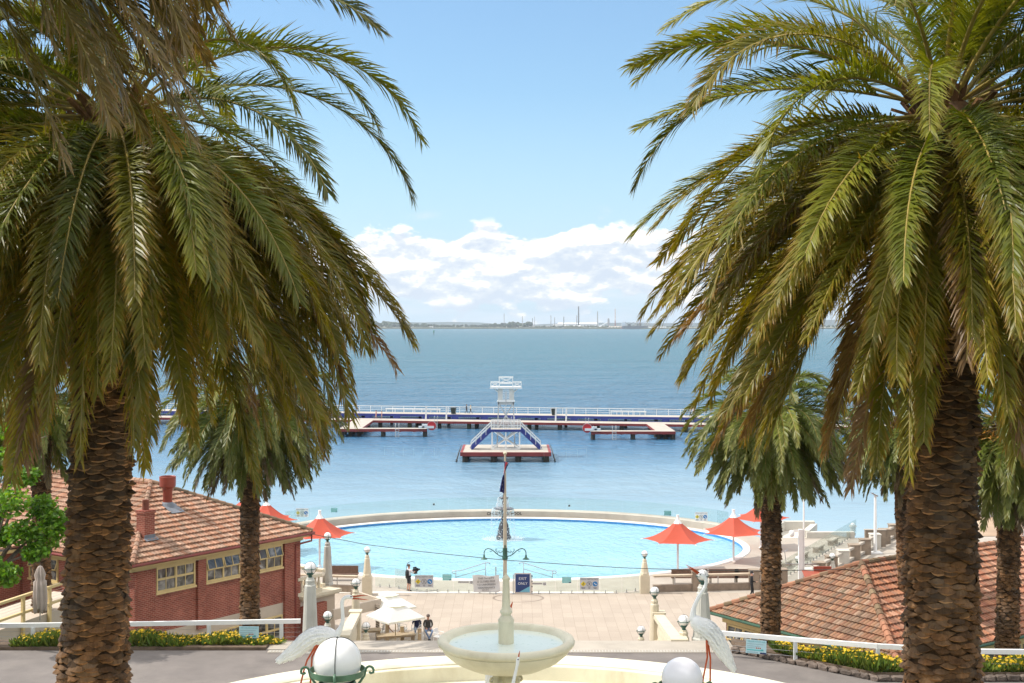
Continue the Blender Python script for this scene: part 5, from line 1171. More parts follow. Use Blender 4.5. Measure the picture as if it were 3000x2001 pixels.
# signs
YLW = mat('sign_yellow', (.70, .55, .03), .5, .05, 3); BLU = mat('sign_blue', (.02, .17, .42), .5, .05, 3); SGREY = mat('sign_grey', (.48, .485, .50), .5, .05, 3); INK = mat('sign_ink', (.03, .035, .045), .5, .05, 3)
def depth_sign(label, c, w, h, txt, board):
    q = thing('depth_sign', label, 'sign', c, 0, group='pool depth signs'); mb = MB(); mb.box((0, 0, 0), (w, .012, h)); mb.build('board', board, q)
    m = Matrix.Translation((0, -.009, h*.36)) @ Matrix.Rotation(R(90), 4, 'X'); text_mb(txt, w*.138, m, extr=.001, fit=w*.9).build('lettering', INK, q)
    z0 = -.02*h; r = h*.205
    mb = MB(); mb.add([(-.32*w-r*1.1, -.008, z0), (-.32*w, -.008, z0-r*1.1), (-.32*w+r*1.1, -.008, z0), (-.32*w, -.008, z0+r*1.1)], [(0, 1, 2, 3)]); mb.build('warning_diamond', YLW, q)
    mb = MB(); mb.tube([(-.35*w, -.010, z0-.06*h), (-.30*w, -.010, z0+.06*h)], .018, 6); mb.tube([(-.37*w, -.010, z0-.09*h), (-.27*w, -.010, z0-.09*h)], .012, 6); mb.sphere((-.29*w, -.010, z0+.10*h), .028, 8, 6)
    mb.tube([(r*.98*math.cos(a*PI/12), -.009, z0+r*.98*math.sin(a*PI/12)) for a in range(25)], .010, 5); mb.tube([(-.5*r, -.010, z0+.6*r), (.5*r, -.010, z0-.6*r)], .014, 5); mb.tube([(-.3*r, -.010, z0-.6*r), (.35*r, -.010, z0+.6*r)], .012, 5); mb.build('pictogram', INK, q)
    mb = MB(); mb.tube([(.31*w, -.006, z0), (.31*w, -.010, z0)], r, 20); mb.build('blue_disc', BLU, q)
    mb = MB(); mb.sphere((.28*w, -.012, z0+.03*h), .034, 8, 6, (1, .2, 1)); mb.sphere((.35*w, -.012, z0-.05*h), .040, 8, 6, (1, .2, 1)); mb.build('disc_figure', SIGNW, q)
    mb = MB()
    for x, ww in ((-.32, .22), (0, .12), (.31, .2)):
        for k in range(2 if x else 2): mb.box((x*w, -.008, -(.32+.07*k)*h), (ww*w*(1-.2*k), .003, .03*h))
    mb.build('small_print', INK, q); return q
def on_fence(px, py, dd=0.0, base=84.93): return at(px, py, base-dd)
def szpx(n, d=84.9): return n*d/F
depth_sign('grey POOL DEPTH 0.6M sign beside the cameraman', on_fence(973, 1336, 0), szpx(43), szpx(28), 'POOL DEPTH 0.6M', SGREY).location.y = 85.15
depth_sign('grey POOL DEPTH 0.6M sign on the fence right of the exit gate', on_fence(1353, 1340), szpx(43), szpx(28), 'POOL DEPTH 0.6M', SGREY)
depth_sign('white POOL DEPTH 1.2M sign behind the pool beside the left red umbrellas', at(693.5, 1177, 112), 29*112/F, 20*112/F, 'POOL DEPTH 1.2M', SIGNW)
depth_sign('white POOL DEPTH 1.2M sign behind the pool between the right red umbrellas', at(1610, 1186, 112), 29*112/F, 21*112/F, 'POOL DEPTH 1.2M', SIGNW)
def teal_sign(label, c, w, h):
    q = thing('teal_notice', label, 'sign', c, 0, group='small teal notices on the glass'); mb = MB(); mb.box((0, 0, 0), (w, .01, h)); mb.build('board', mat('teal_notice', (.22, .50, .50), .5, .06, 3), q)
    mb = MB(); mb.box((0, -.007, .34*h), (.8*w, .003, .08*h)); mb.box((-.1*w, -.007, .02*h), (.5*w, .003, .05*h)); mb.box((0, -.007, -.2*h), (.75*w, .003, .05*h)); mb.build('print', TEALP, q); mb = MB(); mb.box((.36*w, -.007, -.42*h), (.26*w, .003, .14*h)); mb.build('logo_patch', NAVY, q); return q
teal_sign('teal notice on the front fence left of the torn closure banner', on_fence(1026, 1326.5), szpx(21), szpx(14)).location.y = 85.08
teal_sign('teal notice on the front fence right of the exit gate', on_fence(1301, 1331.5), szpx(21), szpx(14))
teal_sign('teal notice on the far glass right of the left red umbrella', at(767, 1171, 115.5), 15*115/F, 10*115/F)
teal_sign('teal notice on the far glass left of the right red umbrellas', at(1533, 1178, 116), 16*116/F, 11*116/F)
for px, py, lab in ((1082, 1337, 'small grey camera notice left of the closure banner'), (1250, 1340.5, 'small grey camera notice right of the exit gate')):
    q = thing('camera_notice', lab, 'sign', on_fence(px, py), 0, group='small grey notices on the glass'); mb = MB(); mb.box((0, 0, 0), (.22, .008, .2)); mb.build('board', SGREY, q); mb = MB(); mb.tube([(0, -.006, 0), (0, -.009, 0)], .075, 12); mb.box((-.5, 0, 0.02), (.7, .004, .11)); mb.build('print', mat('grey_print', (.33, .31, .31), .5, .1, 3), q)
for px, py in ((996, 1158), (1307, 1161)):
    q = thing('camera_notice', 'tiny grey notice on the far glass '+('left' if px < 1100 else 'right')+' of the flagpole', 'sign', at(px, py, 119.5), 0, group='tiny grey notices on the far glass'); mb = MB(); mb.box((0, 0, 0), (.2, .008, .2)); mb.build('board', SGREY, q); mb = MB(); mb.tube([(0, -.006, 0), (0, -.009, 0)], .07, 12); mb.build('print', INK, q)
# gate posts, closure banner, exit sign
bn = thing('closure_banner', 'creased white banner reading THIS FACILITY IS CLOSED DUE TO UNFORSEEN MAINTENANCE', 'banner', at(1115.5, 1339, 84.9)); S = 84.9/F
mb = MB(); nu, nv = 18, 12; g = []
for j in range(nv+1):
    for i in range(nu+1):
        u = i/nu; v = j/nv; x = (-31+u*61+v*3.5)*S if v < 1 else (-28+u*57)*S; z = (18.5-v*38.5-(1-abs(2*u-1))*.6+1.5*math.sin(u*7)*(v < .1))*S
        g.append((x, -.03-.02*math.sin(u*11+v*5)-.015*math.sin(v*9), z))
mb.add(g, [(j*(nu+1)+i, j*(nu+1)+i+1, (j+1)*(nu+1)+i+1, (j+1)*(nu+1)+i) for j in range(nv) for i in range(nu)]); mb.build('cloth', mat('banner_cloth', (.62, .61, .60), .8, .06, 3), bn, smooth=True)
for k, t in enumerate(('THIS FACILITY', 'IS CLOSED DUE', 'TO UNFORSEEN', 'MAINTENANCE')):
    m = Matrix.Translation(((.5+k*.3)*S, -.085, (11.8-k*7.3)*S)) @ Matrix.Rotation(R(90), 4, 'X') @ Matrix.Rotation(R(2.5), 4, 'Z'); text_mb(t, 7.4*S, m, extr=.002, fit=(37, 41, 42, 39)[k]*S).build('lettering', INK, bn)
m = Matrix.Translation((-1*S, -.085, -15.0*S)) @ Matrix.Rotation(R(90), 4, 'X') @ Matrix.Rotation(R(2.5), 4, 'Z'); text_mb('5272 5272', 4.0*S, m, extr=.002, fit=15*S).build('lettering', INK, bn)
for px, h, lab in ((1138.5, 1.75, 'taller gate post right of the closure banner'), (1178.5, 1.25, 'gate post left of the EXIT ONLY sign'), (1221, 1.25, 'hinged gate post right of the EXIT ONLY sign')):
    c = at(px, 0, 84.95); q = thing('gate_post', lab, 'post', (c.x, c.y, 0), group='steel gate posts'); mb = MB(); mb.box((0, 0, h/2), (.065, .065, h)); mb.build('upright', STEEL if px < 1200 else mat('bronze_post', (.42, .33, .26), .5, .1, 3), q)
    mb = MB(); mb.box((0, 0, .012), (.15, .15, .024)); mb.build('foot', STEEL, q)
    if px > 1200:
        mb = MB()
        for k in range(4): mb.box((.01, -.035, .13+k*.34), (.075, .02, .10))
        mb.build('hinge', BLACK, q)
q = thing('exit_sign', 'navy EXIT ONLY sign framed on the pool gate', 'sign', at(1200, 1338.5, 84.9)); w_ = 37*S; h_ = 46*S
mb = MB(); mb.box((0, .01, 0), (w_*1.02, .02, h_*1.0)); mb.build('frame', mat('pale_bronze', (.50, .42, .36), .5, .08, 3), q); mb = MB(); mb.box((0, -.004, 0), (w_*.93, .012, h_*.94)); mb.build('backing', SIGNW, q)
mb = MB(); a, b_ = w_*.88/2, h_*.90/2; mb.box((0, -.012, 0), (2*a, .006, 2*b_)); mb.build('panel', mat('exit_navy', (.025, .05, .16), .5, .06, 3), q)
mb = MB(); mb.add([(-a*.5, -.017, -b_), (a, -.017, -b_), (a, -.017, -b_*.35)], [(0, 1, 2)]); mb.build('blue_corner', mat('exit_blue', (.16, .42, .55), .5, .06, 3), q)
for t, z in (('EXIT', .48), ('ONLY', -.06)): text_mb(t, 11*S, Matrix.Translation((0, -.018, b_*z)) @ Matrix.Rotation(R(90), 4, 'X'), extr=.002, fit=(17.5 if t == 'EXIT' else 22)*S).build('lettering', SIGNW, q)
# pool handrails and the little fountain in the pool
for sg, px0, px1, lab in ((-1, 1115, 1040, 'stainless handrail into the pool left of the flagpole'), (1, 1202, 1275, 'stainless handrail into the pool right of the flagpole')):
    d0 = 90.2; a = at(px0, 1292, d0); b_ = at(px1, 1311, d0); q = thing('pool_handrail', lab, 'handrail', (a.x, d0, 0), group='pool entry handrails'); mb = MB()
    za, zb = a.z, b_.z; dx = b_.x-a.x
    mb.tube([(-.02*sg*-1*0-sg*.25, 0, za-.08), (-sg*.33, 0, za-.01), (-sg*.25, 0, za), (0, 0, za), (dx*.78, 0, zb+.02), (dx, 0, zb), (dx+sg*.08, 0, zb-.09), (dx, 0, zb-.17), (dx-sg*.18, 0, zb-.17)], .028, 8)
    mb.tube([(0, 0, za), (0, 0, -.6)], .026, 8); mb.tube([(dx-sg*.2, 0, zb), (dx-sg*.2, 0, -.6)], .026, 8); mb.tube([(0, 0, za-.42), (dx*.9, 0, zb-.42)], .022, 8); mb.build('rail', STEEL, q, smooth=True)
pf = thing('pool_fountain', 'small dark fountain pedestal with tiered bowls and water spray in the wading pool', 'fountain', (at(1156.5, 0, 107.5).x, 107.5, -.16))
STN = mat('dark_wet_stone', (.06, .06, .065), .35, .4, 5, .4, 15)
mb = MB(); mb.lathe([(.62, 0), (.62, .25), (.52, .35), (.46, .9), (.36, 1.25), (.22, 1.55), (.18, 2.2), (.26, 2.35), (.85, 2.5), (.78, 2.56), (.2, 2.45), (.14, 2.6), (.13, 3.2), (.4, 3.4), (.38, 3.45), (.08, 3.4), (.06, 3.9), (0, 3.95)], 18); mb.build('pedestal', STN, pf, smooth=True, auto=40)
SPR = bpy.data.materials.new('water_spray'); SPR.use_nodes = True; nt = SPR.node_tree; b = nt.nodes['Principled BSDF']; b.inputs['Base Color'].default_value = (.92, .95, .97, 1); b.inputs['Roughness'].default_value = .15; b.inputs['Alpha'].default_value = .75
rg = random.Random(4); mb = MB()
for k in range(2600):
    s = rg.random(); a = rg.uniform(0, 2*PI)
    if s < .34: r0, z0, z1 = .83, 2.5, 0.05; t = rg.random(); r = r0+.22*t*rg.uniform(.6, 1.3); z = z0+(z1-z0)*t*t
    elif s < .58: r0, z0, z1 = .38, 3.4, 2.5; t = rg.random(); r = r0+.25*t*rg.random(); z = z0+(z1-z0)*t
    elif s < .8: t = rg.random(); r = .30*t*rg.random(); z = 4.6-1.2*t*rg.random()-.1
    else: t = rg.random(); r = rg.uniform(.7, 1.9); z = .05+.22*rg.random()**2
    p = Vector((r*math.cos(a)-.08, r*math.sin(a)*.8, z)); w_ = rg.uniform(.010, .022); l = rg.uniform(.03, .12) if s < .8 else .03
    mb.add([p+Vector((-w_, 0, 0)), p+Vector((w_, 0, 0)), p+Vector((w_, 0, l)), p+Vector((-w_, 0, l)), p+Vector((0, -w_, 0)), p+Vector((0, w_, 0)), p+Vector((0, w_, l)), p+Vector((0, -w_, l))], [(0, 1, 2, 3), (4, 5, 6, 7)])
mb.build('spray', SPR, pf)
mb = MB(); n = 60; rngs = []
mb.add([(0, 0, .02)]+[((1.5+.5*rg.random())*math.cos(2*PI*k/n), (1.1+.5*rg.random())*math.sin(2*PI*k/n), .02) for k in range(n)], [(0, 1+k, 1+(k+1) % n) for k in range(n)]); FO = mat('foam', (.78, .86, .90), .6, .1, 6); FO2 = bpy.data.materials.new('foam_patch'); FO2.use_nodes = True; nt = FO2.node_tree; b = nt.nodes['Principled BSDF']; b.inputs['Base Color'].default_value = (.85, .92, .95, 1); p = pos(nt); link(nt, ramp(nt, noise(nt, p, 7, 4, .7), [(.42, 0.0), (.66, .85)]), b.inputs['Alpha']); mb.build('foam', FO2, pf)
# red hexagonal shade umbrellas
UR = leaf_mat('red_canvas', [(0.2, (0.45, 0.072, 0.042)), (0.8, (0.52, 0.090, 0.052))], (.5, .06, .03), 0.0, (.5, .06, .03), 0.0, 0.22, 0.65)
def red_umbrella(label, px, ptop, pbase, dia_px, rot, sagk=1.0, hcone=None):
    c = onz(px, pbase); d = c.y; ztop = at(px, ptop, d).z; r = dia_px*d/F/2; q = thing('red_umbrella', label, 'umbrella', (c.x, c.y, 0), rot, group='red shade umbrellas round the pool')
    mb = MB(); mb.tube([(0, 0, 0), (0, 0, ztop-.15)], .075, 12); mb.lathe([(.17, 0), (.17, .03), (.08, .05)], 14); mb.build('pole', WHITE, q, smooth=True, auto=40)
    zt = ztop-.42; ze = zt-r*.50; n = 6; K = 10; M_ = 8; V = []; UVs = []
    def P(k, i, j):   # panel k, i along the edge, j from top
        a0 = 2*PI*k/n; a1 = 2*PI*(k+1)/n; u = i/M_; t = j/K; e0 = Vector((math.cos(a0), math.sin(a0), 0)); e1 = Vector((math.cos(a1), math.sin(a1), 0)); dirv = e0.lerp(e1, u)
        sag = 1-.17*4*u*(1-u)*t*t; rr = .14+(r-.14)*(t**1.0)*sag; z = ze+(zt-ze)*((1-t)**1.75)-.06*4*u*(1-u)*t
        return dirv*rr+Vector((0, 0, z))
    mb = MB()
    for k in range(n):
        o = [P(k, i, j) for j in range(K+1) for i in range(M_+1)]
        mb.add(o, [(j*(M_+1)+i, j*(M_+1)+i+1, (j+1)*(M_+1)+i+1, (j+1)*(M_+1)+i) for j in range(K) for i in range(M_)])
    cv = mb.build('canopy', UR, q, smooth=True, auto=40); cv.data.uv_layers.new(name='UVMap')
    mb = MB(); mb.lathe([(.30, zt-.16), (.16, zt+.06), (.11, zt+.16), (.10, zt+.42), (.13, zt+.44), (.0, zt+.45)], 14); mb.build('cap', WHITE, q, smooth=True, auto=40)
    mb = MB()
    for k in range(n):
        a = 2*PI*k/n; mb.tube([Vector((math.cos(a)*.1, math.sin(a)*.1, ze-.25)), Vector((math.cos(a)*r*.55, math.sin(a)*r*.55, ze+.02)), Vector((math.cos(a)*(r+.12), math.sin(a)*(r+.12), ze-.05))], .022, 5)
    mb.build('rib', WHITE, q); return q
red_umbrella('red umbrella nearest on the right side of the pool, its whole pole in view', 1556, 1183, 1311, 162, R(-8))
red_umbrella('red umbrella at the pool\'s right end, partly hidden by the round palm trunk', 1684, 1170, 1289, 150, R(22))
red_umbrella('farthest right red umbrella, peeking from behind the round palm\'s trunk', 1747, 1143, 1257, 134, R(5))
red_umbrella('red umbrella left of the pool above the terrace lamp pillar', 734, 1172, 1300, 160, R(14))
red_umbrella('red umbrella above the brick house eaves right of the slim palm trunk', 612, 1143, 1262, 146, R(-5))
red_umbrella('farthest left red umbrella behind the slim palm trunk', 566, 1130, 1240, 130, R(20))
red_umbrella('red umbrella cut off by the right edge of the photo', 2352, 1135, 1230, 130, R(10))
# low wall with rail behind the promenade
def bench_wall(label, x0, x1, y0, y1, posts):
    q = thing('rail_wall', label, 'wall', (x0, y0, 0), group='low walls with rails beside the pool'); a = Vector((x0, y0, 0)); b_ = Vector((x1, y1, 0)); u = (b_-a).normalized()
    mb = MB(); mb.beam(a+Vector((0, 0, .22)), b_+Vector((0, 0, .22)), .34, .44); mb.build('low_wall', BCONC, q, world=True)
    mb = MB(); mb.beam(a+Vector((0, 0, 1.02)), b_+Vector((0, 0, 1.02)), .36, .12); mb.build('rail', mat('pale_rail', (.46, .37, .27), .8, .12, 3), q, world=True)
    L = (b_-a).length; n = max(1, int(L/2.2))
    for i in range(n):
        c = a+(b_-a)*(i+.5)/n; mb = MB(); mb.box((c.x, c.y, .70), (.06, .06, .54)); mb.build('bracket', STEEL, q, world=True)
    for t in posts: c = a+(b_-a)*t; mb = MB(); mb.box((c.x, c.y, .62), (.62, .62, 1.24)); mb.box((c.x, c.y, 1.28), (.70, .70, .09)); mb.build('pillar_block', BCONC, q, world=True)
    return q
bench_wall('low brown wall with pale rail right of the pool fence behind the man in black', 9.25, 17.9, 85.6, 86.6, (.335, .78, 1.0))
bench_wall('low brown wall with pale rail left of the pool fence beside the terrace', -10.1, -15.5, 85.4, 86.2, ())
def park_bench(label, px, py, w, grp='brown backed benches on the pool deck'):
    c = onz(px, py); q = thing('bench', label, 'bench', (c.x, c.y, 0), group=grp); mb = MB()
    mb.box((0, .0, .45), (w, .5, .07)); mb.build('seat', BROWN, q); mb = MB(); mb.box((0, -.26, .78), (w, .06, .52)); mb.build('backrest', BROWN, q)
    for x in (-w/2+.15, w/2-.15): mb = MB(); mb.box((x, 0, .21), (.1, .46, .42)); mb.build('leg', CONC, q)
    return q
for px, py, w, lab in ((1581, 1340, 2.4, 'brown backed bench left of the right crane\'s head'), (1660, 1340, 2.0, 'brown backed bench right of the right crane\'s head'), (1718, 1340, 1.9, 'brown backed bench behind the man in black'), (790, 1332, 2.0, 'brown backed bench left of the pool fence')): park_bench(lab, px, py, w)
# cafe on the left
WCAN = leaf_mat('white_canvas', [(0.2, (.72, .74, .78)), (.8, (.78, .80, .84))], (.8, .8, .8), 0, (.8, .8, .8), 0, .25, .8)
def cafe_umbrella(label, c, r, zt, rot):
    q = thing('cafe_umbrella', label, 'umbrella', (c.x, c.y, 0), rot, group='white cafe umbrellas'); mb = MB(); mb.tube([(0, 0, 0), (0, 0, zt)], .028, 8); mb.box((0, 0, .04), (.5, .5, .08)); mb.build('pole', TIMBER, q)
    mb = MB(); ze = zt-.78
    def tier(r0, r1, z0, z1, drop):
        rings = []
        for j in range(5):
            t = j/4; rr = r0+(r1-r0)*t; z = z0+(z1-z0)*t
            rings.append([Vector((rr*x, rr*y, z-.05*t*(1-max(abs(x*y), 0))*(1 if abs(x*y) < .9 else 0))) for x, y in ((-1, -1), (0, -1), (1, -1), (1, 0), (1, 1), (0, 1), (-1, 1), (-1, 0))])
        mb.loft(rings, cap=False)
    tier(.34, r, zt-.20, ze, 0); tier(.03, .44, zt+.03, zt-.16, 0)
    for a in range(4):
        x0, y0 = ((-1, -1), (1, -1), (1, 1), (-1, 1))[a]; x1, y1 = ((1, -1), (1, 1), (-1, 1), (-1, -1))[a]; mb.quad((x0*r, y0*r, ze), (x1*r, y1*r, ze), (x1*r, y1*r, ze-.10), (x0*r, y0*r, ze-.10))
    cv = mb.build('canopy', WCAN, q); cv.data.uv_layers.new(name='UVMap'); return q
cafe_umbrella('nearer white square cafe umbrella left of the seated couple', at(908, 1400, 69.5), 1.12, at(909, 1381, 69.5).z, R(38))
cafe_umbrella('farther white square cafe umbrella partly behind the nearer one', at(892, 1380, 73.0), 1.14, at(893, 1358, 73.0).z, R(35))
CHW = mat('white_chair', (.72, .71, .69), .5, .05, 4)
def chair(label, c, rz, m=CHW):
    q = thing('cafe_chair', label, 'chair', (c.x, c.y, 0), rz, group='white cafe chairs'); mb = MB(); mb.box((0, 0, .45), (.46, .46, .035)); mb.build('seat', m, q)
    mb = MB(); mb.loft([[Vector((x, .22+.05*t+.05*(x/.22)**2*-1, z)) for x in (-.22, -.11, 0, .11, .22)]+[Vector((x, .245+.05*t-.05*(x/.22)**2, z)) for x in (.22, .11, 0, -.11, -.22)] for t, z in ((0, .52), (.5, .68), (1, .86))]); mb.build('backrest', m, q)
    for x in (-.2, .2):
        mb = MB(); mb.tube([(x*1.1, -.22, 0), (x, -.18, .45), (x*1.15, -.16, .66), (x*1.15, .22, .68)], .018, 6); mb.build('leg', m, q); mb = MB(); mb.tube([(x*1.1, .26, 0), (x, .2, .45), (x, .24, .86)], .018, 6); mb.build('leg', m, q)
    return q
for px, py, rz, lab in ((956, 1462, R(-20), 'white cafe chair under the seated woman'), (982, 1466, R(0), 'white cafe chair under the seated man'), (962, 1487, R(185), 'white cafe chair with its back to the viewer in front of the woman'), (924, 1462, R(80), 'white cafe chair facing left behind the wooden table'), (872, 1468, R(-100), 'white cafe chair facing right by the round table'), (1008, 1480, R(60), 'white cafe chair half hidden behind the fountain bowl')):
    chair(lab, onz(px, py), rz)
def table(label, c, L, w, h, rz, round_=False):
    q = thing('cafe_table', label, 'table', (c.x, c.y, 0), rz, group='cafe tables'); mb = MB()
    if round_: mb.tube([(0, 0, h-.02), (0, 0, h+.02)], L/2, 28); mb.build('tabletop', CHW, q); mb = MB(); mb.tube([(0, 0, 0), (0, 0, h)], .035, 8); mb.lathe([(.26, 0), (.24, .03), (.05, .06)], 16); mb.build('leg', CHW, q); return q
    for k in range(6): mb.box((0, -w/2+(k+.5)*w/6, h), (L, w/6-.012, .045))
    mb.box((0, 0, h-.06), (L-.1, w-.1, .07)); mb.build('tabletop', TIMBER, q)
    for x in (-L/2+.1, L/2-.1):
        for y in (-w/2+.1, w/2-.1): mb = MB(); mb.box((x, y, h/2-.03), (.08, .08, h-.06)); mb.build('leg', TIMBER, q)
    return q
table('long weathered wooden table under the nearer white umbrella', onz(908, 1489), 2.1, .8, .76, R(14)); table('round white cafe table under the farther white umbrella', onz(893, 1459), .95, .95, .74, 0, True)
table('dark wooden high table beside the striped pergola post', onz(847, 1486), 1.3, .7, .95, R(10))
q = thing('slatted_bench', 'pale slatted wooden bench in front of the long wooden table', 'bench', onz(932, 1492), R(14)); mb = MB()
for k in range(3): mb.box((0, -.14+k*.14, .45), (1.9, .11, .04))
mb.build('seat', mat('pale_timber', (.50, .41, .30), .75, .15, 5), q)
for x in (-.8, .8): mb = MB(); mb.box((x, 0, .21), (.08, .36, .42)); mb.build('leg', TIMBER, q)
ropeposts = []
for px, py, lab in ((889, 1472, 'timber rope post behind the wooden table'), (923, 1484, 'timber rope post beside the front white umbrella pole'), (963, 1489, 'thick timber rope post in front of the seated woman'), (807, 1478, 'timber rope post at the terrace wall left of the cafe')):
    c = onz(px, py); ropeposts.append(c); q = thing('rope_post', lab, 'post', c, R(12), group='timber rope posts at the cafe'); mb = MB(); mb.box((0, 0, .52), (.19, .19, 1.04)); mb.build('upright', mat('pale_post', (.48, .36, .23), .8, .15, 4), q); mb = MB(); mb.box((0, 0, 1.06), (.21, .21, .04)); mb.build('cap', TIMBER, q)
for (a, b_), lab in (((0, 1), 'brown rope hanging between the first two cafe posts'), ((1, 2), 'brown rope hanging between the last two cafe posts')):
    p0, p1 = ropeposts[a], ropeposts[b_]; mb = MB(); mb.tube([p0.lerp(p1, t/10)+Vector((0, 0, .92-.32*math.sin(PI*t/10))) for t in range(11)], .028, 6); o = mb.build('rope', mat('rope', (.26, .14, .08), .9, .2, 8)); tag(o, lab, 'rope', 'cafe ropes')
pg = thing('pergola', 'beige pergola beams on a striped post at the cafe entrance', 'pergola', (-9.4, 69.3, 0))
mb = MB(); a = at(764, 1399, 69.2); b_ = at(873, 1373, 72.2); mb.beam(a+Vector((0, 0, -.3)), b_+Vector((0, 0, -.3)), .14, .55); mb.beam(b_+Vector((0, 0.02, -.3)), b_+Vector((-1.9, 2.6, -.3)), .14, .5); mb.build('beam', RENDER, pg, world=True)
mb = MB(); c = at(867, 1476, 71.8); zt = at(0, 1387, 71.8).z; mb.box((c.x, c.y, zt/2), (.20, .20, zt)); mb.build('post', mat('pergola_post', (.46, .38, .30), .8, .1, 3), pg, world=True)
mb = MB()
for k in range(15): mb.box((c.x, c.y, .12+k*(zt-.2)/15), (.212, .212, .045), M=Matrix.Rotation(R(28), 3, 'Y'))
mb.build('stripe', mat('dark_stripe', (.07, .06, .055), .7, .15, 4), pg, world=True)
c = at(808, 1440, 70); mb = MB(); mb.box((c.x, c.y, .95), (.10, .10, 1.9)); mb.build('post', mat('pergola_post', (.4, .3, .2)), pg, world=True)
# right side: kiosk roof, camera poles, light pole, low step walls, bollard fence
q = thing('red_shed', 'small red metal shed roof behind the orange roof ridge', 'shed', (at(1876, 0, 80).x, 80, 0)); mb = MB(); mb.box((0, 0, .85), (1.5, 1.2, 1.7)); mb.build('wall', BRICK, q); mb = MB(); mb.add([(-.85, -.7, 1.95), (.9, -.7, 1.75), (.95, .7, 2.15), (-.8, .7, 2.35), (-.85, -.7, 1.6), (.9, -.7, 1.5)], [(0, 1, 2, 3), (4, 5, 1, 0)]); mb.box((.55, .9, 2.35), (1.1, .08, .35)); mb.build('roof', mat('shed_red', (.30, .065, .035), .6, .15, 3), q)
cp = thing('camera_pole', 'pale pole with dome security camera right of the round palm trunk', 'pole', (at(1838, 0, 82).x, 82, 0)); zt = at(0, 1215, 82).z; mb = MB(); mb.box((0, 0, zt/2), (.26, .20, zt)); mb.tube([(.20, 0, 0), (.20, 0, at(0, 1090, 82).z)], .05, 8); mb.build('mast', WHITE, cp); mb = MB(); mb.beam((0, 0, zt-.1), (-.45, 0, zt-.1), .1, .1); mb.build('arm', WHITE, cp); mb = MB(); mb.lathe([(.0, zt-.05), (.17, zt-.12), (.17, zt-.35), (.12, zt-.45), (0, zt-.5)], 14, (-.55, 0, 0)); mb.build('camera_dome', WHITE, cp, smooth=True)
mb = MB(); zz = at(0, 1295, 82).z; mb.beam((-.9, 0, zz), (1.0, 0, zz), .05, .05); mb.tube([(-.9, 0, zz), (-1.0, 0, zz+.8), (-.8, 0, zz+.9)], .03, 5); mb.tube([(.5+.35*math.cos(t*PI/8), 0, zz-.3+.3*math.sin(t*PI/8)) for t in range(17)], .02, 5); mb.build('bracket', STEEL, cp)
lp_ = thing('light_pole', 'slim white light pole with a flat lamp head above the promenade ramp', 'street lamp', (at(2009.5, 0, 100).x, 100, 0)); zt = at(0, 1135, 100).z; mb = MB(); mb.tube([(0, 0, 0), (0, 0, zt)], [.14, .09], 10); mb.box((0, 0, .05), (.9, .9, .1)); mb.build('mast', WHITE, lp_, smooth=True, auto=40); mb = MB(); mb.box((-.12, -.1, zt+.02), (.55, .5, .09), M=Matrix.Rotation(R(28), 3, 'Y')); mb.build('lamp_head', STEEL, lp_)
q = thing('sign_box', 'beige box standing behind the slim white light pole', 'box', (at(2009, 0, 103).x, 103, 0)); mb = MB(); mb.box((0, 0, .65), (1.6, .3, 1.3)); mb.build('panel', BCONC, q); mb = MB(); mb.box((0, 0, 1.33), (1.7, .4, .06)); mb.build('cap', CONC, q)
# stepped ramp wall of blocks and rails running out to the sea, glass beside it
pa = onz(1850, 1345); pb = onz(2052, 1236); q = thing('block_railing', 'row of concrete blocks with sloping rails climbing along the promenade ramp', 'railing', (pa.x, pa.y, 0)); n = 8
for i in range(n+1):
    c = pa+(pb-pa)*i/n; mb = MB(); mb.box((c.x, c.y, .55), (.75, .75, 1.1)); mb.box((c.x, c.y, 1.13), (.84, .84, .08)); mb.build('block', BCONC if i % 3 else WCONC, q, world=True)
    if i < n:
        e = pa+(pb-pa)*(i+1)/n; mb = MB(); mb.beam(c+Vector((0, 0, .95)), e+Vector((0, 0, .95)), .26, .16); mb.beam(c+Vector((0, 0, .2)), e+Vector((0, 0, .2)), .26, .18); mb.build('rail', CONC, q, world=True)
off = Vector((-1.6, 1.2, 0)); glass_fence('glass fence running along the promenade ramp on the right', [((pa+off).x, (pa+off).y), ((pb+off*1.6).x, (pb+off*1.6).y)], 1.8)
for i in range(5):
    c = pa+(pb-pa)*(i+.6)/6+Vector((-3.0, 1.6, 0)); q = thing('deck_bench', ['pale seat block nearest the red shed on the deck steps', 'second pale seat block up the deck steps', 'third pale seat block up the deck steps', 'fourth pale seat block up the deck steps', 'farthest pale seat block up the deck steps'][i], 'bench', c, math.atan2((pb-pa).y, (pb-pa).x), group='pale seat blocks along the ramp'); mb = MB(); mb.box((0, 0, .42), (1.7, .5, .10)); mb.build('seat', CONC, q)
    for x in (-.6, .6): mb = MB(); mb.box((x, 0, .18), (.25, .4, .37)); mb.build('leg', BCONC, q)
q = thing('sea_wall', 'low white angled sea wall behind the umbrellas on the right deck', 'wall', (at(1800, 0, 106).x, 106, 0)); mb = MB()
def wseg(a, b_, h=.55, w_=.5): mb.beam(Vector((a[0], a[1], h/2)), Vector((b_[0], b_[1], h/2)), w_, h)
p1 = onz(1770, 1243); p2 = onz(1815, 1232); p3 = onz(1890, 1232); p4 = onz(1862, 1243); p5 = onz(1950, 1246)
wseg((p1.x, 107.0), (p2.x, 111.0), .8); wseg((p2.x, 111), (p3.x, 111), .8); wseg((p3.x, 111), (p4.x, 107.2), .6); wseg((p4.x, 107.2), (p5.x+1, 107.2), .5); mb.prism([(p1.x, 106.8), (p2.x, 111), (p3.x, 111), (p4.x, 107)], -3, .02); mb.build('wall', WCONC, q, world=True)
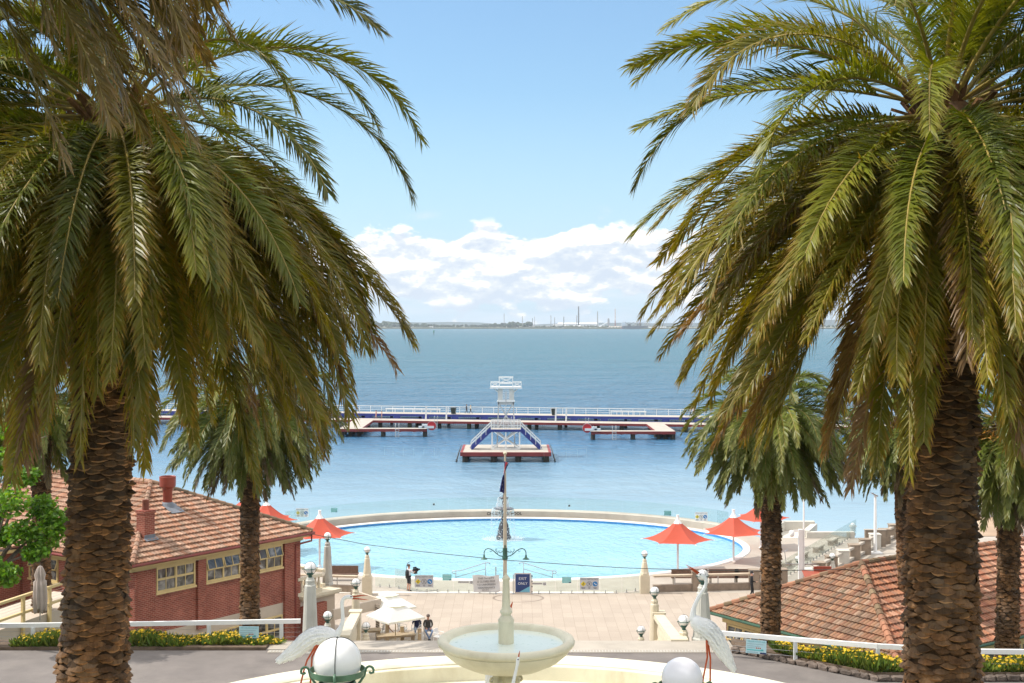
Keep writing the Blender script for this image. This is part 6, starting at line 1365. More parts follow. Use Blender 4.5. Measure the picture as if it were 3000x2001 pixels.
for i, px in enumerate((2105, 2138, 2206, 2232, 2262, 2290)):
    d = 108.5 if i < 2 else 119; c = at(px, 0, d); q = thing('bollard_block', ['grey concrete block with round plaque by the sea', 'grey concrete block right of the plaque block', 'pale block left of the man in blue', 'pale block just behind the man in blue', 'pale block right of the man in blue', 'last pale block before the right palm'][i], 'bollard', (c.x, d, 0), group='concrete blocks along the foreshore'); mb = MB(); mb.box((0, 0, .55), (.8, .8, 1.1)); mb.box((0, 0, 1.12), (.88, .88, .06)); mb.build('block', BCONC if i < 2 else WCONC, q); mb = MB(); mb.tube([(0, -.40, .6), (0, -.42, .6)], .15, 12); mb.build('plaque', WCONC, q)
    if i in (2, 3, 4): e = at((2206, 2232, 2262, 2290)[i-1], 0, d); mb = MB(); mb.beam((.4, 0, .85), (e.x-c.x-.4, 0, .85), .2, .16); mb.build('rail', WCONC, q)
# ---------------------------------------------------------------- people
SKIN = mat('skin', (.50, .28, .20), .55, .08, 8)
def cloth(n, c): return mat('cloth_'+n, c, .85, .15, 9)
BASE = dict(pelvis=(0, 0, .95), waist=(0, 0, 1.08), chest=(0, .01, 1.30), neck=(0, 0, 1.47), chin=(0, -.015, 1.56), head=(0, -.01, 1.65), crown=(0, .01, 1.74),
    shL=(.175, 0, 1.41), elL=(.23, .02, 1.13), wrL=(.24, -.06, .88), haL=(.24, -.09, .79), shR=(-.175, 0, 1.41), elR=(-.23, .02, 1.13), wrR=(-.24, -.06, .88), haR=(-.24, -.09, .79),
    hiL=(.09, 0, .90), knL=(.10, -.02, .50), anL=(.10, .02, .09), toL=(.11, -.15, .035), hiR=(-.09, 0, .90), knR=(-.10, -.02, .50), anR=(-.10, .02, .09), toR=(-.11, -.15, .035))
RADS = dict(pelvis=(.155, .11), waist=(.145, .10), chest=(.165, .115), neck=(.058, .058), chin=(.072, .082), head=(.082, .098), crown=(.048, .055), sh=(.062, .062), el=(.046, .046), wr=(.030, .030), ha=(.036, .022), hi=(.092, .095), kn=(.060, .062), an=(.042, .046), to=(.040, .030))
BONES = [('pelvis', 'waist', 'top'), ('waist', 'chest', 'top'), ('chest', 'neck', 'top'), ('neck', 'chin', 'skin'), ('chin', 'head', 'skin'), ('head', 'crown', 'skin')]
for s_ in 'LR': BONES += [('chest', 'sh'+s_, 'top'), ('sh'+s_, 'el'+s_, 'sleeve'), ('el'+s_, 'wr'+s_, 'fore'), ('wr'+s_, 'ha'+s_, 'skin'), ('pelvis', 'hi'+s_, 'leg'), ('hi'+s_, 'kn'+s_, 'leg'), ('kn'+s_, 'an'+s_, 'shin'), ('an'+s_, 'to'+s_, 'shoe')]
def person(label, loc, rz, pose, mats, hair=(.03, .02, .015), h=1.75, longhair=False, hat=None, group=None, facing=0.0, mask=None, glasses=False):
    J = {k: Vector(v) for k, v in {**BASE, **pose}.items()}; sc = h/1.78
    root = thing('person', label, 'person', loc, rz, group)
    names = list(J); idx = {n: i for i, n in enumerate(names)}
    me = bpy.data.meshes.new('p'); me.from_pydata([tuple(J[n]*sc) for n in names], [(idx[a], idx[b]) for a, b, _ in BONES], [])
    ob = bpy.data.objects.new('p', me); COL.objects.link(ob); ob.modifiers.new('s', 'SKIN'); sv = me.skin_vertices[0].data
    for n in names:
        r = RADS[n] if n in RADS else RADS[n[:2]]; sv[idx[n]].radius = (r[0]*sc, r[1]*sc); sv[idx[n]].use_root = (n == 'pelvis')
    sb = ob.modifiers.new('u', 'SUBSURF'); sb.levels = 2; sb.render_levels = 2
    dg = bpy.context.evaluated_depsgraph_get(); bm_ = bpy.data.meshes.new_from_object(ob.evaluated_get(dg)); bpy.data.objects.remove(ob)
    keys = ['skin', 'top', 'sleeve', 'fore', 'leg', 'shin', 'shoe']; mb = MB()
    segs = [(J[a]*sc, J[b]*sc, keys.index(k)) for a, b, k in BONES]
    mb.v = [tuple(v.co) for v in bm_.vertices]
    for p in bm_.polygons:
        c = p.center; best = (9, 0)
        for a, b, k in segs:
            ab = b-a; t = max(0, min(1, (c-a).dot(ab)/ab.length_squared)); dd = (a+ab*t-c).length
            if dd < best[0]: best = (dd, k)
        mb.f.append(tuple(p.vertices)); mb.m.append(best[1]); mb.c.append(None)
    bpy.data.meshes.remove(bm_)
    hd = J['head']*sc; fr = Vector((math.sin(facing), -math.cos(facing), 0)); sd = Vector((fr.y, -fr.x, 0))
    mb.sphere(hd+fr*.098*sc+Vector((0, 0, -.02)), .018*sc, 8, 6, (1, 1.2, 1.5)); 
    for s_ in (-1, 1): mb.sphere(hd+sd*s_*.082*sc+Vector((0, 0, -.012)), .024*sc, 8, 6, (.6, .8, 1.3))
    for s_ in 'LR':   # five fingers on each hand
        hh = J['ha'+s_]*sc; d = (J['ha'+s_]-J['wr'+s_]).normalized(); w_ = d.cross(Vector((0, 0, 1))); w_ = w_.normalized() if w_.length > .1 else Vector((1, 0, 0)); dn = d.cross(w_).normalized()
        for k, L in enumerate((.070, .082, .076, .058)): b0 = hh+w_*(-.024+.016*k)*sc; mb.tube([b0, b0+d*L*.5*sc+dn*.006, b0+d*L*.9*sc+dn*.025*sc], [.0095*sc, .0085*sc, .006*sc], 6)
        mb.tube([hh-d*.03*sc-w_*.03*sc, hh-w_*.052*sc+d*.01, hh-w_*.050*sc+d*.045*sc], [.011*sc, .010*sc, .007*sc], 6)
    mm = [mats.get(k, mats.get({'fore': 'sleeve', 'sleeve': 'top', 'shin': 'leg'}.get(k, 'skin'), SKIN)) if k != 'skin' else SKIN for k in keys]
    if 'fore' not in mats: mm[3] = mm[2]
    mb.build('body', mm, root, smooth=True)
    e = MB()
    for s_ in (-1, 1): e.sphere(hd+fr*.088*sc+sd*s_*.032*sc+Vector((0, 0, .008)), .011*sc, 8, 6)
    e.tube([hd+fr*.092*sc+sd*-.02*sc+Vector((0, 0, -.052*sc)), hd+fr*.092*sc+sd*.02*sc+Vector((0, 0, -.052*sc))], .005*sc, 5)
    if glasses: e.beam(hd+fr*.10*sc-sd*.07*sc+Vector((0, 0, .01)), hd+fr*.10*sc+sd*.07*sc+Vector((0, 0, .01)), .012, .035)
    e.build('face_detail', DARK, root)
    if hair:
        hm = MB(); hm.sphere(hd-fr*.018*sc+Vector((0, 0, .035*sc)), .108*sc, 16, 10, (.95, 1.02, .86))
        if longhair: hm.sphere(hd-fr*.045*sc+Vector((0, 0, -.06*sc)), .10*sc, 12, 8, (.95, .75, 1.5))
        hm.build('hair', mat('hair_%d' % int(hair[0]*1000), hair, .6, .2, 20), root, smooth=True)
    if hat: hm = MB(); hm.lathe([(.19*sc, 0), (.185*sc, .015*sc), (.11*sc, .03*sc), (.10*sc, .10*sc), (.06*sc, .125*sc), (0, .13*sc)], 18, hd+Vector((0, 0, .035*sc))); hm.build('hat', hat, root, smooth=True, auto=50)
    if mask: hm = MB(); hm.sphere(hd+fr*.055*sc+Vector((0, 0, -.045*sc)), .062*sc, 12, 8, (1, 1, .85)); hm.build('face_mask', mask, root, smooth=True)
    return root
def walk(k=1.0, s=1): return dict(knL=(.09, -.10*s*k-.04, .52), anL=(.09, -.26*s*k, .10), toL=(.10, -.26*s*k-.15, .06), knR=(-.09, .04*s*k-.03, .50), anR=(-.09, .30*s*k, .16), toR=(-.09, .30*s*k-.10, .05), elL=(.23, .10*k, 1.15), wrL=(.22, .10*k, .92), haL=(.22, .09*k, .83), elR=(-.23, -.04*k, 1.14), wrR=(-.22, -.20*k, .95), haR=(-.22, -.25*k, .88))
SIT = dict(pelvis=(0, .05, .50), waist=(0, .07, .66), chest=(0, .08, .90), neck=(0, .03, 1.07), chin=(0, .0, 1.15), head=(0, .0, 1.24), crown=(0, .02, 1.33), shL=(.18, .07, 1.01), shR=(-.18, .07, 1.01), elL=(.25, .08, .75), elR=(-.25, .08, .75), wrL=(.15, -.14, .64), haL=(.10, -.20, .60), wrR=(-.15, -.14, .64), haR=(-.10, -.20, .60),
    hiL=(.10, .0, .50), knL=(.14, -.40, .50), anL=(.12, -.40, .09), toL=(.13, -.56, .04), hiR=(-.10, .0, .50), knR=(-.14, -.40, .50), anR=(-.12, -.42, .09), toR=(-.13, -.58, .04))
JEAN = cloth('denim', (.14, .20, .32)); CHAR = cloth('charcoal', (.05, .045, .042)); NAV = cloth('navy', (.018, .022, .06)); BLK = cloth('black', (.014, .014, .016)); WHT = cloth('white', (.74, .72, .74)); SHB = mat('shoe_black', (.015, .015, .015), .5, .2, 9); BLUJ = cloth('blue_jacket', (.03, .07, .16)); PINK = cloth('bare_pink', (.52, .27, .20)); GRY = cloth('grey', (.22, .23, .25))
# cameraman (back turned, camera rig on the shoulder)
c = onz(938.5, 1357.5); r = person('cameraman in white shirt and dark shorts, back turned, filming beside the pool fence', c, R(130), dict(elL=(.24, -.20, 1.22), wrL=(.12, -.42, 1.30), haL=(.08, -.49, 1.33), elR=(-.24, -.16, 1.18), wrR=(-.10, -.40, 1.24), haR=(-.06, -.47, 1.26), toL=(.13, -.15, .035), anL=(.12, .02, .09), knL=(.12, -.03, .50)), dict(top=WHT, leg=cloth('dark_shorts', (.03, .03, .04)), shin=SKIN, shoe=SHB, fore=SKIN), (.10, .08, .07), 1.80)
r.rotation_euler = (0, 0, R(130))
q = thing('camera_rig', 'black cinema camera rig held by the man beside the pool fence', 'camera', c); q.rotation_euler = (0, 0, R(130)); mb = MB(); mb.box((0, -.55, 1.34), (.16, .34, .20)); mb.tube([(0, -.72, 1.34), (0, -.88, 1.34)], .06, 10); mb.box((.02, -.5, 1.50), (.08, .25, .07)); mb.box((.14, -.48, 1.30), (.05, .10, .16)); mb.box((0, -.55, 1.16), (.10, .22, .16)); mb.box((-.12, -.62, 1.42), (.16, .03, .11)); mb.build('camera', BLACK, q); mb = MB(); mb.tube([(0, .16, 1.05), (0, .20, 1.45), (0, .16, 1.75), (0, .02, 1.90), (0, -.22, 1.93), (0, -.45, 1.86)], .016, 6); mb.tube([(0, -.45, 1.86), (0, -.52, 1.45)], .004, 4); mb.build('support_arm', BLACK, q)
q = thing('harness_pack', 'black harness pack worn on the cameraman\'s back', 'backpack', c); q.rotation_euler = (0, 0, R(130)); mb = MB(); rings = []
for z, w_, dp in ((.84, .10, .05), (.90, .16, .10), (1.1, .17, .13), (1.32, .16, .12), (1.44, .10, .06)): rings.append([Vector((w_*math.cos(a), .13+dp*math.sin(a)*.8, z)) for a in [2*PI*k/14 for k in range(14)]])
mb.loft(rings); mb.build('pack', BLACK, q, smooth=True); mb = MB(); mb.tube([(.17*math.cos(a*PI/9), .01+.145*math.sin(a*PI/9), 1.02) for a in range(19)], .035, 6); mb.build('waist_belt', BLACK, q)
# seated couple
c = onz(957, 1462); person('seated woman in dark navy jacket raising a cup to her mouth', c+Vector((0, -.02, 0)), R(12), {**SIT, 'elR': (-.27, -.06, .82), 'wrR': (-.16, -.15, 1.04), 'haR': (-.10, -.16, 1.12)}, dict(top=NAV, leg=cloth('pale_jeans', (.22, .26, .34)), shoe=WHT), (.06, .025, .015), 1.66, True, glasses=True, group='seated cafe guests')
c = onz(983, 1466.5); person('seated man in charcoal jumper and blue jeans, legs crossed at the ankles', c, R(10), {**SIT, 'knL': (.20, -.40, .50), 'knR': (-.18, -.42, .50), 'anL': (-.02, -.50, .10), 'toL': (-.06, -.62, .05), 'anR': (.03, -.42, .09), 'toR': (.05, -.57, .04)}, dict(top=CHAR, leg=JEAN, shoe=SHB), (.12, .09, .075), 1.80, glasses=True, group='seated cafe guests')
c = onz(1726, 1380); c = at(1726, 1380, (17.5)*F/(1374-745)); c.z = 0; person('man in black clothes and white face mask walking past the low wall', c, R(75), {**walk(.35), 'elR': (-.22, -.08, 1.16), 'wrR': (-.16, -.27, 1.10), 'haR': (-.12, -.33, 1.12)}, dict(top=BLK, leg=BLK, shoe=SHB), (.012, .010, .010), 1.76, facing=0, mask=WHT)
c = onz(2253, 1176.5); person('person in blue jacket and hat strolling away on the foreshore at right', c, R(170), walk(.4), dict(top=BLUJ, leg=GRY, shoe=SHB), (.2, .18, .16), 1.72, hat=cloth('hat', (.16, .17, .2)))
c = onz(2277, 1176); person('person in pale blue grey coat beside the blue jacket stroller', c, R(175), walk(.3, -1), dict(top=cloth('pale_blue', (.35, .42, .46)), leg=GRY, shoe=SHB), (.3, .28, .25), 1.66)
UD = .69
for px, lab, rz, pose, mt, hr, hh in ((1071.0, 'man in dark suit striding along the upper boardwalk', R(92), walk(1.0), dict(top=BLK, leg=BLK, shoe=SHB), (.02, .015, .012), 1.78), (1080.5, 'person in cream jacket and dark trousers striding along the boardwalk', R(92), walk(1.0, -1), dict(top=cloth('cream', (.60, .54, .42)), leg=BLK, shoe=SHB), (.40, .30, .16), 1.66), (818, 'person in dark blue clothes by the palm fronds on the boardwalk', R(-80), walk(.5), dict(top=NAV, leg=NAV, shoe=SHB), (.10, .05, .03), 1.75), (1575, 'person in grey blue walking among the right fronds on the boardwalk', R(80), walk(.5), dict(top=GRY, leg=JEAN, shoe=SHB), (.05, .04, .03), 1.70), (1585, 'person in white top second in the boardwalk group at right', R(80), walk(.6, -1), dict(top=WHT, leg=BLK, shoe=SHB), (.3, .2, .12), 1.66), (1592, 'person in pale pink top last in the boardwalk group at right', R(-90), walk(.5), dict(top=cloth('pale_pink', (.62, .46, .42)), leg=NAV, shoe=SHB), (.05, .04, .03), 1.72)):
    d = 243.5+(1160-px)*.0145+1.5; c = at(px, 0, d); person(lab, (c.x, d, UD), rz, pose, mt, hr, hh, group='walkers on the boardwalk')
for px, lab, rz, pose, hh in ((863.5, 'bather in red swimwear walking on the lower jetty deck', R(-100), walk(.7), 1.72), (876.5, 'smaller bather walking behind on the lower jetty deck', R(-100), walk(.4, -1), 1.6)):
    d = 241.8+2.2; c = at(px, 0, d); person(lab, (c.x, d, DZ0), rz, pose, dict(top=cloth('swim_red', (.45, .10, .09)) if px < 870 else PINK, sleeve=SKIN, fore=SKIN, leg=PINK, shin=SKIN, shoe=SKIN), (.02, .012, .01), hh, group='bathers on the lower deck')
HAZE = 6.5e-5
# ================================================================ JETTY, DIVING TOWER, FAR SHORE
JRED = mat('jetty_red', (.23, .035, .03), .6, .2, .6); JBLUE = mat('jetty_blue', (.022, .035, .20), .55, .2, .6)
DECK = mat('pale_deck', (.40, .365, .315), .85, .15, .7, dirt=(.33, .27, .21, .4)); PILE = mat('dark_pile', (.035, .028, .022), .85, .4, 2, dirt=(.06, .075, .015, .6)); WP = mat('white_gloss', (.78, .77, .74), .5, .06, 2); WPG = mat('grey_white_paint', (.50, .50, .49), .6, .1, 2)
JA = Vector((-25.3, 241.8, 0)); JB = Vector((24, 233, 0)); jd = (JB-JA).normalized(); jrz = math.atan2(jd.y, jd.x)
DZ = -.22
def jl(x, y, z): return JA+jd*x+Vector((-jd.y, jd.x, 0))*y+Vector((0, 0, z))   # along, away, up
jt = thing('jetty', 'long bathing jetty with a blue upper boardwalk and red edged lower deck', 'jetty', JA, jrz)
X0, X1 = -72, 118
mb = MB(); mb.box(((X0+X1)/2, 2.4, DZ-.05), (X1-X0, 4.8, .10)); mb.build('lower_deck', DECK, jt)
mb = MB(); mb.box(((X0+X1)/2, -.06, DZ-.22), (X1-X0, .12, .42)); mb.build('lower_edge', JRED, jt)
mb = MB(); mb.box(((X0+X1)/2, 7.6, .62), (X1-X0, 5.0, .12)); mb.build('upper_deck', DECK, jt)
mb = MB(); mb.box(((X0+X1)/2, 5.02, .45), (X1-X0, .12, .46)); mb.box(((X0+X1)/2, 5.02, -.18), (X1-X0, .10, .12))
x = X0+2
while x < X1: mb.box((x, 5.0, .05), (1.3, .14, .56)); x += 5.6
mb.build('upper_edge', JBLUE, jt)
x = X0; k = 0
while x < X1:
    for yy, w_ in ((.6, .8), (8.5, .6)):
        mb = MB(); mb.tube([(x, yy, -3), (x, yy, DZ-.05 if yy < 5 else .55)], w_/2, 8); mb.build('pile', PILE, jt)
    if k % 2 == 0: mb = MB(); mb.tube([(x+1.2, 1.4, -3), (x+1.2, 1.4, DZ-.1)], .32, 8); mb.build('pile', PILE, jt)
    x += 5.6; k += 1
mb = MB(); x = X0
while x < X1: mb.box((x, 9.2, -.75), (.16, .08, 1.5)); x += .36
mb.box(((X0+X1)/2, 9.26, -.3), (X1-X0, .06, .14)); mb.build('picket_screen', WPG, jt)
mb = MB()
for z, t in ((1.80, .11), (1.42, .04), (1.08, .04)): mb.box(((X0+X1)/2, 9.9, z), (X1-X0, .08, t))
x = X0
while x < X1: mb.box((x, 9.9, 1.22), (.07, .07, 1.1)); x += 2.2
mb.build('rail', WP, jt)
def ladder(x, y, zt, label, yaw=0.0, zb=-1.9):
    c = jl(x, y, 0); q = thing('ladder', label, 'ladder', (c.x, c.y, zt), jrz+yaw, group='white swim ladders on the jetty'); mb = MB()
    for s in (-.28, .28): mb.tube([(s, .35, .85), (s, .05, .95), (s, -.10, .6), (s, -.14, zb-zt)], .045, 6)
    for k in range(6): mb.box((0, -.14, -.15-k*.30), (.5, .06, .07))
    mb.build('rungs', WPG, q); return q
def jx(px): return (((px-1175.5)*238/F)-JA.x)/jd.x
for px, t in ((1212, 'white swim ladder on the lower deck left of the diving tower'), (880, 'x'), (1378, 'x')): pass
for px, lab in ((988, 'white swim ladder on the long lower deck behind the left red disc'), (1218, 'white swim ladder under the jetty left of the diving tower'), (1433, 'white swim ladder under the jetty right of the diving tower'), (1777-0, 'x')):
    if lab != 'x': ladder(jx({988: 958+32, 1218: 1178, 1433: 1346}.get(px, px)) if px != 988 else jx(1000), -.1, DZ, lab)
# side decks with a red disc at the end
def side_deck(label, x0, x1, d, arm0, arm1, dy):
    q = thing('bathing_deck', label, 'deck', (x0, d, DZ)); mb = MB()
    yb = 241.8+(min(arm0, arm1)+25.3)*jd.y/jd.x
    mb.box(((x0+x1)/2-x0, 1.1, -.05), (x1-x0, 2.2, .1)); mb.add([(arm0-x0, 2.2, -.002), (arm1-x0, 2.2, -.002), (arm1-x0, yb-d, -.002), (arm0-x0, yb-d, -.002)], [(0, 1, 2, 3)]); mb.build('deck', DECK, q)
    mb = MB(); mb.box(((x0+x1)/2-x0, -.05, -.24), (x1-x0, .1, .46)); ins = arm1 if abs(arm0) > abs(arm1) else arm0; 
    mb.box((arm0-x0-.03, (yb-d)/2+1.1, -.2), (.1, yb-d-2.2, .36)); mb.box((arm1-x0+.03, (yb-d)/2+1.1, -.2), (.1, yb-d-2.2, .36))
    n = 6
    for i in range(n): mb.beam((i*(x1-x0)/n+.2, -.05, -.5), ((i+.3)*(x1-x0)/n, -.05, -.42), .08, .12)
    mb.build('edge', JRED, q)
    def pile(x, y, r): mb = MB(); mb.tube([(x, y, -3), (x, y, -.1)], r, 8); mb.build('pile', PILE, q)
    for i in range(3): pile(.35+i*(x1-x0-.7)/2, .3, .36); pile(.35+i*(x1-x0-.7)/2, 1.9, .3)
    for xa in (arm0, (arm0+arm1)/2, arm1):
        for yy in (1, 5, 10, 15): pile(xa-x0+(.4 if xa == arm0 else -.4 if xa == arm1 else 0), yy, .36)
    return q
c0 = at(778, 984, 222); c1 = at(980, 984, 222); side_deck('left side bathing deck with red edge ending at a red disc', c0.x, c1.x, 222, c0.x, at(828, 0, 222).x, 15)
c2 = at(1357, 990, 216.7); c3 = at(1551, 990, 216.7); side_deck('right side bathing deck with red edge starting at a red disc', c2.x, c3.x, 216.7, at(1508, 0, 216.7).x, c3.x, 15)
def red_disc(label, c, sg):
    q = thing('red_disc', label, 'lane wheel', c, group='red discs on the side decks'); mb = MB(); mb.tube([(0, -.06, 0), (0, .06, 0)], .74, 28); mb.build('disc', mat('disc_red', (.50, .03, .035), .5, .1, 2), q)
    mb = MB(); mb.tube([(0, .0, 0), (0, .10, 0)], .80, 28); mb.build('rim', WPG, q)
    mb = MB(); mb.box((sg*.35, -.14, -.22), (1.5, .14, .40)); mb.add([(sg*.55, .0, -.1), (sg*1.1, .0, .12), (sg*1.1, .0, .28), (sg*.75, 0, .28), (sg*2.4, 0, -.38), (sg*.55, 0, -.40)], [(0, 1, 4, 5), (0, 3, 2, 1)]); mb.box((sg*1.15, -.05, -.05), (.9, .5, .6)); mb.box((sg*1.7, -.05, -.22), (1.0, .5, .34)); mb.build('arm', WP, q); return q
red_disc('red disc on a white arm at the end of the left side deck', at(991, 977.5, 221.8), -1); red_disc('red disc on a white arm at the end of the right side deck', at(1348, 983, 216.5), 1)
for (px, py, d, lab) in ((912, 984, 222, 'white swim ladder on the front of the left side deck'), (1410, 990, 216.6, 'white swim ladder on the front of the right side deck')):
    c = at(px, py, d); q = thing('ladder', lab, 'ladder', (c.x, d, DZ), 0, group='white swim ladders on the jetty'); mb = MB()
    for s in (-.3, .3): mb.tube([(s, .35, .85), (s, .05, .95), (s, -.14, .6), (s, -.18, -1.8)], .05, 6)
    for k in range(6): mb.box((0, -.18, -.15-k*.30), (.55, .06, .07))
    mb.build('rungs', WPG, q)
# boardwalk furniture
for px, lab in ((1041, 'dark wheelie bin on the upper boardwalk left of the diving tower'), (1272, 'dark wheelie bin on the upper boardwalk right of the diving tower')):
    c = jl(jx(px)*.985+.5, 6.4, .68); c = at(px, 0, c.y); q = thing('wheelie_bin', lab, 'bin', (c.x, c.y, .68), jrz, group='wheelie bins on the boardwalk'); mb = MB()
    mb.loft([[Vector((sx*w_, sy*dd, z)) for sx, sy in ((-1, -1), (1, -1), (1, 1), (-1, 1))] for z, w_, dd in ((.06, .34, .36), (1.15, .46, .46))]); mb.build('body', mat('bin_green', (.018, .028, .024), .5, .2, 3), q)
    mb = MB(); mb.box((0, 0, 1.20), (1.0, 1.02, .09)); mb.build('lid', BLACK, q); mb = MB(); mb.tube([(-.4, .35, .1), (-.32, .35, .1)], .1, 10); mb.tube([(.32, .35, .1), (.4, .35, .1)], .1, 10); mb.build('wheel', BLACK, q)
for px0, px1, lab in ((1066, 1140, 'x'), (885, 1010, 'long low white rail bench on the boardwalk at left'), (1400, 1480, 'long low white rail bench on the boardwalk at right'), (1240, 1330, 'x')):
    if lab == 'x': continue
    a = at(px0, 0, 247+(1160-px0)*.012).x; b_ = at(px1, 0, 245).x; ym = 246+(1165-(px0+px1)/2)*.0135; q = thing('rail_bench', lab, 'bench', ((a+b_)/2, ym, .68), jrz, group='long rail benches on the boardwalk'); L = b_-a
    mb = MB(); mb.box((0, 0, .72), (L, .3, .14)); mb.build('seat', WP, q); mb = MB()
    for k in range(7): mb.box((-L/2+.1+k*(L-.2)/6, 0, .33), (.08, .2, .66))
    mb.build('leg', WP, q)
for px, lab in ((1000, 'pair of white gate posts left'), ): pass
for px, lab in ((978, 'left white mooring post standing against the boardwalk'), (1025, 'white mooring post beside the left wheelie bin'), (1276, 'white mooring post beside the right wheelie bin'), (1300, 'right white mooring post standing against the boardwalk')):
    c = at(px, 0, 239.8+(1165-px)*.0138); mb = MB(); mb.box((0, 0, 0), (.28, .28, 2.6)); mb.box((0, 0, 1.33), (.34, .34, .08)); o = mb.build('mooring_post', WP); o.location = (c.x, c.y, 1.0); o.rotation_euler = (0, R(2), 0); tag(o, lab, 'post', 'white mooring posts')
# diving platform and tower
dt = thing('diving_tower', 'white diving tower with blue stairs on a red edged platform in the bay', 'diving tower', (at(1161, 0, 181).x, 181, DZ))
PW = 12.45
mb = MB(); mb.box((0, 5.9, -.06), (PW, 11.8, .12)); mb.build('platform', DECK, dt)
mb = MB(); mb.box((0, -.06, -.26), (PW+.1, .12, .52)); mb.box((-PW/2-.04, 5.9, -.24), (.12, 11.8, .5)); mb.box((PW/2+.04, 5.9, -.24), (.12, 11.8, .5)); mb.build('platform_edge', JRED, dt)
mb = MB(); mb.box((0, .13, .006), (PW, .26, .012)); mb.box((-PW/2+.14, 5.9, .006), (.28, 11.7, .012)); mb.box((PW/2-.14, 5.9, .006), (.28, 11.7, .012)); mb.build('edge_paint', JRED, dt)
for x in (-PW/2+.6, -1.7, 1.75, PW/2-.6):
    for y in (.5, 4.2, 8, 11.4): mb = MB(); mb.tube([(x, y, -3.5), (x, y, -.1)], .42, 9); mb.build('pile', PILE, dt)
mb = MB(); mb.box((.0, 3, -.75), (PW-1, .25, .3)); mb.build('cross_beam', PILE, dt)
SZ = at(0, 986.6, 185).z-DZ; S0, S1 = -2.05, 2.05; SY = 3.9; SB = 6.4
mb = MB(); mb.box((0, (SY+SB)/2, SZ), (S1-S0+.2, SB-SY, .12)); mb.build('stage_floor', DECK, dt)
mb = MB(); mb.box((0, SY-.06, SZ-.12), (S1-S0+.35, .12, .34)); mb.box((0, SB+.06, SZ-.12), (S1-S0+.35, .12, .34)); mb.build('stage_beam', JBLUE, dt)
for y in (SY+.1, SB-.1):
    mb = MB()
    for x in (-1.95, 0, 1.95): mb.box((x, y, SZ/2-.1), (.16, .16, SZ-.2))
    for s in (-1, 1): mb.beam((s*1.95, y-.1, .15), (-s*1.7, y-.1, SZ-.25), .12, .14, up=(0, 1, 0))
    mb.box((0, y-.1, .1), (4.0, .16, .14)); mb.build('stage_frame', WP, dt)
for y in (SY, SB):
    mb = MB()
    for z in (SZ+.34, SZ+.66, SZ+1.0, SZ+1.28): mb.box((0, y, z), (S1-S0, .05, .07))
    for x in (-2.05, -1.68, -.3, .3, 1.68, 2.05): mb.box((x, y-.04, SZ+.55), (.07, .07, 1.55))
    mb.build('stage_rail', WP, dt)
for sg in (-1, 1):
    xb = sg*4.95; xt = sg*2.1
    mb = MB(); mb.beam((xb, SY+.15, .1), (xt, SY+.15, SZ), .10, .50); so_ = mb.build('stair', JBLUE, dt)
    mb = MB(); mb.beam((xb, SB-.5, .1), (xt, SB-.5, SZ), .10, .50); mb.build('stringer', JBLUE, so_)
    mb = MB()
    for i in range(14):
        t = (i+.5)/14; mb.box((xb+(xt-xb)*t, (SY+SB)/2-.2, .15+(SZ-.15)*t), (.3, SB-SY-.8, .05))
    mb.build('tread', DECK, so_)
    mb = MB()
    for y in (SY+.1, SB-.45):
        for h in (.62, 1.02): mb.beam((xb, y, .1+h), (xt, y, SZ+h), .06, .07)
        for t in (0, .25, .5, .75, 1): mb.box((xb+(xt-xb)*t, y, .1+(SZ-.1)*t+.5), (.06, .06, 1.1))
    mb.build('stair_rail', WP, so_)
# upper tower
TY = 8.6; MZ = at(0, 921, 189.6).z-DZ; UZ = at(0, 889, 189.6).z-DZ; TT = at(0, 866, 189.6).z-DZ
mb = MB()
for s in (-1, 1):
    for y in (TY-.9, TY+.9): mb.beam((s*1.28, y, 0), (s*1.06, y, MZ), .16, .16)
    mb.beam((s*1.2, TY-1.0, 2.6), (-s*1.05, TY-1.0, MZ-.35), .10, .18, up=(0, 1, 0)); mb.beam((s*1.2, TY+1.0, 2.6), (-s*1.05, TY+1.0, MZ-.35), .10, .18, up=(0, 1, 0)); mb.beam((s*1.3, TY-1.0, .2), (-s*1.2, TY-1.0, 2.4), .10, .16, up=(0, 1, 0))
mb.box((0, TY-.9, MZ-.22), (2.4, .16, .44)); mb.box((0, TY+.9, MZ-.22), (2.4, .16, .44)); mb.tube([(0, TY-1.25, 0), (0, TY-1.25, MZ+1.5)], .05, 6); mb.build('tower_frame', WPG, dt)
mb = MB(); mb.box((0, TY, MZ+.03), (2.6, 2.2, .12)); mb.box((0, TY-1.15, MZ+.1), (2.55, .10, .30)); mb.build('middle_platform', WP, dt)
mb = MB()
for s in (-1, 1):
    mb.box((s*1.02, TY, (MZ+UZ)/2), (.10, 2.0, UZ-MZ)); mb.box((s*.78, TY-1.0, (MZ+UZ)/2+.05), (.56, .05, UZ-MZ-.2)); mb.box((s*.78, TY+1.0, (MZ+UZ)/2+.05), (.56, .05, UZ-MZ-.2))
    for y in (TY-1, TY+1): mb.box((s*1.12, y, (MZ+UZ)/2), (.10, .12, UZ-MZ)); mb.beam((s*1.1, y, UZ-.75), (s*1.75, y, UZ-.1), .07, .08)
mb.build('wall_panel', mat('tower_panel', (.62, .60, .55), .7, .08, 2), dt)
mb = MB()
for k in range(8): mb.box((-.48+k*.137, TY-1.0, (MZ+UZ)/2), (.035, .03, UZ-MZ-.2))
for k in range(7): mb.box((0, TY-.99, MZ+.3+k*(UZ-MZ-.5)/6), (1.0, .03, .035))
mb.build('grille', WP, dt)
mb = MB(); mb.box((0, TY, UZ), (4.5, 2.6, .22)); mb.box((0, TY-1.35, UZ), (4.6, .10, .30)); mb.build('upper_platform', WP, dt)
R1 = UZ+.75
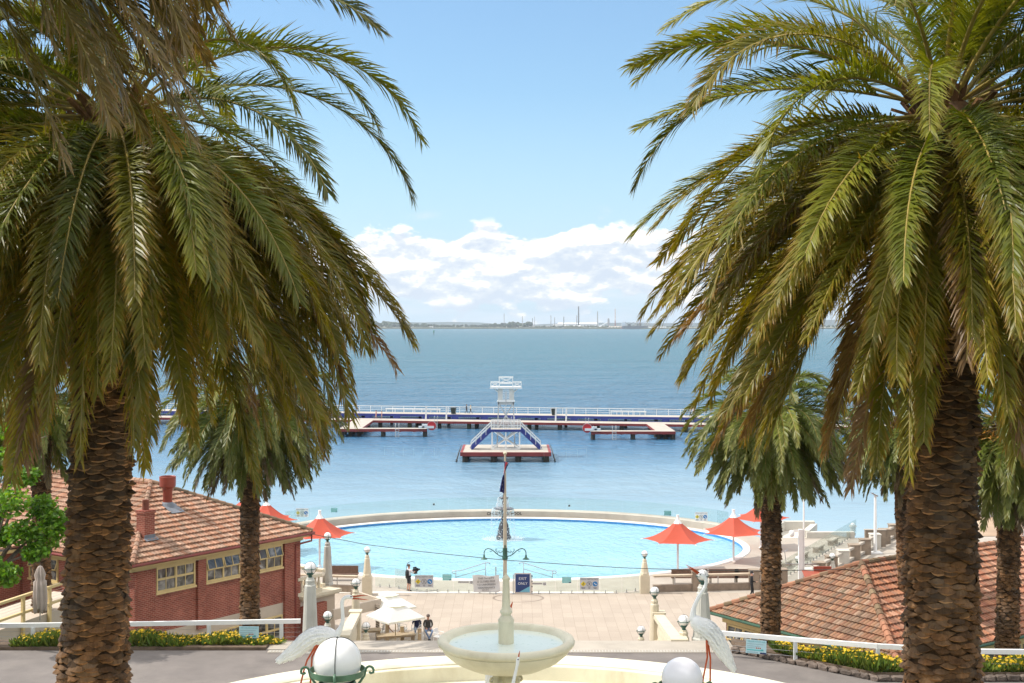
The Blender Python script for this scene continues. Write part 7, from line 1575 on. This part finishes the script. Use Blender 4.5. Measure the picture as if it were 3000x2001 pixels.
for y in (TY-1.28, TY+1.28):
    mb = MB()
    for s in (-1, 1):
        mb.box((s*1.6, y, R1), (1.3, .06, .08)); mb.box((s*2.2, y, UZ+.4), (.08, .08, .8))
        mb.beam((s*1.0, y, UZ+.1), (s*2.2, y, R1), .05, .07, up=(0, 1, 0)); mb.beam((s*1.0, y, R1), (s*2.2, y, UZ+.1), .05, .07, up=(0, 1, 0)); mb.box((s*.96, y, (UZ+TT)/2), (.12, .12, TT-UZ))
        mb.beam((s*.96, y-.01, UZ+.62), (-s*.96, y-.01, TT-.08), .05, .09, up=(0, 1, 0))
    mb.box((0, y, TT), (2.1, .10, .10)); mb.box((0, y, UZ+.58), (1.9, .10, .14)); mb.build('upper_rail', WP, dt)
for sg in (-1, 1):
    mb = MB(); mb.tube([(sg*(PW/2+.1), 5.5, .5), (sg*(PW/2+.25), 3.2, .1), (sg*(PW/2+.62), .9, -1.35)], .06, 6); mb.tube([(sg*(PW/2+.1), 5.0, .5), (sg*(PW/2+.3), 2.7, .05), (sg*(PW/2+.68), .5, -1.35)], .06, 6); mb.tube([(sg*(PW/2+.75), .3, -1.2), (sg*(PW/2+.55), .3, -1.4), (sg*(PW/2+.45), .3, -1.15), (sg*(PW/2+.7), .3, -1.0)], .05, 6); mb.build('swim_ladder', DARK, dt)
# red kayak seen between the fronds, channel markers
c = onz(508, 1025, SEAZ); q = thing('kayak', 'small red kayak on the water, glimpsed between the left palm fronds', 'kayak', (c.x, c.y, SEAZ)); mb = MB(); mb.loft([[Vector((x, w_*math.cos(a), .05+.28*math.sin(a)*.7)) for a in [2*PI*k/10 for k in range(10)]] for x, w_ in ((-2.2, .04), (-1.2, .28), (0, .36), (1.2, .28), (2.2, .04))]); mb.build('hull', mat('kayak_red', (.6, .04, .03), .4, .1, 2), q, smooth=True)
mb = MB(); mb.sphere((0, 0, .55), .22, 10, 8, (1, 1, 1.6)); mb.sphere((0, 0, 1.02), .13, 10, 8); mb.build('paddler', BLACK, q, smooth=True)
for px, d, lab in ((996, 2400, 'green channel marker left of the diving tower, far out in the bay'), (1004-0, 0, '')):
    if d: c = at(px, 0, d); q = thing('channel_marker', lab, 'buoy', (c.x, d, SEAZ)); mb = MB(); mb.tube([(0, 0, 0), (0, 0, 5)], .5, 8); mb.build('pile', PILE, q); mb = MB(); mb.lathe([(1.3, 4.6), (1.3, 7.4), (.5, 9)], 10); mb.build('topmark', mat('marker_green', (.02, .16, .09), .5, .1, 1), q)
# ---- far shore: trees, works, stacks, cranes
FD = 5800.0
def fx(px, d=FD): return at(px, 0, d).x
def blob_trees(name, label, x0, x1, y0, y1, n, hmin, hmax, seed, m):
    rg = random.Random(seed); mb = MB()
    for i in range(n):
        x = rg.uniform(x0, x1); y = rg.uniform(y0, y1); h = rg.uniform(hmin, hmax)*(1+.35*math.sin(x*.006)); w_ = h*rg.uniform(.5, 1.0)
        for k in range(4): mb.sphere((x+rg.gauss(0, w_*.35), y+rg.gauss(0, 2), 3+h*rg.uniform(.35, .75)), w_*rg.uniform(.3, .5), 7, 5, (1, 1, rg.uniform(.7, 1.0)))
    o = mb.build(name, m); tag(o, kind='stuff'); tag(o, label, 'trees'); return o
FT = mat('far_foliage', (.045, .062, .028), .9, .5, .02); FSC = mat('far_scrub', (.12, .12, .055), .9, .4, .02)
blob_trees('far_trees', 'belt of dark trees along the far shore left of the works', fx(560), fx(1215), 5820, 6100, 420, 10, 26, 1, FT)
blob_trees('far_scrub', 'low olive scrub along the whole far shoreline', fx(560), fx(1480), 5730, 5800, 700, 3, 6, 2, FSC)
blob_trees('far_trees', 'scattered trees among the buildings of the works', fx(1215), fx(1400), 5760, 5840, 60, 5, 9, 3, FT)
blob_trees('far_trees', 'dark trees behind the palms on the right end of the far shore', fx(1460), fx(2100), 5950, 6300, 260, 6, 14, 6, FT)
FW = mat('far_white', (.85, .84, .82), .6, .08, .02); FG = mat('far_grey', (.30, .29, .29), .7, .12, .02); FB = mat('far_buff', (.45, .38, .30), .8, .12, .02); FDK = mat('far_dark', (.12, .12, .125), .7, .15, .02); FBW = mat('far_blue_white', (.66, .68, .72), .6, .06, .02)
def shed(label, px0, px1, py0, py1, d, m, roofm=None, deep=60, gable=.25, name='industrial_shed'):
    x0, x1 = fx(px0, d), fx(px1, d); zt = at(0, py0, d).z; zb = 2.5; q = thing(name, label, 'factory building', ((x0+x1)/2, d, zb), group='buildings of the works on the far shore'); w_ = x1-x0; h = zt-zb; e = h*(1-gable)
    mb = MB(); mb.box((0, deep/2, e/2), (w_, deep, e)); mb.build('wall', m, q)
    mb = MB(); mb.add([(-w_/2, 0, e), (w_/2, 0, e), (w_/2, deep, e), (-w_/2, deep, e), (-w_/2, deep/2, h), (w_/2, deep/2, h)], [(0, 1, 5, 4), (2, 3, 4, 5), (0, 4, 3), (1, 2, 5)]); mb.build('roof', roofm or FW, q)
    mb = MB(); n = max(2, int(w_/14))
    for i in range(n): mb.box((-w_/2+(i+.5)*w_/n, -.3, e*.45), (w_/n*.35, .5, e*.3))
    mb.build('opening', FDK, q); return q
shed('long white shed, largest of the works, behind the tall stack', 1282, 1374, 741, 752, 6150, FBW, FW, 120, .2)
shed('white annex with a dark doorway left of the tall stack base', 1270, 1300, 744, 752, 6000, FW, FG, 50, .15)
shed('low buff banded shed in front of the tall stack', 1297, 1335, 747.5, 754, 5880, FB, FW, 50, .3)
shed('low grey shed left of the buff banded shed', 1215, 1262, 748, 754, 5900, FG, FG, 60, .3)
shed('pale shed at the left end of the works', 1180, 1212, 748.5, 754, 5950, FBW, FW, 60, .3)
shed('small pale store between trees and pale shed', 1150, 1172, 750, 754, 5900, FB, FW, 40, .3)
shed('buff hopper shed right of the white works shed', 1376, 1402, 748, 754, 5900, FB, FBW, 60, .4)
shed('long pale low store near the port cranes', 1396, 1432, 749, 754.5, 5850, FW, FB, 60, .4)
shed('low pale shed at the far right among palm fronds', 1478, 1530, 750, 755, 5950, FW, FW, 60, .2)
shed('small white house among the far trees on the left', 940, 948, 749.5, 752, 5900, FW, FG, 20, .3)
shed('second small white house further right among far trees', 985, 994, 749, 752, 5900, FW, FG, 20, .3)
def stack(label, px, ptop, wpx, d=5950, m=None, bands=False):
    zt = at(0, ptop, d).z; q = thing('chimney_stack', label, 'chimney', (fx(px, d), d, 2), group='stacks of the works on the far shore'); r = wpx*d/F/2; H = zt-2; mb = MB(); mb.lathe([(r*1.15, 0), (r, H*.5), (r*.85, H), (0, H)], 14); mb.build('shaft', m or FDK, q, smooth=True, auto=40)
    mb = MB()
    if bands:
        for k in range(8): mb.lathe([(r*1.12, H*(.40+k*.075)), (r*1.10, H*(.40+k*.075)+H*.035)], 14)
        mb.build('white_band', FW, q)
    else: mb.lathe([(r*.95, H-1.5), (r*1.05, H), (0, H+.2)], 14); mb.build('rim', FG, q)
    return q
for px, pt_, w_, lab in ((1157.5, 720, 1.5, 'lone grey stack at the left end of the works'), (1199.5, 726, 1.6, 'second grey stack from the left of the works'), (1222.5, 730, 1.5, 'short dark stack of a close pair'), (1227.5, 727, 1.2, 'slim pale stack of a close pair'), (1265, 724, 1.6, 'grey stack left of the white works shed'), (1273.5, 729, 1.8, 'stubby stack behind the white works shed'), (1294.5, 727, 1.8, 'brown stack at the left corner of the white shed'), (1324, 724, 1.8, 'thin stack just left of the tallest stack'), (1328.3, 703, 3.2, 'tallest and thickest dark stack of the works'), (1372, 715, 2.4, 'tall grey stack at the right end of the white shed')):
    stack(lab, px, pt_, w_, 5960, FDK if 'dark' in lab or 'brown' in lab else FG)
stack('tall red and white banded stack near the port cranes', 1412.5, 709, 2.0, 5960, mat('far_red', (.30, .10, .08), .7, .1, .02), True)
q = thing('silo_tower', 'grey silo tower left of the banded stack', 'tower', (fx(1402), 5930, 2)); mb = MB(); mb.box((0, 0, 19), (9, 9, 38)); mb.box((0, 0, 40), (6, 6, 8)); mb.build('tower', FG, q)
mb = MB(); mb.beam((-45, 0, 5), (-4, 0, 26), 3, 3); mb.build('conveyor', FW, q)
def port_crane(label, px, py, dx):
    d = 5750; c = at(px, 0, d); q = thing('port_crane', label, 'crane', (c.x, d, 2), group='port cranes on the far shore'); S = d/F; mb = MB(); mb.box((0, 0, 10), (8, 8, 16)); mb.box((0, -4.5, 16), (4, .5, 3)); mb.build('cab', FDK, q); mb = MB(); mb.beam((0, 0, 18), (dx*S, 0, at(0, py, d).z-2), 1.6, 1.6); mb.beam((0, 0, 26), (dx*S*.6, 0, (at(0, py, d).z-2)*.66), .8, .8); mb.tube([(dx*S, 0, at(0, py, d).z-2), (dx*S, 0, 8)], .3, 4); mb.build('jib', FDK, q)
port_crane('leftmost port crane with jib leaning left', 1443, 739, -9); port_crane('port crane with jib leaning right beside the ship', 1446, 739.5, 10); port_crane('right port crane with long jib leaning right', 1464, 739, 16); port_crane('short jib port crane behind the palm tips', 1470, 743, 8)
q = thing('cargo_ship', 'dark moored cargo ship with red waterline below the port cranes', 'ship', (fx(1452, 5560), 5560, SEAZ)); mb = MB(); mb.loft([[Vector((x, -9*k, 0)), Vector((x, 9*k, 0)), Vector((x, 10*k, 13)), Vector((x, -10*k, 13))] for x, k in ((-45, .55), (-35, 1), (50, 1), (66, .1))]); mb.build('hull', FDK, q)
mb = MB(); mb.box((-38, 0, 20), (14, 15, 15)); mb.box((-38, 0, 29), (9, 12, 4)); mb.build('bridge', FBW, q); mb = MB(); mb.box((-46.3, 0, 4.2), (1.2, 11, 7)); mb.build('red_stern', mat('far_red_hull', (.5, .09, .06), .6, .1, .05), q)
# sea haze
hz, nt, b = nt_new('haze_air'); nt.nodes.remove(b); pv = node(nt, 'ShaderNodeVolumePrincipled'); pv.inputs['Color'].default_value = (.80, .90, 1.0, 1); pv.inputs['Density'].default_value = HAZE; pv.inputs['Anisotropy'].default_value = .25
link(nt, pv.outputs[0], nt.nodes['Material Output'].inputs['Volume'])
if HAZE > 0:
    mb = MB(); mb.box((0, 5900, 60), (19000, 12200, 130)); tag(mb.build('haze', hz), kind='stuff')
